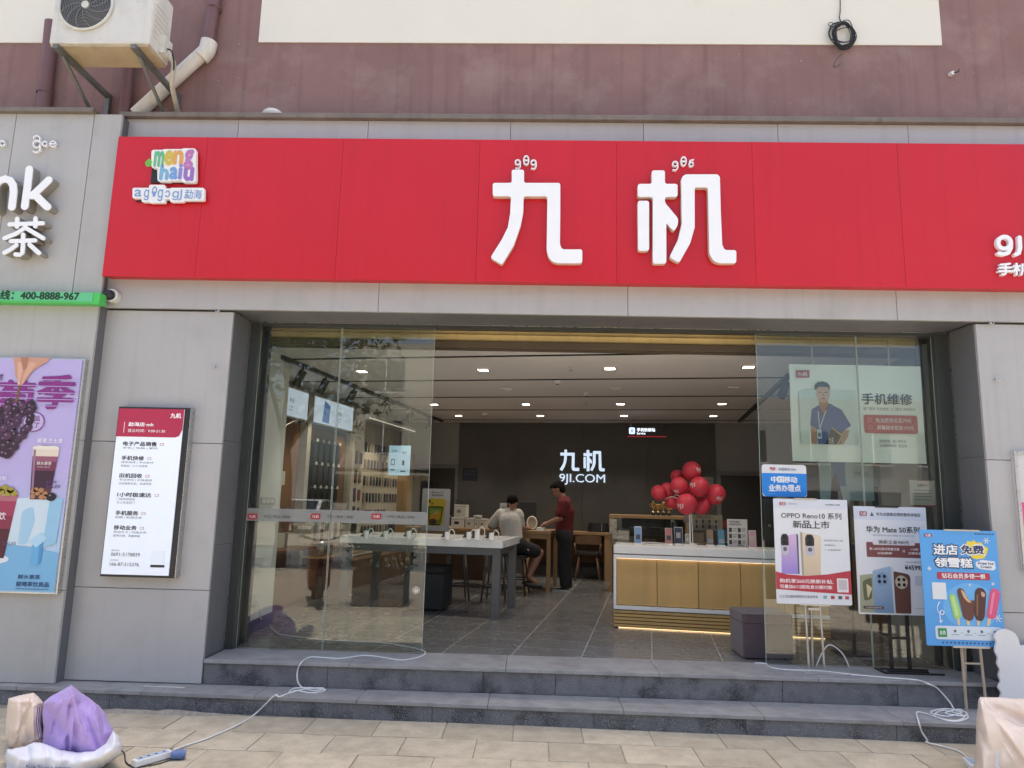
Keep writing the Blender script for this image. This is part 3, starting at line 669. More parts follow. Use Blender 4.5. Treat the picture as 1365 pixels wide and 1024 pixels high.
rowsD = [(.205, '电子产品销售', ['手机 | 电脑 | 配件']), (.293, '手机快修', ['维修快修 | 专业配件', '修复后，六个月质保']), (.40, '旧机回收', ['专业评估 | 价格透明', '以旧换新补贴，极速到账']),
         (.515, '1小时极速达', ['门店现货快送', '专人专送到门']), (.625, '手机服务', ['贴膜 | 数据迁移']), (.712, '移动业务', ['移动办卡 | 充值业务', '宽带办理，流量套餐'])]
for q, (f, h, subs) in enumerate(rowsD):
    wd = .085*len(h)+.0; x0 = .12-.0*q
    B.text(h, x0, f, x0+wd, f+.026, K, 2, .025)
    B.rect(x0+wd+.05, f+.006, x0+wd+.11, f+.021, ink('c08090'), 1, 'printed_icon', .004); B.rect(x0+wd+.058, f+.009, x0+wd+.102, f+.018, ink('e4ecf6', .12), 2, 'printed_icon')
    for k, sline in enumerate(subs): B.text(sline, x0, f+.033+.021*k, x0+.045*len(sline), f+.047+.021*k, G, 2)
B.text('服务热线', .12, .855, .24, .864, G, 2); B.text('0691-5178839', .12, .872, .55, .893, ink('3a3c44'), 2); B.text('咨询电话', .12, .912, .24, .921, G, 2); B.text('166-87-515376', .12, .930, .55, .950, ink('3a3c44'), 2)
B.rect(.72, .855, .93, .93, ink('cfd6e0', .2), 1, 'blank_code_field'); B.rect(.72, .938, .93, .953, ink('3a3438'), 1, 'printed_field')

# ================================================================== PART OF A FRAMED POSTER AT THE RIGHT EDGE
a = wy(1350, 601, YF-.03); b = wy(1361, 762, YF-.03)
rp = thing('framed_poster', 'aluminium framed poster with pink print on the right pillar at the picture edge', 'poster', (a.x, YF-.03, b.z), local=True)
hh = a.z-b.z
part(MB().box(0, .8, .005, .029, 0, hh), 'backing', ink('d8d6d6'), rp)
mb = MB()
for q in ((0, .03, 0, hh), (.77, .8, 0, hh), (.03, .77, 0, .03), (.03, .77, hh-.03, hh)): mb.box(q[0], q[1], -.008, .004, q[2], q[3])
part(mb, 'frame', M_steel, rp, bevel=.003)
B = Board(rp, .74, hh-.06, .03, .03, .004)
B.rect(0, .43, 1, .80, ink('e85a9a'), 1, 'pink_field'); B.rect(.0, .80, 1, 1, ink('a8a0a4'), 1, 'printed_field'); B.text('特惠', .06, .47, .5, .74, ink('f8e8f0'), 2, .03)

# ================================================================== AIR CONDITIONER, PIPES, WIRE COIL
YA = YW-.08
def ac_unit():
    yf, yb = 5.62, 5.95       # real depth in front of the wall
    P = lambda x, y: wy(x, y, yf)
    l, r_, bt = P(66, 50).x, P(198, 60).x, P(150, 58).z
    t = thing('air_conditioner', 'weathered white outdoor air conditioner on a bracket at the top left', 'air conditioner', ((l+r_)/2, yb, bt))
    top = bt+.60
    part(MB().box(l, r_, yf, yb, bt, top), 'casing', M_dirty_white, t, bevel=.012)
    part(MB().box(l+.01, r_-.01, yf+.01, yb-.01, bt-.022, bt-.001), 'base_pan', mat('stained_pan', (.46, .37, .24), .7, 0, .15, 8, dirt=('8a6a3c', 4, .5, .75, .6)), t)
    c = P(115.5, 8); rad = .238
    ring = MB().tube([(c.x+rad*math.cos(k*math.pi/18), yf-.012, c.z+rad*math.sin(k*math.pi/18)) for k in range(36)], .012, 8, True)
    part(ring, 'fan_shroud', M_dirty_white, t, smooth=True)
    part(MB().cyl((c.x, yf-.003, c.z), (c.x, yf+.0, c.z), rad, n=36), 'fan_opening', M_black, t)
    gb = MB(); dk = mat('grille_wire', (.30, .30, .29), .45, .3)
    for q in range(3, 17):
        rr = rad*q/17; gb.tube([(c.x+rr*math.cos(k*math.pi/16), yf-.016, c.z+rr*math.sin(k*math.pi/16)) for k in range(32)], .0022, 4, True)
    for k in range(12):
        pts = [(c.x+rad*s*math.cos(k*math.pi/6+s*.9), yf-.019, c.z+rad*s*math.sin(k*math.pi/6+s*.9)) for s in (.15, .35, .55, .75, .98)]
        gb.tube(pts, .0022, 4)
    part(gb, 'fan_grille', dk, t, smooth=True)
    part(MB().cyl((c.x, yf-.024, c.z), (c.x, yf-.004, c.z), .034, n=20), 'fan_hub', M_dirty_white, t)
    fb = MB()
    for k in range(3):
        a0 = k*2*math.pi/3
        fb.prism([(c.x+.03*math.cos(a0), c.z+.03*math.sin(a0)), (c.x+.21*math.cos(a0-.1), c.z+.21*math.sin(a0-.1)), (c.x+.21*math.cos(a0+.9), c.z+.21*math.sin(a0+.9)), (c.x+.03*math.cos(a0+1.1), c.z+.03*math.sin(a0+1.1))], yf-.0025, yf-.0015)
    part(fb, 'fan_blade', mat('grey_fan', (.06, .06, .06), .5), t)
    for k in range(7): part(MB().box(r_, r_+.004, yf+.05, yf+.26, bt+.12+.05*k, bt+.135+.05*k), 'side_louvre', M_dirty_white, t)
    part(MB().box(r_, r_+.045, yf+.16, yf+.30, bt+.03, bt+.2), 'valve_cover', M_dirty_white, t, bevel=.005)
    mg = mat('galvanised_bracket', (.17, .18, .17), .55, .4, .15, 6, dirt=('5a5040', 6, .5, .7, .5))
    for x in (l+.06, r_-.14):
        part(MB().box(x, x+.045, yf-.03, YW-.004, bt-.065, bt-.024), 'bracket_arm', mg, t)
        part(MB().box(x, x+.045, YW-.045, YW-.003, bt-.50, bt-.066), 'bracket_upright', mg, t)
        part(MB().tube([(x+.022, yf+.08, bt-.067), (x+.022, YW-.03, bt-.46)], .017, 4), 'bracket_strut', mg, t)
    hz = MB().tube(smooth_path([(r_+.03, yf+.25, bt+.06), (r_+.09, yf+.27, bt-.02), (r_+.05, yf+.35, bt-.18), (r_-.06, YW-.05, bt-.36), (r_-.16, YW-.05, bt-.56)], 6), .022, 8)
    part(hz, 'refrigerant_hose', mat('wrapped_hose', (.46, .43, .36), .8, 0, .12, 20, bump=.3, bscale=60), t, smooth=True)
    part(MB().tube(smooth_path([(r_+.03, yf+.22, bt+.10), (r_+.10, yf+.2, bt+.06), (r_+.11, yf+.24, bt-.05), (r_+.07, yf+.3, bt-.1)], 6), .008, 6), 'power_cable', M_black, t, smooth=True)
ac_unit()
def wpt(x, y, off=.07): return wy(x, y, YW-off)
M_pipe_m = mat('maroon_painted_pipe', (.17, .085, .085), .5, 0, .08, 6, streak=.2)
M_pipe_c = mat('cream_pvc_pipe', (.70, .66, .59), .5, 0, .06, 5, streak=.2)
dp = thing('drain_pipe', 'bent cream and maroon drain pipe right of the air conditioner', 'pipe', tuple(wpt(190, 150)))
e = wpt(276, 70)
part(MB().cyl(wpt(276, 66), wpt(291, -40), .062, n=20), 'upright_pipe', M_pipe_m, dp, smooth=40)
part(MB().cyl(wpt(276, 66), wpt(181, 153), .066, n=20), 'diagonal_pipe', M_pipe_c, dp, smooth=40)
part(MB().tube(smooth_path([wpt(279, 56), wpt(277.5, 62), wpt(275, 69), wpt(268, 77)], 5), .078, 20), 'elbow', M_pipe_c, dp, smooth=50)
q = wpt(286, 12); part(MB().tube([(q.x+.07*math.cos(k*.4), YW-.07+.07*math.sin(k*.4), q.z) for k in range(16)], .006, 6, True), 'pipe_clip', M_pipe_m, dp, smooth=True)
dp2 = thing('maroon_downpipe', 'maroon painted downpipe on the wall left of the air conditioner bracket', 'pipe', tuple(wpt(55, 150)))
part(MB().cyl(wpt(56, 165), wpt(69, 30), .062, n=20), 'pipe', M_pipe_m, dp2, smooth=40)
q0, q1 = wpt(59, 125), wpt(60, 118); part(MB().cyl(q0, q1, .07, n=20), 'coupling', M_pipe_m, dp2, smooth=40)
dp3 = thing('maroon_downpipe', 'maroon painted downpipe right of the air conditioner bracket, behind the cream pipe', 'pipe', tuple(wpt(160, 150)))
part(MB().cyl(wpt(165, 160), wpt(172, 70), .055, n=20), 'pipe', M_pipe_m, dp3, smooth=40)
p = wpt(364, 152, .2); solo(MB().sphere((p.x, p.y, p.z-.02), (.10, .10, .06)), 'white_dome', M_dirty_white, 'white rounded cap peeking over the fascia above the town logo', 'cap', (p.x, p.y, 5.1), smooth=True)
cw = thing('wire_coil', 'tangled coil of black wire hanging on the cream upper wall', 'wire', tuple(wpt(1124, 45, .04)))
c = wpt(1124, 47, .05); rgw = random.Random(3); mb = MB()
for k in range(15):
    rx, rz_ = rgw.uniform(.075, .125), rgw.uniform(.10, .15); ox, oz = rgw.uniform(-.02, .02), rgw.uniform(-.025, .02); ph_ = rgw.random()*6
    mb.tube(smooth_path([(c.x+ox+rx*math.cos(a*.785+ph_)*(1+.08*rgw.random()), YW-.03-.05*rgw.random(), c.z+oz+rz_*math.sin(a*.785+ph_)) for a in range(8)], 5, True), .0042, 5, True)
part(mb, 'wire_loops', M_black, cw, smooth=True)
part(MB().tube(smooth_path([wpt(1120, -30, .03), wpt(1120, 14, .03), wpt(1119, 24, .03), wpt(1124, 34, .04)], 5), .005, 5), 'hanging_wire', M_black, cw, smooth=True)
part(MB().tube(smooth_path([wpt(1110, 36, .03), wpt(1104, 33, .05), wpt(1108, 30, .04), wpt(1120, 36, .04)], 5), .0035, 5), 'loose_end', M_black, cw, smooth=True)
part(MB().tube(smooth_path([wpt(1122, 72, .03), wpt(1113, 82, .05), wpt(1112, 90, .04), wpt(1120, 86, .03)], 5), .0035, 5), 'loose_end', M_black, cw, smooth=True)
for k, (x, y, l) in enumerate(((1268, 98, 'white wall plug with a hook right of the wire coil'),)):
    p = wpt(x, y, .02); t = thing('wall_hook', l, 'hook', tuple(p)); part(MB().cyl((p.x, YW-.001, p.z), (p.x, YW-.05, p.z-.01), .022, .018, 12), 'plug', M_white_plastic, t, smooth=40); part(MB().tube([(p.x+.01, YW-.05, p.z-.01), (p.x+.04, YW-.07, p.z-.015), (p.x+.045, YW-.07, p.z+.015)], .006, 6), 'hook', M_black, t, smooth=True)
# ================================================================== GLASS
M_glass = glass_mat('shop_glass', (.93, .965, .945), 1.55)
M_edge = mat('glass_edge', (.38, .44, .40), .2, 0, .02, 3)
M_frost = bpy.data.materials.new('frosted_film'); M_frost.use_nodes = True
_n = M_frost.node_tree.nodes; _l = M_frost.node_tree.links; _b = _n['Principled BSDF']
_b.inputs['Base Color'].default_value = (.34, .35, .33, 1); _b.inputs['Roughness'].default_value = .5; _b.inputs['Alpha'].default_value = .55
GF = thing('shop_window', 'tall frameless glass panels on both sides of the open entrance', 'shop window', (.5, YG, ZF))
def pane(xa, xb, y, lab, cat='glass panel', grp=None):
    z0, z1_ = ZF+.002, hb-.03
    t = part(MB().box(xa, xb, y-.005, y+.005, z0, z1_), 'glass_panel', M_glass, GF, label=lab)
    for x in (xa, xb): part(MB().box(x-.0016, x+.0016, y-.0056, y+.0056, z0, z1_), 'polished_edge', M_edge, t)
    return t
g1 = pane(-2.555, -1.80, YG, 'fixed glass panel beside the left frame of the shop opening')
g2 = pane(-1.79, -.924, YG, 'glass panel with a frosted band and lock hole left of the open entrance')
g3 = pane(2.035, 2.936, YG, 'glass panel right of the open entrance with the blue sticker')
g4 = pane(2.944, 3.615, YG, 'fixed glass panel beside the right frame of the shop opening')
def band(t, xa, xb):
    z0, z1_ = 1.60, 1.70
    part(MB().box(xa, xb, YG-.0075, YG-.0062, z0, z1_), 'frosted_band', M_frost, t); return z0, z1_
zb0 = wy(450, 697, YG).z; zb1 = wy(450, 680, YG).z
for t, xa, xb in ((g1, -2.55, -1.802), (g2, -1.788, -.93)):
    part(MB().box(xa, xb, YG-.0075, YG-.0062, zb0, zb1), 'frosted_band', M_frost, t)
for t, x in ((g1, 337), (g1, 421), (g2, 502)):
    q = wy(x, 688.5, YG); o = OFF[t.name]
    part(MB().prism(rrect(q.x-.045, q.z-.026, q.x+.045, q.z+.026, .014), YG-.0090, YG-.0084), 'red_logo', ink('a83038'), t)
    text('九机', q.x-.03-o.x, q.x+.03-o.x, q.z-.013-o.z, q.z+.013-o.z, YG-.0096-o.y, t, ink('e8dcdc'), .02)
    if x != 502 or True:
        text('手机 | 专业 | 维修', q.x+.10-o.x, q.x+.34-o.x, q.z-.014-o.z, q.z+.014-o.z, YG-.0090-o.y, t, ink('4a4c4a'), .01)
q = wy(555, 787, YG); part(MB().tube([(q.x+.03*math.cos(k*.45), YG-.007, q.z+.03*math.sin(k*.45)) for k in range(14)], .006, 6, True), 'lock_ring', M_steel, g2, smooth=True)
part(MB().cyl((q.x, YG-.012, q.z), (q.x, YG-.006, q.z), .02, n=16), 'lock_cylinder', M_steel, g2, smooth=40)
# blue sticker on the right-hand glass
a = wy(1015, 619, YG-.01); b = wy(1076, 663, YG-.01)
bs = thing('blue_sticker_sign', 'rounded blue and white service point sticker on the glass right of the entrance', 'sign', (a.x, YG-.012, b.z), local=True)
sw, sh = b.x-a.x, a.z-b.z
part(MB().prism(rrect(0, 0, sw, sh, .028), 0, .005), 'plate', ink('e6eaee'), bs)
B = Board(bs, sw, sh, 0, 0, 0)
B.poly([(0, .27), (1, .27), (1, .9), (.94, 1), (.06, 1), (0, .9)], ink('1f8ae6'), 1, 'blue_field', .012)
B.text('9JI', .18, .09, .30, .19, ink('c03040'), 2, .04); B.text('·中国移动 5G+', .36, .09, .78, .19, ink('5a7aa0'), 2, .01)
B.text('中国移动', .20, .37, .79, .56, ink('f4f8fc'), 2, .03); B.text('业务办理点', .14, .63, .86, .83, ink('f4f8fc'), 2, .03)
B.text('········', .12, .90, .3, .92, ink('9ac8f0'), 2)

# ================================================================== ROLLER SHUTTER behind the glass head
sh_ = thing('roller_shutter', 'rolled up brass coloured shutter slats behind the top of the glass', 'shutter', (.5, 6.72, 3.1))
M_brass = mat('brass_shutter', (.55, .43, .20), .4, .0, .1, 3, streak=.2)
M_bar = mat('shutter_bar', (.10, .075, .05), .5, .2, .1, 4)
for k in range(5):
    z = 3.17+.062*k
    part(MB().prism([(6.70, z), (6.722, z+.012), (6.722, z+.048), (6.70, z+.06), (6.712, z+.06), (6.734, z+.048), (6.734, z+.012), (6.712, z)], -2.55, 3.6, 'x'), 'shutter_slat', M_brass, sh_)
part(MB().box(-2.55, 3.6, 6.695, 6.74, 3.10, 3.169), 'bottom_bar', M_bar, sh_, bevel=.004)
part(MB().box(-2.62, 3.7, 6.76, 6.80, 3.09, 3.46), 'housing_board', M_bar, sh_)
mb = MB().box(-2.62, -2.55, 6.66, 6.755, ZF, 3.46); part(mb, 'guide_rail', M_frame, sh_)
mb = MB().box(3.6, 3.67, 6.66, 6.755, ZF, 3.46); part(mb, 'guide_rail', M_frame, sh_)

# ================================================================== INTERIOR SHELL
def clip(poly, keep):
    """Clip convex polygon in interior (u,v) coordinates; keep(p) gives signed distance."""
    out = []
    for i in range(len(poly)):
        a, b = poly[i-1], poly[i]; da, db = keep(a), keep(b)
        if (da >= 0) != (db >= 0): s = da/(da-db); out.append((a[0]+(b[0]-a[0])*s, a[1]+(b[1]-a[1])*s))
        if db >= 0: out.append(b)
    return out
wyI = lambda p: -p[0]*math.sin(T_I)+p[1]*math.cos(T_I)       # world y of interior (u,v)
wxI = lambda p: p[0]*math.cos(T_I)+p[1]*math.sin(T_I)
UL, UR, VB = -4.6, 2.9, 13.4
M_tile = mat('grey_floor_tile', (.165, .162, .157), .22, 0, .08, 2.5, rnd=.07, dirt=('5c5852', 2.5, .45, .8, .25))
M_grout = mat('pale_grout', (.42, .41, .39), .8)
floor = solo(MB().prism([(-5.2, 5.0), (3.6, 5.0), (3.6, 14.6), (-5.2, 14.6)], ZF-.06, ZF-.008, 'z'), 'floor', M_grout, frame='I', kind='structure')
# cut the sheet back to the threshold
floor.data.clear_geometry()
pl = clip(clip(clip([(-5.3, 5), (3.8, 5), (3.8, 14.6), (-5.3, 14.6)], lambda p: wyI(p)-(YG+.055)), lambda p: wxI(p)+9), lambda p: 9-wxI(p))
fm = MB().prism(pl, ZF-.06, ZF-.0012, 'z'); floor.data.from_pydata([tuple(v) for v in fm.v], [], fm.f)
us = [-1.803+.602*k for k in range(-6, 10)]
vs_ = [5.7+.42*k for k in range(0, 21)]
for i in range(len(us)-1):
    off = (0, .15, .28, .07, .21)[i % 5]
    for j in range(len(vs_)-1):
        q = clip([(us[i]+.0035, vs_[j]+off+.005), (us[i+1]-.0035, vs_[j]+off+.005), (us[i+1]-.0035, vs_[j+1]+off-.005), (us[i]+.0035, vs_[j+1]+off-.005)], lambda p: wyI(p)-(YG+.056))
        if len(q) > 2 and us[i] > -5.3 and vs_[j] < 13.6:
            part(MB().prism(q, ZF-.02, ZF, 'z'), 'floor_tile', M_tile, floor)
M_ceil = mat('white_ceiling', (.74, .71, .69), .8, 0, .03, 1.5, rnd=.02)
M_gap = mat('ceiling_void', (.01, .01, .01), .9)
pl = clip([(-5.2, 5), (3.8, 5), (3.8, 13.6), (-5.2, 13.6)], lambda p: wyI(p)-6.80)
ceil = solo(MB().prism(pl, CEIL+.06, CEIL+.12, 'z'), 'ceiling', M_gap, frame='I', kind='structure')
gv = [5.66, 7.12, 8.58, 10.04, 11.5, 12.96, 13.6]
for j in range(len(gv)-1):
    q = clip([(UL, gv[j]+.028), (3.6, gv[j]+.028), (3.6, gv[j+1]-.028), (UL, gv[j+1]-.028)], lambda p: wyI(p)-6.81)
    if len(q) > 2: part(MB().prism(q, CEIL, CEIL+.02, 'z'), 'ceiling_panel', M_ceil, ceil)
for v in gv[1:6]:
    q = clip([(UL, v-.034), (2.9, v-.034), (2.9, v+.034), (UL, v+.034)], lambda p: wyI(p)-6.83)
    if len(q) > 2: part(MB().prism(q, CEIL-.004, CEIL+.019, 'z'), 'slot_trim', M_gap, ceil)
M_wall = mat('grey_paint', (.28, .275, .265), .8, 0, .04, 2)
M_dark = mat('charcoal_wall', (.078, .073, .068), .65, 0, .08, 2)
M_pale = mat('pale_green_paint', (.70, .74, .68), .7, 0, .03, 2)
wb = solo(MB().box(-5.2, 3.8, VB+.06, VB+.2, ZF-.05, 3.3), 'wall_back', M_wall, frame='I', kind='structure')
for a_, b_ in ((-3.62, -2.43), (-2.426, -1.24), (-1.236, -.05), (-.046, 1.16)):
    part(MB().box(a_, b_, VB, VB+.055, ZF, 3.12), 'charcoal_panel', M_dark, wb)
wlf = solo(MB().box(UL-.15, UL, 6.2, VB+.06, ZF-.05, 3.3), 'wall_left', M_wall, frame='I', kind='structure')
wrt = solo(MB().box(UR, UR+.15, 7.2, VB+.06, ZF-.05, 3.3), 'wall_right', M_wall, frame='I', kind='structure')
pier = solo(MB().box(-2.95, -2.70, 6.60, 7.75, ZF, CEIL+.05), 'wall_pier', M_pale, kind='structure', loc=(-2.8, 7, ZF))
part(MB().box(-2.699, -2.685, 6.60, 7.762, ZF+.001, ZF+.12), 'skirting', mat('violet_skirting', (.06, .055, .11), .5), pier)
solo(MB().box(3.62, 3.9, 6.60, 7.6, ZF, CEIL+.05), 'wall_pier_right', M_wall, kind='structure', loc=(3.7, 7, ZF))
# sockets and cards on the pier (faces +x)
def on_pier(px, py): d = ray(px, py); return CAM+d*(-2.70/d.x)
def pier_plate(name, lab, cat, x0, y0, x1, y1, m):
    a = on_pier(x0, y0); b = on_pier(x1, y1)
    t = thing(name, lab, cat, (-2.70, a.y, min(a.z, b.z)))
    part(MB().box(-2.699, -2.684, min(a.y, b.y), max(a.y, b.y), min(a.z, b.z), max(a.z, b.z)), 'plate', m, t, bevel=.003); return t, a, b
t, a, b = pier_plate('wall_socket', 'white wall socket low on the pale green pier behind the left glass', 'socket', 336, 792, 343, 805, M_white_plastic)
part(MB().box(-2.6835, -2.66, (a.y+b.y)/2-.02, (a.y+b.y)/2+.02, min(a.z, b.z)-.01, min(a.z, b.z)+.05), 'plug', M_white_plastic, t, bevel=.004)
t, a, b = pier_plate('switch_plate', 'wide pale switch plate at mid height on the pale green pier', 'switch', 347, 663, 364, 673, mat('switch_grey', (.46, .49, .45), .5))
for k in range(3): part(MB().box(-2.6835, -2.679, a.y+.02+(b.y-a.y-.04)*k/3, a.y+.02+(b.y-a.y-.04)*(k+.8)/3, b.z+.02, a.z-.02), 'rocker', M_white_plastic, t)
t, a, b = pier_plate('card_holder', 'clear card holder on the pale green pier below the frosted band', 'holder', 333, 745, 348, 760, mat('pale_card', (.6, .62, .58), .4))

# ------------------------------------------------ doors on the back wall
M_door = mat('dark_door', (.035, .033, .030), .5, 0, .1, 3)
M_arch = mat('grey_door_frame', (.16, .155, .15), .55)
def back_door(u0, u1, z1_, lab, sign=None):
    t = thing('interior_door', lab, 'door', ((u0+u1)/2, VB+.05, ZF), None, 'I')
    part(MB().box(u0, u1, VB+.035, VB+.058, ZF, z1_), 'leaf', M_door, t)
    mb = MB(); mb.box(u0-.08, u0-.001, VB+.012, VB+.058, ZF, z1_+.08); mb.box(u1+.001, u1+.08, VB+.012, VB+.058, ZF, z1_+.08); mb.box(u0, u1, VB+.012, VB+.058, z1_+.001, z1_+.08)
    part(mb, 'door_frame', M_arch, t, bevel=.004)
    part(MB().cyl((u1-.08, VB+.034, ZF+1), (u1-.08, VB-.01, ZF+1), .025, n=12), 'handle', M_steel, t, smooth=40)
    if sign:
        for k, s in enumerate(sign):
            o = OFF[t.name]; text(s, -.02, .2, 1.9-.1*k-ZF, 1.98-.1*k-ZF, -.017, t, ink('0c0c0c'), .02)
    return t
z_ = iv(575, 624, VB).z
back_door(iv(540, 640, VB).x, iv(606, 640, VB).x, z_, 'dark staff door left of the charcoal feature wall', ['员工', '通道'])
back_door(iv(961, 640, VB).x, iv(1030, 640, VB).x, iv(970, 634, VB).z, 'dark doorway right of the balloons on the back wall')
# notices on the charcoal wall
def notice(x0, y0, x1, y1, col, lab, lines=()):
    a = iv(x0, y0, VB-.01); b = iv(x1, y1, VB-.01); w, h = b.x-a.x, a.z-b.z
    t = thing('wall_notice', lab, 'notice', (a.x, VB-.012, b.z), None, 'I', local=True)
    part(MB().box(0, w, 0, .011, 0, h), 'sheet', ink(col), t); B = Board(t, w, h)
    for k, s in enumerate(lines): B.text(s, .1, .12+.28*k, .9, .30+.28*k, ink('50545c'), 1)
notice(617, 624, 636, 641, '24283e', 'small dark blue notice on the charcoal wall left of the seated man', ['规章制度', '服务承诺'])
notice(619, 641, 632, 647, '5a564e', 'small buff notice under the dark blue one on the charcoal wall', ['公告'])
notice(938, 636, 951, 660, '8a8a86', 'pale certificate on the charcoal wall behind the balloons', ['营业执照', '二〇二三', '勐海'])

# ------------------------------------------------ lit logo on the back wall
lg = thing('lit_wall_logo', 'glowing white characters and web address on the charcoal back wall', 'sign', tuple(iv(776, 623, VB-.03)), None, 'I')
M_glow = lamp_mat('logo_glow', 'cfe6ff', .34); M_glow2 = mat('logo_body', (.5, .5, .5), .5)
xs_ = [p[0] for P in GLYPH for p in P]; ys_ = [p[1] for P in GLYPH for p in P]
a = iv(746, 628, VB-.03); b = iv(806, 600, VB-.03)
def small_glyph(P, hgap=None):
    out = []
    for x, y in P:
        xx = x if x < 600 else x-180
        out.append((a.x+(xx-52)/(1293-180-52)*(b.x-a.x), a.z+(658-y)/(658-178)*(b.z-a.z)))
    return out
for P in ([nine], [tree_a, tree_b, table_c]):
    mb = MB(); mb2 = MB()
    for q in P: mb.prism(small_glyph(q), VB-.03, VB-.024); mb2.prism(small_glyph(q), VB-.0238, VB-.001)
    f_ = part(mb, 'logo_character', M_glow, lg); part(mb2, 'logo_body', M_glow2, f_)
c1 = iv(745.5, 646, VB-.03); c2 = iv(806.5, 632.5, VB-.03); o = OFF[lg.name]
text('9JI.COM', c1.x-o.x, c2.x-o.x, c1.z-o.z, c2.z-o.z, VB-.03-o.y, lg, M_glow, .012, .02, 'logo_character')

# ------------------------------------------------ hanging service sign
vS = 12.2; a = iv(836, 569, vS); b = iv(888, 583, vS)
hs = thing('hanging_sign', 'small dark hanging service sign below the ceiling right of the logo', 'sign', (a.x, vS, b.z), None, 'I', local=True)
w, h = b.x-a.x, a.z-b.z
part(MB().box(0, w, 0, .03, 0, h), 'board', ink('2a2632'), hs); part(MB().box(0, w, -.002, -.0005, 0, h*.12), 'red_edge', ink('a02030', .2), hs)
B = Board(hs, w, h); B.rect(.05, .08, .20, .70, ink('b8d0ff', 1.0), 1, 'lit_icon', .02); B.text('X', .08, .18, .17, .60, ink('203060'), 2, .02)
B.text('手机快修站', .25, .12, .72, .46, ink('e8f0ff', .8), 1, .02); B.text('Service', .25, .52, .47, .74, ink('e8f0ff', .8), 1, .01)
for x in (.1*w, .9*w): part(MB().cyl((x, .015, h), (x, .015, CEIL-b.z), .003, n=6), 'suspension_wire', M_steel, hs)

# ------------------------------------------------ ceiling fittings
M_dl = lamp_mat('downlight_glow', 'fff0dc', 9.0); M_rim = mat('downlight_rim', (.6, .58, .56), .5)
proto = None
def downlight(u, v, lit, lab):
    t = thing('downlight', lab, 'ceiling light', (u, v, CEIL), 'recessed square downlights', 'I', local=True)
    mb = MB(); mb.box(-.075, .075, -.075, -.055, -.012, .0); mb.box(-.075, .075, .055, .075, -.012, 0); mb.box(-.075, -.055, -.055, .055, -.012, 0); mb.box(.055, .075, -.055, .055, -.012, 0)
    part(mb, 'rim', M_rim, t); part(MB().box(-.055, .055, -.055, .055, -.006, -.003), 'diffuser', M_dl if lit else mat('unlit_diffuser', (.75, .72, .68), .5), t)
    if lit:
        l = bpy.data.lights.new('downlight_lamp', 'SPOT'); l.energy = 17; l.spot_size = R(110); l.spot_blend = .6; l.color = (1, .90, .78); l.shadow_soft_size = .05
        lo = bpy.data.objects.new('downlight_lamp', l); COL.objects.link(lo); lo.parent = t; lo.location = (0, 0, -.03)
rown = ['front', 'second', 'third', 'rear']; coln = ['leftmost', 'second from left', 'third from left', 'rightmost']
for j, v in enumerate((7.86, 9.32, 10.78, 12.26)):
    for i, u in enumerate((-3.34, -1.87, -.43, 1.04)):
        downlight(u, v, j != 1, '%s downlight in the %s row of the ceiling' % (coln[i], rown[j]))
for px, py, lab in ((760, 492, 'sprinkler head hanging between the front downlights'), (781, 538, 'sprinkler head in the third ceiling strip from the entrance')):
    q = iz(px, py, CEIL-.03); t = thing('sprinkler', lab, 'sprinkler', (q.x, q.y, CEIL), 'ceiling sprinklers', 'I', local=True)
    part(MB().cyl((0, 0, 0), (0, 0, -.05), .012, n=10), 'stem', M_steel, t, smooth=40); part(MB().cyl((0, 0, -.05), (0, 0, -.055), .03, n=12), 'deflector', M_steel, t)
for px, py, lab in ((743, 510, 'round smoke detector on the second ceiling strip'), (782, 526, 'round smoke detector near the ceiling centre'), (646, 553, 'small round detector at the far left of the ceiling')):
    q = iz(px, py, CEIL-.02); t = thing('smoke_detector', lab, 'detector', (q.x, q.y, CEIL), 'ceiling detectors', 'I', local=True)
    part(MB().lathe([(.055, 0), (.055, -.02), (.035, -.04)], n=18), 'body', M_rim, t, smooth=40); part(MB().cyl((0, 0, -.04), (0, 0, -.047), .02, n=12), 'sensor', M_black, t)
def track(u0, v0, u1, v1, spots, lab, lit):
    t = thing('track_light', lab, 'track light', (u0, v0, CEIL), 'black ceiling tracks', 'I')
    d = Vector((u1-u0, v1-v0, 0)); part(MB().obox(((u0+u1)/2, (v0+v1)/2, CEIL-.022), (.05, d.length, .042), Matrix.Rotation(-math.atan2(d.x, d.y), 3, 'Z')), 'rail', M_black_metal, t)
    for (u, v) in spots:
        hd = part(MB().cyl((u+.01, v, CEIL-.075), (u-.07, v-.01, CEIL-.25), .045, .047, 16), 'lamp_head', M_black_metal, t, smooth=40)
        part(MB().cyl((u, v, CEIL-.043), (u, v, CEIL-.10), .012, n=8), 'swivel', M_black_metal, hd)
        if lit:
            l = bpy.data.lights.new('track_lamp', 'SPOT'); l.energy = 10; l.spot_size = R(60); l.spot_blend = .5; l.color = (1, .82, .58); l.shadow_soft_size = .04
            lo = bpy.data.objects.new('track_lamp', l); COL.objects.link(lo); lo.parent = t
            p0 = Vector((u-.09, v-.02, CEIL-.27))-OFF[t.name]; lo.location = p0
            lo.rotation_euler = Vector((-.75, .12, -1.15)).to_track_quat('-Z', 'Y').to_euler()
track(-3.86, 6.9, -3.86, 13.0, [(-3.86, v) for v in (7.4, 8.0, 8.85, 10.0, 11.2, 12.3)], 'black ceiling track with spotlights above the accessory wall on the left', True)
track(1.53, 8.3, 1.53, 12.9, [(1.53, 8.5)], 'black ceiling track above the right side of the shop', False)

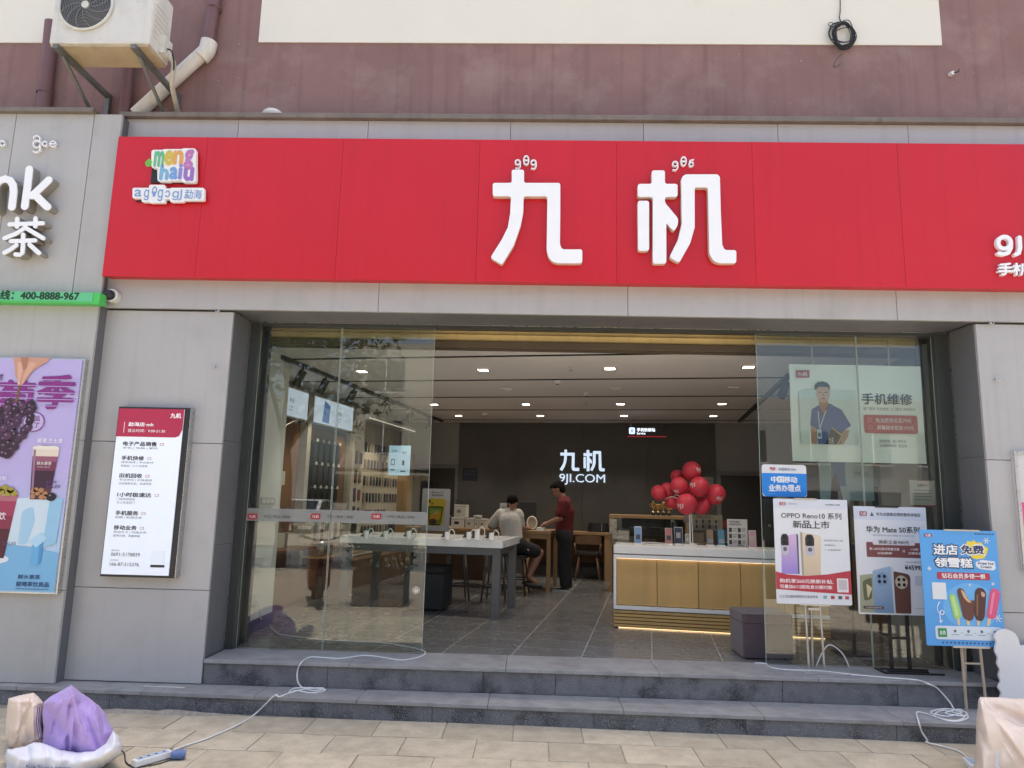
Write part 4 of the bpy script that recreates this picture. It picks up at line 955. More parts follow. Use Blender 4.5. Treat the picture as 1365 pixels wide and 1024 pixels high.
# ================================================================== ACCESSORY WALL ON THE LEFT
M_wood_d = mat('brown_wall_wood', (.15, .075, .035), .55, 0, .12, 3, stretch=(1, 1, .15))
M_wood = mat('oak_veneer', (.38, .235, .11), .5, 0, .10, 3, stretch=(1, 1, .12), rnd=.03)
M_wood_l = mat('light_oak_panel', (.60, .375, .13), .5, 0, .08, 3, stretch=(3, 3, .25), rnd=.03)
M_post = mat('grey_post', (.36, .34, .29), .5)
aw = thing('accessory_wall', 'brown wall display with posts and phone cases behind the left glass', 'display wall', (UL, 9.5, ZF), None, 'I')
E_ = UL+.06
Zc = lambda px, py: iu(px, py, UL+.07)
# upright panels
ve = [7.4, 8.70, 10.33]
part(MB().box(UL, UL+.05, 7.2, 10.30, ZF+.12, 2.60), 'wood_panel', M_wood_d, aw)
part(MB().box(UL, UL+.30, 7.2, 12.6, ZF, ZF+.40), 'plinth_cabinet', M_wood_d, aw, bevel=.004)
M_case_board = mat('warm_grey_board', (.50, .44, .36), .7, 0, .05, 2)
part(MB().box(UL, UL+.05, 10.34, 12.62, ZF+.42, 2.86), 'case_board', M_case_board, aw)
part(MB().box(UL, UL+.18, 12.63, 13.1, ZF, 2.5), 'end_panel', M_wood, aw)
for v in (8.82, 10.315): part(MB().box(UL+.05, UL+.16, v-.05, v+.05, ZF+.40, 2.98), 'post', M_post, aw)
cb = part(MB().box(UL, UL+.35, 10.38, 12.62, 2.865, 2.93), 'canopy', mat('canopy_white', (.5, .49, .47), .6), aw)
part(MB().box(UL+.352, UL+.358, 10.38, 12.6, 2.872, 2.878), 'light_strip', lamp_mat('strip_glow', 'fff2dc', .35), cb)
o = OFF[aw.name]
# light boxes
def light_box(v0, v1, z0, z1_, lab, emit=.22):
    t = thing('light_box', lab, 'light box', (UL+.16, v0, z0), 'light boxes on the accessory wall', 'I')
    part(MB().box(UL+.051, UL+.155, v0, v1, z0, z1_), 'case', M_post, t); part(MB().box(UL+.156, UL+.162, v0+.02, v1-.02, z0+.02, z1_-.02), 'lit_face', ink('cfdcec', emit), t)
    w = v1-v0
    part(MB().prism([(v0+w*.20, z0+.05), (v0+w*.36, z0+.04), (v0+w*.38, z1_-.10), (v0+w*.24, z1_-.04)], UL+.163, UL+.164, 'x'), 'printed_phone', ink('5a7ab0', .2), t)
    # lettering runs along the wall
    for k, (s, zz, hh_) in enumerate((('新品', z0+.20, .06), ('以旧换新', z0+.13, .025), ('购机有礼', z0+.09, .025))):
        vs, fs = text_mb(s, .01, 0); ax = max(v.x for v in vs); sc = hh_; mb = MB(); mb.add([(UL+.164, v0+w*.58+v.x*sc, zz+v.y*sc) for v in vs], fs); part(mb, 'lettering', ink('50607a'), t)
light_box(8.90, 10.22, 2.63, 3.02, 'second light box with a blue phone high on the accessory wall')
light_box(7.5, 8.74, 2.63, 3.02, 'light box half hidden behind the pale green pier')
# packages on hooks, black rack
part(MB().box(UL+.051, UL+.07, 9.05, 9.98, 1.42, 2.42), 'black_rack_board', M_black, aw)
pk = MB().box(0, .025, -.055, .055, 0, .24); pk_m = part(pk, 'hanging_package', mat('black_package', (.02, .02, .022), .35, 0, .2, 8), aw)
pk_m.location = (.09, 0, 0); first_used = False
tag = mat('white_tag', (.7, .7, .68), .5)
for r_ in range(3):
    for k in range(5):
        v = 9.14+.18*k; z = 1.52+.315*r_
        q = pk_m if not first_used else copy_part(pk_m, aw); first_used = True
        q.location = Vector((UL+.085, v, z))+Vector((0, 0, 0))-o+OFF[aw.name]*0
        tb = MB().box(UL+.13, UL+.134, v-.03, v+.03, z+.25, z+.29); part(tb, 'price_tag', tag, aw)
        part(MB().cyl((UL+.07, v, z+.262), (UL+.13, v, z+.262), .004, n=6), 'hook', M_steel, aw)
# verts of the package were offset by OFF: undo
for v in pk_m.data.vertices: v.co += o
M_pk2 = [mat('carton_a', (.52, .48, .38), .6), mat('carton_b', (.30, .28, .25), .6), mat('carton_c', (.55, .55, .52), .6), mat('carton_d', (.12, .11, .12), .6)]
for k in range(9): part(MB().box(UL+.06, UL+.15, 9.06+.105*k, 9.15+.105*k, 1.06+.0*k, 1.32+.03*(k % 2)), 'small_carton', M_pk2[k % 4], aw)
part(MB().box(UL+.05, UL+.40, 8.88, 10.26, 1.02, 1.055), 'shelf', M_post, aw); part(MB().box(UL+.05, UL+.45, 8.88, 10.26, .86, .885), 'shelf', M_wood, aw)
for k in range(8): part(MB().box(UL+.10, UL+.28, 8.94+.16*k, 9.07+.16*k, .887, .98+.02*(k % 3)), 'small_carton', M_pk2[(k*3+1) % 4], aw)
for k in range(4): part(MB().box(UL+.06, UL+.12, 7.75+.23*k, 7.87+.23*k, 1.35+.22*(k % 3), 1.52+.22*(k % 3)), 'small_carton', M_pk2[k], aw)
for k in range(4): part(MB().box(UL+.06, UL+.14, 7.72+.25*k, 7.90+.25*k, 1.03, 1.2), 'small_carton', M_pk2[(k+2) % 4], aw)
part(MB().box(UL+.05, UL+.4, 7.4, 8.76, 1.0, 1.028), 'shelf', M_wood_d, aw)
# phone cases on the warm board
cm = MB().prism(rrect(-.033, -.075, .033, .075, .014, 3), 0, .012, 'x')
cases = [part(cm, 'phone_case', mat('case_%d' % k, c, .45, 0, .1, 10), aw) for k, c in enumerate([(.05, .05, .055), (.12, .11, .11), (.20, .07, .06), (.06, .08, .12), (.30, .26, .22), (.02, .02, .022), (.14, .12, .16)])]
for c_ in cases:
    for v in c_.data.vertices: v.co += o
rg = random.Random(11); fresh = set()
rowz = [2.47, 2.20, 1.93, 1.66, 1.39, 1.13]
for j, z in enumerate(rowz):
    for k in range(12 if j not in (4,) else 8):
        v = 11.04+.135*k
        if v > 12.55: break
        ci = rg.randrange(len(cases))
        if j == 0 and k > 9 and rg.random() < .5: continue
        q = cases[ci] if ci not in fresh else copy_part(cases[ci], aw); fresh.add(ci)
        q.location = Vector((UL+.055, v, z))-o
for j, (z, c) in enumerate(((2.28, '4a4458'), (1.98, '5c3034'), (1.70, '565060'), (1.42, '4c4a50'))):   # framed picture cards
    part(MB().box(UL+.052, UL+.06, 10.48, 10.72, z-.10, z+.10), 'picture_card', ink(c), aw); part(MB().prism(rrect(10.80, z-.09, 10.88, z+.08, .014, 3), UL+.055, UL+.067, 'x'), 'phone_case', cases[j].data.materials[0], aw)
part(MB().box(UL+.052, UL+.06, 10.44, 10.82, .98, 1.27), 'dark_screen', ink('14141c'), aw); part(MB().box(UL+.052, UL+.06, 12.22, 12.55, 1.02, 1.27), 'picture_card', ink('30303c'), aw)
for k, s in enumerate(('潮流配件', '精选手机壳膜', '品质好物')):
    vs, fs = text_mb(s, .01, 0); sc = (.13, .06, .05)[k]; mb = MB(); mb.add([(UL+.053, 10.46+v.x*sc, 2.66-.09*k+v.y*sc) for v in vs], fs); part(mb, 'lettering', ink('2a2624'), aw)
# hanging pale tag and its cord
q = iv(376, 574, 7.9); t = thing('hanging_tag', 'small pale tag on a cord in front of the accessory wall', 'tag', tuple(q), None, 'I')
part(MB().obox(q, (.03, .05, .15), Matrix.Rotation(R(28), 3, 'Y')), 'tag', mat('tag_cream', (.6, .58, .46), .5), t, bevel=.008)
e1 = iv(397, 559, 8.3); part(MB().cyl(q+Vector((.03, 0, .06)), e1, .003, n=5), 'cord', M_white_plastic, t)
# pale blue hanging display at the end of the wall
vD = 10.9; a = iv(519, 594, vD); b = iv(545, 634, vD); w, h = b.x-a.x, a.z-b.z
bd = thing('hanging_display', 'pale blue lit display board hanging past the phone case wall', 'display', (a.x, vD, b.z), None, 'I', local=True)
part(MB().box(0, w, 0, .03, 0, h), 'board', ink('b8daee', .2), bd)
B = Board(bd, w, h)
B.rect(.12, .45, .30, .66, ink('607080'), 1, 'printed_phone'); B.rect(.15, .48, .27, .63, ink('b8daee', .2), 2, 'printed_phone'); B.rect(.66, .50, .75, .66, ink('20242c'), 1, 'printed_phone'); B.rect(.12, .8, .3, .84, ink('506070'), 1); B.rect(.58, .84, .82, .88, ink('506070'), 1)
B.text('换新', .62, .2, .85, .27, ink('405060'), 1); B.text('回收', .14, .14, .4, .22, ink('405060'), 1)
for x in (.1*w, .9*w): part(MB().cyl((x, .015, h), (x, .015, CEIL-b.z), .003, n=6), 'suspension_wire', M_steel, bd)

# ================================================================== WHITE DISPLAY TABLE
M_white_top = mat('white_table_top', (.82, .82, .80), .3, 0, .02, 2)
M_grey_leg = mat('grey_table_leg', (.13, .13, .132), .45, 0, .04, 3)
tu0, tu1, tv0, tv1, tz = -3.64, -1.66, 8.18, 9.30, 1.21
wt = thing('display_table', 'long white topped display table with grey legs left of the entrance', 'table', ((tu0+tu1)/2, (tv0+tv1)/2, ZF), None, 'I')
part(MB().box(tu0, tu1, tv0, tv1, tz-.085, tz), 'tabletop', M_white_top, wt, bevel=.004)
for u in (tu0+.03, tu1-.12):
    for v in (tv0+.03, tv1-.12): part(MB().box(u, u+.09, v, v+.09, ZF, tz-.086), 'leg', M_grey_leg, wt, bevel=.003)
mb = MB()
mb.box(tu0+.122, tu1-.122, tv0+.04, tv0+.08, tz-.17, tz-.087); mb.box(tu0+.122, tu1-.122, tv1-.08, tv1-.04, tz-.17, tz-.087); mb.box(tu1-.11, tu1-.07, tv0+.125, tv1-.125, tz-.17, tz-.087); mb.box(tu0+.07, tu0+.11, tv0+.125, tv1-.125, tz-.17, tz-.087)
part(mb, 'apron', M_grey_leg, wt)
part(MB().box(tu1-.10, tu1-.092, tv0+.002, tv1-.002, tz+.0005, tz+.0015), 'joint_line', M_grey_leg, wt)
# phone holders with curly cable
def holder(px, py, tall, lab):
    q = iz(px, py, tz); t = thing('phone_holder', lab, 'phone holder', (q.x, q.y, tz), 'white phone holders on the display table', 'I', local=True)
    h = .12 if tall else .085
    part(MB().lathe([(.034, .0), (.034, .006), (.030, .012), (.030, h-.006), (.026, h)], n=18), 'body', M_white_plastic, t, smooth=40)
    part(MB().tube(smooth_path([(.02, 0, h), (.05, .0, h+.03), (.085, .0, h-.01), (.075, 0, .02), (.05, .01, .004)], 6), .0055, 6), 'cable', M_white_plastic, t, smooth=True)
    ph_ = part(MB().obox((-.05, .12, .045), (.075, .15, .009), Matrix.Rotation(R(18), 3, 'X')), 'phone', M_black, t, bevel=.003)
for k, (px, py, tall, lab) in enumerate(((488, 718, 0, 'leftmost phone holder on the display table, seen through the glass'), (514, 718.5, 0, 'phone holder left of the yellow phone standee, second from left'), (545, 718, 0, 'phone holder nearest the yellow phone standee on its left'),
        (596, 719, 0, 'phone holder just right of the yellow phone standee'), (625, 719.5, 0, 'small phone holder beside the taller white one'), (636, 720, 1, 'tallest white phone holder on the display table'), (655, 720.5, 0, 'rightmost phone holder near the table corner'))):
    holder(px, py, tall, lab)
# yellow phone standee
a = iz(561, 707, tz); w, h = .43, .60
st = thing('phone_standee', 'white standee showing a yellow phone on the display table', 'standee', (a.x, a.y, tz), None, 'I', R(-4), local=True)
part(MB().prism(rrect(0, 0, w, h, .02), 0, .008), 'board', ink('d6d6d4'), st); part(MB().box(.02, w-.02, -.03, .09, 0, .003), 'foot', M_steel, st)
B = Board(st, w, h)
B.text('iPhone 14', .34, .07, .74, .11, ink('3a3a3c'), 1, .02); B.text('黄色新登场', .34, .135, .76, .18, ink('3a3a3c'), 1, .02)
B.poly([(.19, .27), (.24, .235), (.80, .235), (.86, .28), (.78, .84), (.70, .88), (.26, .88), (.22, .84)], ink('d8be3c'), 1, 'printed_phone', .02)
B.poly([(.22, .44), (.28, .42), (.74, .42), (.78, .45), (.68, .85), (.62, .87), (.28, .87)], ink('16160f'), 2, 'printed_phone', .015)
B.poly([(.25, .45), (.75, .45), (.66, .845), (.30, .845)], ink('7c9a2c'), 3, 'printed_screen', .01); B.poly([(.30, .62), (.70, .52), (.67, .72), (.32, .82)], ink('e0a42c'), 4, 'printed_screen', .02)
B.oval(.43, .78, .13, .065, ink('5a3a2c'), 5); B.rect(.38, .425, .58, .455, ink('16160f'), 5, 'printed_notch'); B.text('CAT', .36, .52, .62, .60, ink('d8e0a0'), 6, .02); B.oval(.28, .305, .045, .035, ink('6a5420'), 3); B.oval(.37, .36, .035, .025, ink('6a5420'), 3)
# stools beneath the table
M_stool = mat('grey_stool_metal', (.11, .11, .112), .45, .4)
sp_ = thing('metal_stool', 'grey metal stool under the display table, nearest its right end', 'stool', (0, 0, 0), 'grey stools at the display table', 'I', local=True)
part(MB().cyl((0, 0, .60), (0, 0, .635), .16, n=20), 'seat', mat('stool_seat', (.05, .048, .046), .5), sp_, smooth=40)
for sx_ in (-1, 1):
    for sy_ in (-1, 1): part(MB().tube([(sx_*.10, sy_*.10, .60), (sx_*.165, sy_*.165, 0)], .013, 8), 'leg', M_stool, sp_, smooth=True)
rr = [(.145, .145, .2), (-.145, .145, .2), (-.145, -.145, .2), (.145, -.145, .2)]; part(MB().tube(rr, .009, 6, True), 'foot_ring', M_stool, sp_, smooth=True)
q0 = (-2.05, 9.75, ZF); sp_.location = MI @ Vector(q0)
copy_thing(sp_, (-2.60, 9.7, ZF), 'grey metal stool under the middle of the display table', 'I', .4)
copy_thing(sp_, (-3.15, 9.75, ZF), 'grey metal stool at the left end of the display table', 'I', .2)
bx_ = thing('storage_cube', 'dark upholstered storage cube on the floor left of the white table legs', 'stool', (-2.72, 8.75, ZF), None, 'I')
part(MB().box(-2.95, -2.45, 8.55, 9.0, ZF+.02, ZF+.44), 'body', mat('charcoal_fabric', (.035, .034, .034), .9, 0, .1, 20), bx_, bevel=.02); part(MB().box(-2.96, -2.44, 8.54, 9.01, ZF+.445, ZF+.52), 'cushion', mat('charcoal_fabric', (.035, .034, .034)), bx_, bevel=.025)

# ================================================================== OAK WORK TABLE WITH BOXES
ou0, ou1, ov0, ov1, oz = -3.75, -1.47, 10.9, 11.75, 1.225
ot = thing('work_table', 'oak work table where the two men meet at the back of the shop', 'table', ((ou0+ou1)/2, (ov0+ov1)/2, ZF), None, 'I')
part(MB().box(ou0, ou1, ov0, ov1, oz-.05, oz), 'tabletop', M_wood, ot, bevel=.004)
for u in (ou0+.01, ou1-.065):
    for v in (ov0+.01, ov1-.065): part(MB().box(u, u+.055, v, v+.055, ZF, oz-.051), 'leg', M_wood, ot, bevel=.003)
mb = MB(); mb.box(ou0+.07, ou1-.07, ov0+.02, ov0+.05, oz-.12, oz-.052); mb.box(ou0+.07, ou1-.07, ov1-.05, ov1-.02, oz-.12, oz-.052); part(mb, 'apron', M_wood, ot)
part(MB().box(ou0+.08, ou0+1.1, ov1-.18, ov1-.15, ZF+.05, oz-.13), 'back_board', M_wood_d, ot)
def carton(u0, v0, w, d, z0, h, lab, m, tone='8a8276'):
    t = thing('carton', lab, 'box', (u0+w/2, v0+d/2, z0), 'boxes on the oak work table', 'I')
    part(MB().box(u0, u0+w, v0, v0+d, z0, z0+h), 'box', m, t, bevel=.003); part(MB().box(u0-.001, u0+w+.001, v0-.001, v0+d+.001, z0+h-.03, z0+h-.027), 'lid_seam', ink('5a564e'), t)
    part(MB().box(u0+w*.25, u0+w*.6, v0-.002, v0-.0012, z0+h*.35, z0+h*.6), 'printed_label', ink(tone), t)
Mc = mat('white_carton', (.56, .53, .47), .6, 0, .04, 5, rnd=.06)
def cpx(x0, x1, y1, y0, v, lab, tone='8a8276', zbase=None):
    a = iv(x0, y1, v); b = iv(x1, y0, v); z0 = oz+.001 if zbase is None else zbase
    carton(a.x, v, b.x-a.x, .2, z0, max(.04, b.z-z0), lab, Mc, tone); return b.z
zz = cpx(601, 619, 701, 690, 11.05, 'pale printer box at the left of the boxes on the oak table', '2a2a2a')
cpx(605, 621, 690, 673, 11.06, 'tall pale box standing on the printer box', '8a8276', zz+.003)
cpx(620, 632, 701, 691, 11.05, 'second pale box from the left on the oak table')
cpx(632.5, 638, 701, 692, 11.05, 'third pale box on the oak table, narrow'); z5 = cpx(638.5, 648, 701, 692, 11.05, 'rightmost pale box on the oak table')
cpx(631, 639, 692, 688, 11.08, 'flat little box lying on top of the others', '8a8276', z5+.01)
wkr = thing('wire_rack', 'black wire rack above the tall pale box', 'rack', tuple(iv(613, 673, 11.1)), None, 'I')
a = iv(605, 673, 11.08); b = iv(622, 666, 11.08); mb = MB()
for k in range(6): x = a.x+(b.x-a.x)*k/5; mb.cyl((x, 11.08, a.z+.004), (x, 11.08, b.z), .004, n=5); mb.cyl((x, 11.26, a.z+.004), (x, 11.26, b.z), .004, n=5)
for v in (11.08, 11.26): mb.cyl((a.x, v, b.z), (b.x, v, b.z), .005, n=5); mb.cyl((a.x, v, (a.z+b.z)/2), (b.x, v, (a.z+b.z)/2), .004, n=5); mb.cyl((a.x, v, a.z+.006), (b.x, v, a.z+.006), .004, n=5)
for x in (a.x, b.x): mb.cyl((x, 11.08, b.z), (x, 11.26, b.z), .005, n=5)
part(mb, 'rack_wires', M_black_metal, wkr)
# lamp-like round mirror, bottle, papers, monitor
q = iv(709, 702, 11.2)
rl = thing('round_mirror', 'round pale ring mirror standing on the oak table between the men', 'mirror', (q.x, 11.2, oz), None, 'I', local=True)
part(MB().tube([(.075*math.cos(k*.3142), 0, .105+.095*math.sin(k*.3142)) for k in range(20)], .012, 8, True), 'ring', mat('ring_white', (.72, .68, .58), .4), rl, smooth=True)
part(MB().prism(ellipse(0, .105, .07, .09), .004, .010), 'disc', mat('mirror_disc', (.40, .35, .27), .35, 0), rl); part(MB().box(-.06, .06, -.04, .04, 0, .012), 'base', M_black, rl, bevel=.003)
q = iv(697, 700, 11.25); bt_ = thing('bottle', 'small white bottle on the oak table left of the ring mirror', 'bottle', (q.x, 11.25, oz), None, 'I', local=True)
part(MB().lathe([(.02, 0), (.024, .01), (.024, .09), (.012, .105), (.012, .13)], n=14), 'body', M_white_plastic, bt_, smooth=40); part(MB().cyl((0, 0, .13), (0, 0, .15), .014, n=12), 'cap', M_white_plastic, bt_)
q = iv(720, 703, 11.1); t = thing('paper_box', 'small white box and papers beneath the standing man\'s hands', 'box', (q.x, 11.1, oz), None, 'I', local=True)
part(MB().box(-.05, .07, -.03, .08, 0, .045), 'box', M_white_plastic, t, bevel=.004); part(MB().obox((.08, -.04, .003), (.16, .12, .003), Matrix.Rotation(.3, 3, 'Z')), 'sheet', mat('paper', (.7, .7, .68), .7), t)
q = iv(683, 690, 11.5); t = thing('monitor', 'black monitor on the oak table behind the seated man', 'monitor', (q.x+.1, 11.55, oz), None, 'I', local=True)
part(MB().box(-.30, .28, 0, .03, .10, .43), 'screen', M_black, t, bevel=.005); part(MB().box(-.03, .03, .03, .06, 0, .25), 'stand', M_black, t); part(MB().box(-.10, .10, -.05, .10, 0, .012), 'base', M_black, t)
q = iv(670, 672, 11.4); t = thing('leaflet_holder', 'small white leaflet holder behind the seated man\'s head', 'holder', (q.x, 11.38, oz), None, 'I', local=True)
part(MB().box(-.04, .07, 0, .012, .0, .40), 'card', ink('b0b0ac'), t); Board(t, .11, .4, -.04, 0, 0).text('会员', .3, .12, .9, .22, ink('404448'), 1)
# black stools the men use: seat under the seated man
# ================================================================== BACK DESK, BAG, CHAIR
dk_ = thing('back_desk', 'oak desk against the charcoal wall behind the standing man', 'desk', (-1.3, 13.1, ZF), None, 'I')
part(MB().box(-2.2, -.70, 12.8, 13.37, 1.10, 1.15), 'desktop', M_wood, dk_, bevel=.004)
part(MB().box(-.79, -.71, 12.82, 13.37, ZF, 1.099), 'side_panel', M_wood, dk_); part(MB().box(-2.19, -2.11, 12.82, 13.37, ZF, 1.099), 'side_panel', M_wood, dk_); part(MB().box(-2.1, -.8, 13.30, 13.33, .6, 1.098), 'modesty_panel', M_wood_d, dk_)
a = iv(783, 707, 13.0); b = iv(812, 695, 13.0)
bgk = thing('black_bag', 'black shoulder bag on the back desk', 'bag', ((a.x+b.x)/2, 13.0, 1.15), None, 'I')
def bagf(s, t_):
    th = s*2*math.pi; z = t_; r_ = 1-.12*z*z; cxp = (a.x+b.x)/2
    return Vector((cxp+(b.x-a.x)/2*r_*math.copysign(abs(math.cos(th))**.5, math.cos(th)), 13.05+.07*r_*math.copysign(abs(math.sin(th))**.6, math.sin(th)), 1.152+.155*z+.012*noise.noise(Vector((th, z*3, 2)))))
mb = MB().grid(bagf, 28, 7, True); mb.f.append([6*28+i for i in range(28)]); part(mb, 'body', mat('black_leather', (.015, .015, .016), .4), bgk, smooth=50)
part(MB().tube(smooth_path([(a.x+.08, 13.0, 1.28), (a.x+.12, 12.97, 1.17), ((a.x+b.x)/2, 12.96, 1.165), (b.x-.1, 12.98, 1.18), (b.x-.06, 13.02, 1.29)], 5), .006, 6), 'strap', M_black, bgk, smooth=True)
part(MB().box((a.x+b.x)/2+.06, (a.x+b.x)/2+.066, 12.963, 12.975, 1.17, 1.29), 'buckle', M_steel, bgk)
ch = thing('wooden_chair', 'brown chair with curved backrest and splayed legs at the back desk', 'chair', (-1.06, 12.75, ZF), None, 'I', local=True)
M_ch = mat('walnut', (.17, .095, .055), .5, 0, .1, 4, stretch=(1, 1, .2)); M_seat = mat('dark_leatherette', (.03, .027, .025), .5)
def backf(s, t_):
    a_ = R(200)+s*R(140); return Vector((.24*math.cos(a_), .20*math.sin(a_)-.02, .62+.16*t_-.03*abs(s-.5)*2*t_))
mb = MB().grid(backf, 15, 4); mb2 = MB().grid(lambda s, t_: backf(s, t_)*.96+Vector((0, 0, .025)), 15, 4); mb2.f = [f[::-1] for f in mb2.f]; mb.add(mb2.v, mb2.f); part(mb, 'backrest', M_ch, ch, smooth=True)
part(MB().prism(rrect(-.23, -.19, .23, .22, .09), .44, .49, 'z'), 'seat', M_seat, ch, bevel=.012)
for sx_ in (-1, 1):
    part(MB().tube([(sx_*.20, -.19, .46), (sx_*.225, -.21, .64)], .014, 8), 'back_post', M_ch, ch, smooth=True)
    for sy_ in (-1, 1): part(MB().tube([(sx_*.14, sy_*.13, .45), (sx_*.215, sy_*.20, 0)], [.020, .013], 8), 'leg', M_ch, ch, smooth=True)

# ================================================================== SERVICE COUNTER
cu0, cu1, cv0, cv1, cz = -.40, 1.80, 8.11, 8.75, 1.208
ct = thing('service_counter', 'white counter with light oak door panels and slatted base right of the entrance', 'counter', ((cu0+cu1)/2, 8.4, ZF), None, 'I')
part(MB().box(cu0, cu1, cv0, cv1, cz-.085, cz), 'counter_top', M_white_top, ct, bevel=.004)
part(MB().box(cu0+.004, cu1-.004, cv0+.006, cv1-.01, cz-.095, cz-.0855), 'shadow_gap', M_grey_leg, ct)
mb = MB(); mb.box(cu0, cu1, cv0+.002, cv1-.02, cz-.135, cz-.096); mb.box(cu0, cu0+.03, cv0+.002, cv1-.02, .575, cz-.1355); mb.box(cu0, cu1, cv0+.002, cv1-.02, .535, .5745); part(mb, 'white_frame', M_white_top, ct)
part(MB().box(cu0+.031, cu1-.03, cv0+.10, cv1-.03, .576, cz-.136), 'carcass', M_wood_l, ct)
du = (1.80-(cu0+.035))/5
for k in range(5): part(MB().box(cu0+.034+du*k, cu0+.034+du*(k+1)-.006, cv0+.022, cv0+.042, .582, cz-.145), 'door_panel', M_wood_l, ct, bevel=.002)
for k in range(5): part(MB().box(cu0+.004, cu1, cv0+.006, cv0+.03, .352+.036*k, .379+.036*k), 'base_slat', M_wood_l, ct, bevel=.003)
part(MB().box(cu0+.01, cu1, cv0+.032, cv1-.04, .345, .534), 'base_box', M_wood_d, ct); part(MB().box(cu0+.06, cu1-.1, cv0+.08, cv1-.1, ZF+.0005, .3445), 'plinth', M_black, ct)
part(MB().box(cu0+.05, cu1-.05, cv0+.035, cv0+.05, .340, .3445), 'plinth_light', lamp_mat('plinth_glow', 'ffd49a', 1.2), ct)
part(MB().box(cu0+.02, cu1-.02, cv0+.012, cv0+.018, cz-.1375, cz-.1360), 'under_top_light', lamp_mat('under_glow', 'ffdcae', 1.6), ct)
def on_counter(px, py): return iz(px, py, cz)
def stand_phone(x0, x1, yt, yb, body, screen, lab, tilt=12):
    q = on_counter((x0+x1)/2, yb); dpx = F_PX/q.y; w = (x1-x0)/dpx*1.0; h = (yb-yt)/dpx
    t = thing('display_phone', lab, 'phone', (q.x, q.y, cz), 'phones standing on the service counter', 'I', local=True)
    rm = Matrix.Rotation(R(-tilt), 3, 'X')
    part(MB().obox((0, 0, h/2), (w, .009, h), rm), 'body', ink(body), t, bevel=.003)
    mb = MB().obox((0, -.006, 0), (w*.86, .001, h*.9), None); mb.v = [rm @ v+Vector((0, 0, h/2)) for v in mb.v]; part(mb, 'screen', ink(screen), t)
    kk = sum(map(ord, lab)) % 4
    mb = MB().obox((w*(.05-.03*kk), -.0075, h*(-.22+.12*kk)), (w*(.72-.12*kk), .001, h*(.22+.05*kk)), None); mb.v = [rm @ v+Vector((0, 0, h/2)) for v in mb.v]; part(mb, 'screen_picture', ink(['8a929c', '3c4450', 'b0a8a0', '59616c'][kk]), t)
    part(MB().box(-.045, .045, -.05, .06, 0, .012), 'base', M_white_plastic, t, bevel=.003); part(MB().obox((0, .03, h*.3), (.02, .01, h*.6), Matrix.Rotation(R(16), 3, 'X')), 'prop', M_steel, t)
stand_phone(846, 855, 703, 725.5, 'c8ccd2', '6f8fb4', 'white phone with blue picture at the left end of the counter')
stand_phone(887, 896, 705, 726, 'b89a98', 'a4706a', 'phone with a pink and red picture on the counter')
stand_phone(899, 910, 704, 726, 'a8acb4', '3a3e4c', 'phone with dark lower screen beside the pink one')
stand_phone(913.5, 919, 713, 727, 'd0cec8', '8a8478', 'smallest pale phone on the counter by the balloon pole', 8)
stand_phone(942, 951, 707, 727.5, '504a44', '8a7860', 'phone with brown picture right of the tan card box')
stand_phone(957, 966, 707, 728, '30485a', '4a7c94', 'phone with a blue picture below the price board')
stand_phone(999, 1008, 709, 731, 'd0c2c4', 'b8939a', 'pale pink card stand at the right of the counter', 6)
def counter_board(x0, x1, yt, yb, col, lab, name='price_board', dv=0, legs=False, grid=None, tilt=0):
    q = on_counter((x0+x1)/2, yb if not legs else 726); q.y += dv; k = F_PX/q.y; a = iv(x0, yb, q.y); b = iv(x1, yt, q.y); w, h = b.x-a.x, b.z-a.z
    t = thing(name, lab, 'board', (a.x, q.y, cz), None, 'I', local=True); z0 = (a.z-cz) if legs else 0
    part(MB().box(0, w, 0, .006, z0, z0+h), 'board', ink(col), t)
    if legs:
        for x in (w*.5,): part(MB().cyl((x, .01, .005), (x, .01, z0+.02), .006, n=8), 'pole', M_steel, t)
        part(MB().box(w*.5-.05, w*.5+.05, -.03, .05, 0, .006), 'foot', M_steel, t)
    else: part(MB().box(0, w, -.04, .06, 0, .01), 'foot', mat('acrylic_grey', (.3, .3, .32), .3), t)
    B = Board(t, w, h, 0, z0)
    if grid:
        B.text('手机配件 超值优惠', .1, .06, .62, .13, ink('34302c'), 1, .01); B.text('每周特惠 限时抢购', .1, .16, .7, .22, ink('34302c'), 1, .01)
        r_, c_ = grid
        for i in range(r_):
            for j in range(c_):
                x = .08+j*.88/c_; y = .32+i*.66/r_
                B.rect(x, y, x+.30/c_, y+.46/r_, ink('3a3a40'), 1, 'printed_item'); B.rect(x+.4/c_, y+.05/r_, x+.78/c_, y+.13/r_, ink('70706c'), 1, 'printed_line'); B.rect(x+.4/c_, y+.25/r_, x+.7/c_, y+.33/r_, ink('70706c'), 1, 'printed_line')
    return t
counter_board(970, 996, 693, 729, 'bdbdba', 'white sheet with a grid of offers standing on the counter', grid=(3, 2))
counter_board(924, 963, 687, 706.5, '8e8676', 'tan price board on a pole behind the counter phones', legs=True, dv=.25, grid=(2, 4))
counter_board(911, 923, 687, 697, '8a8478', 'small tan notice left of the price board by the balloon pole', legs=True, dv=.3)
counter_board(924, 938, 711, 726, '7a6a54', 'low brown card box in the middle of the counter', dv=.05)
counter_board(964, 971, 694, 704, 'a04038', 'little red card behind the price board', legs=True, dv=.45)
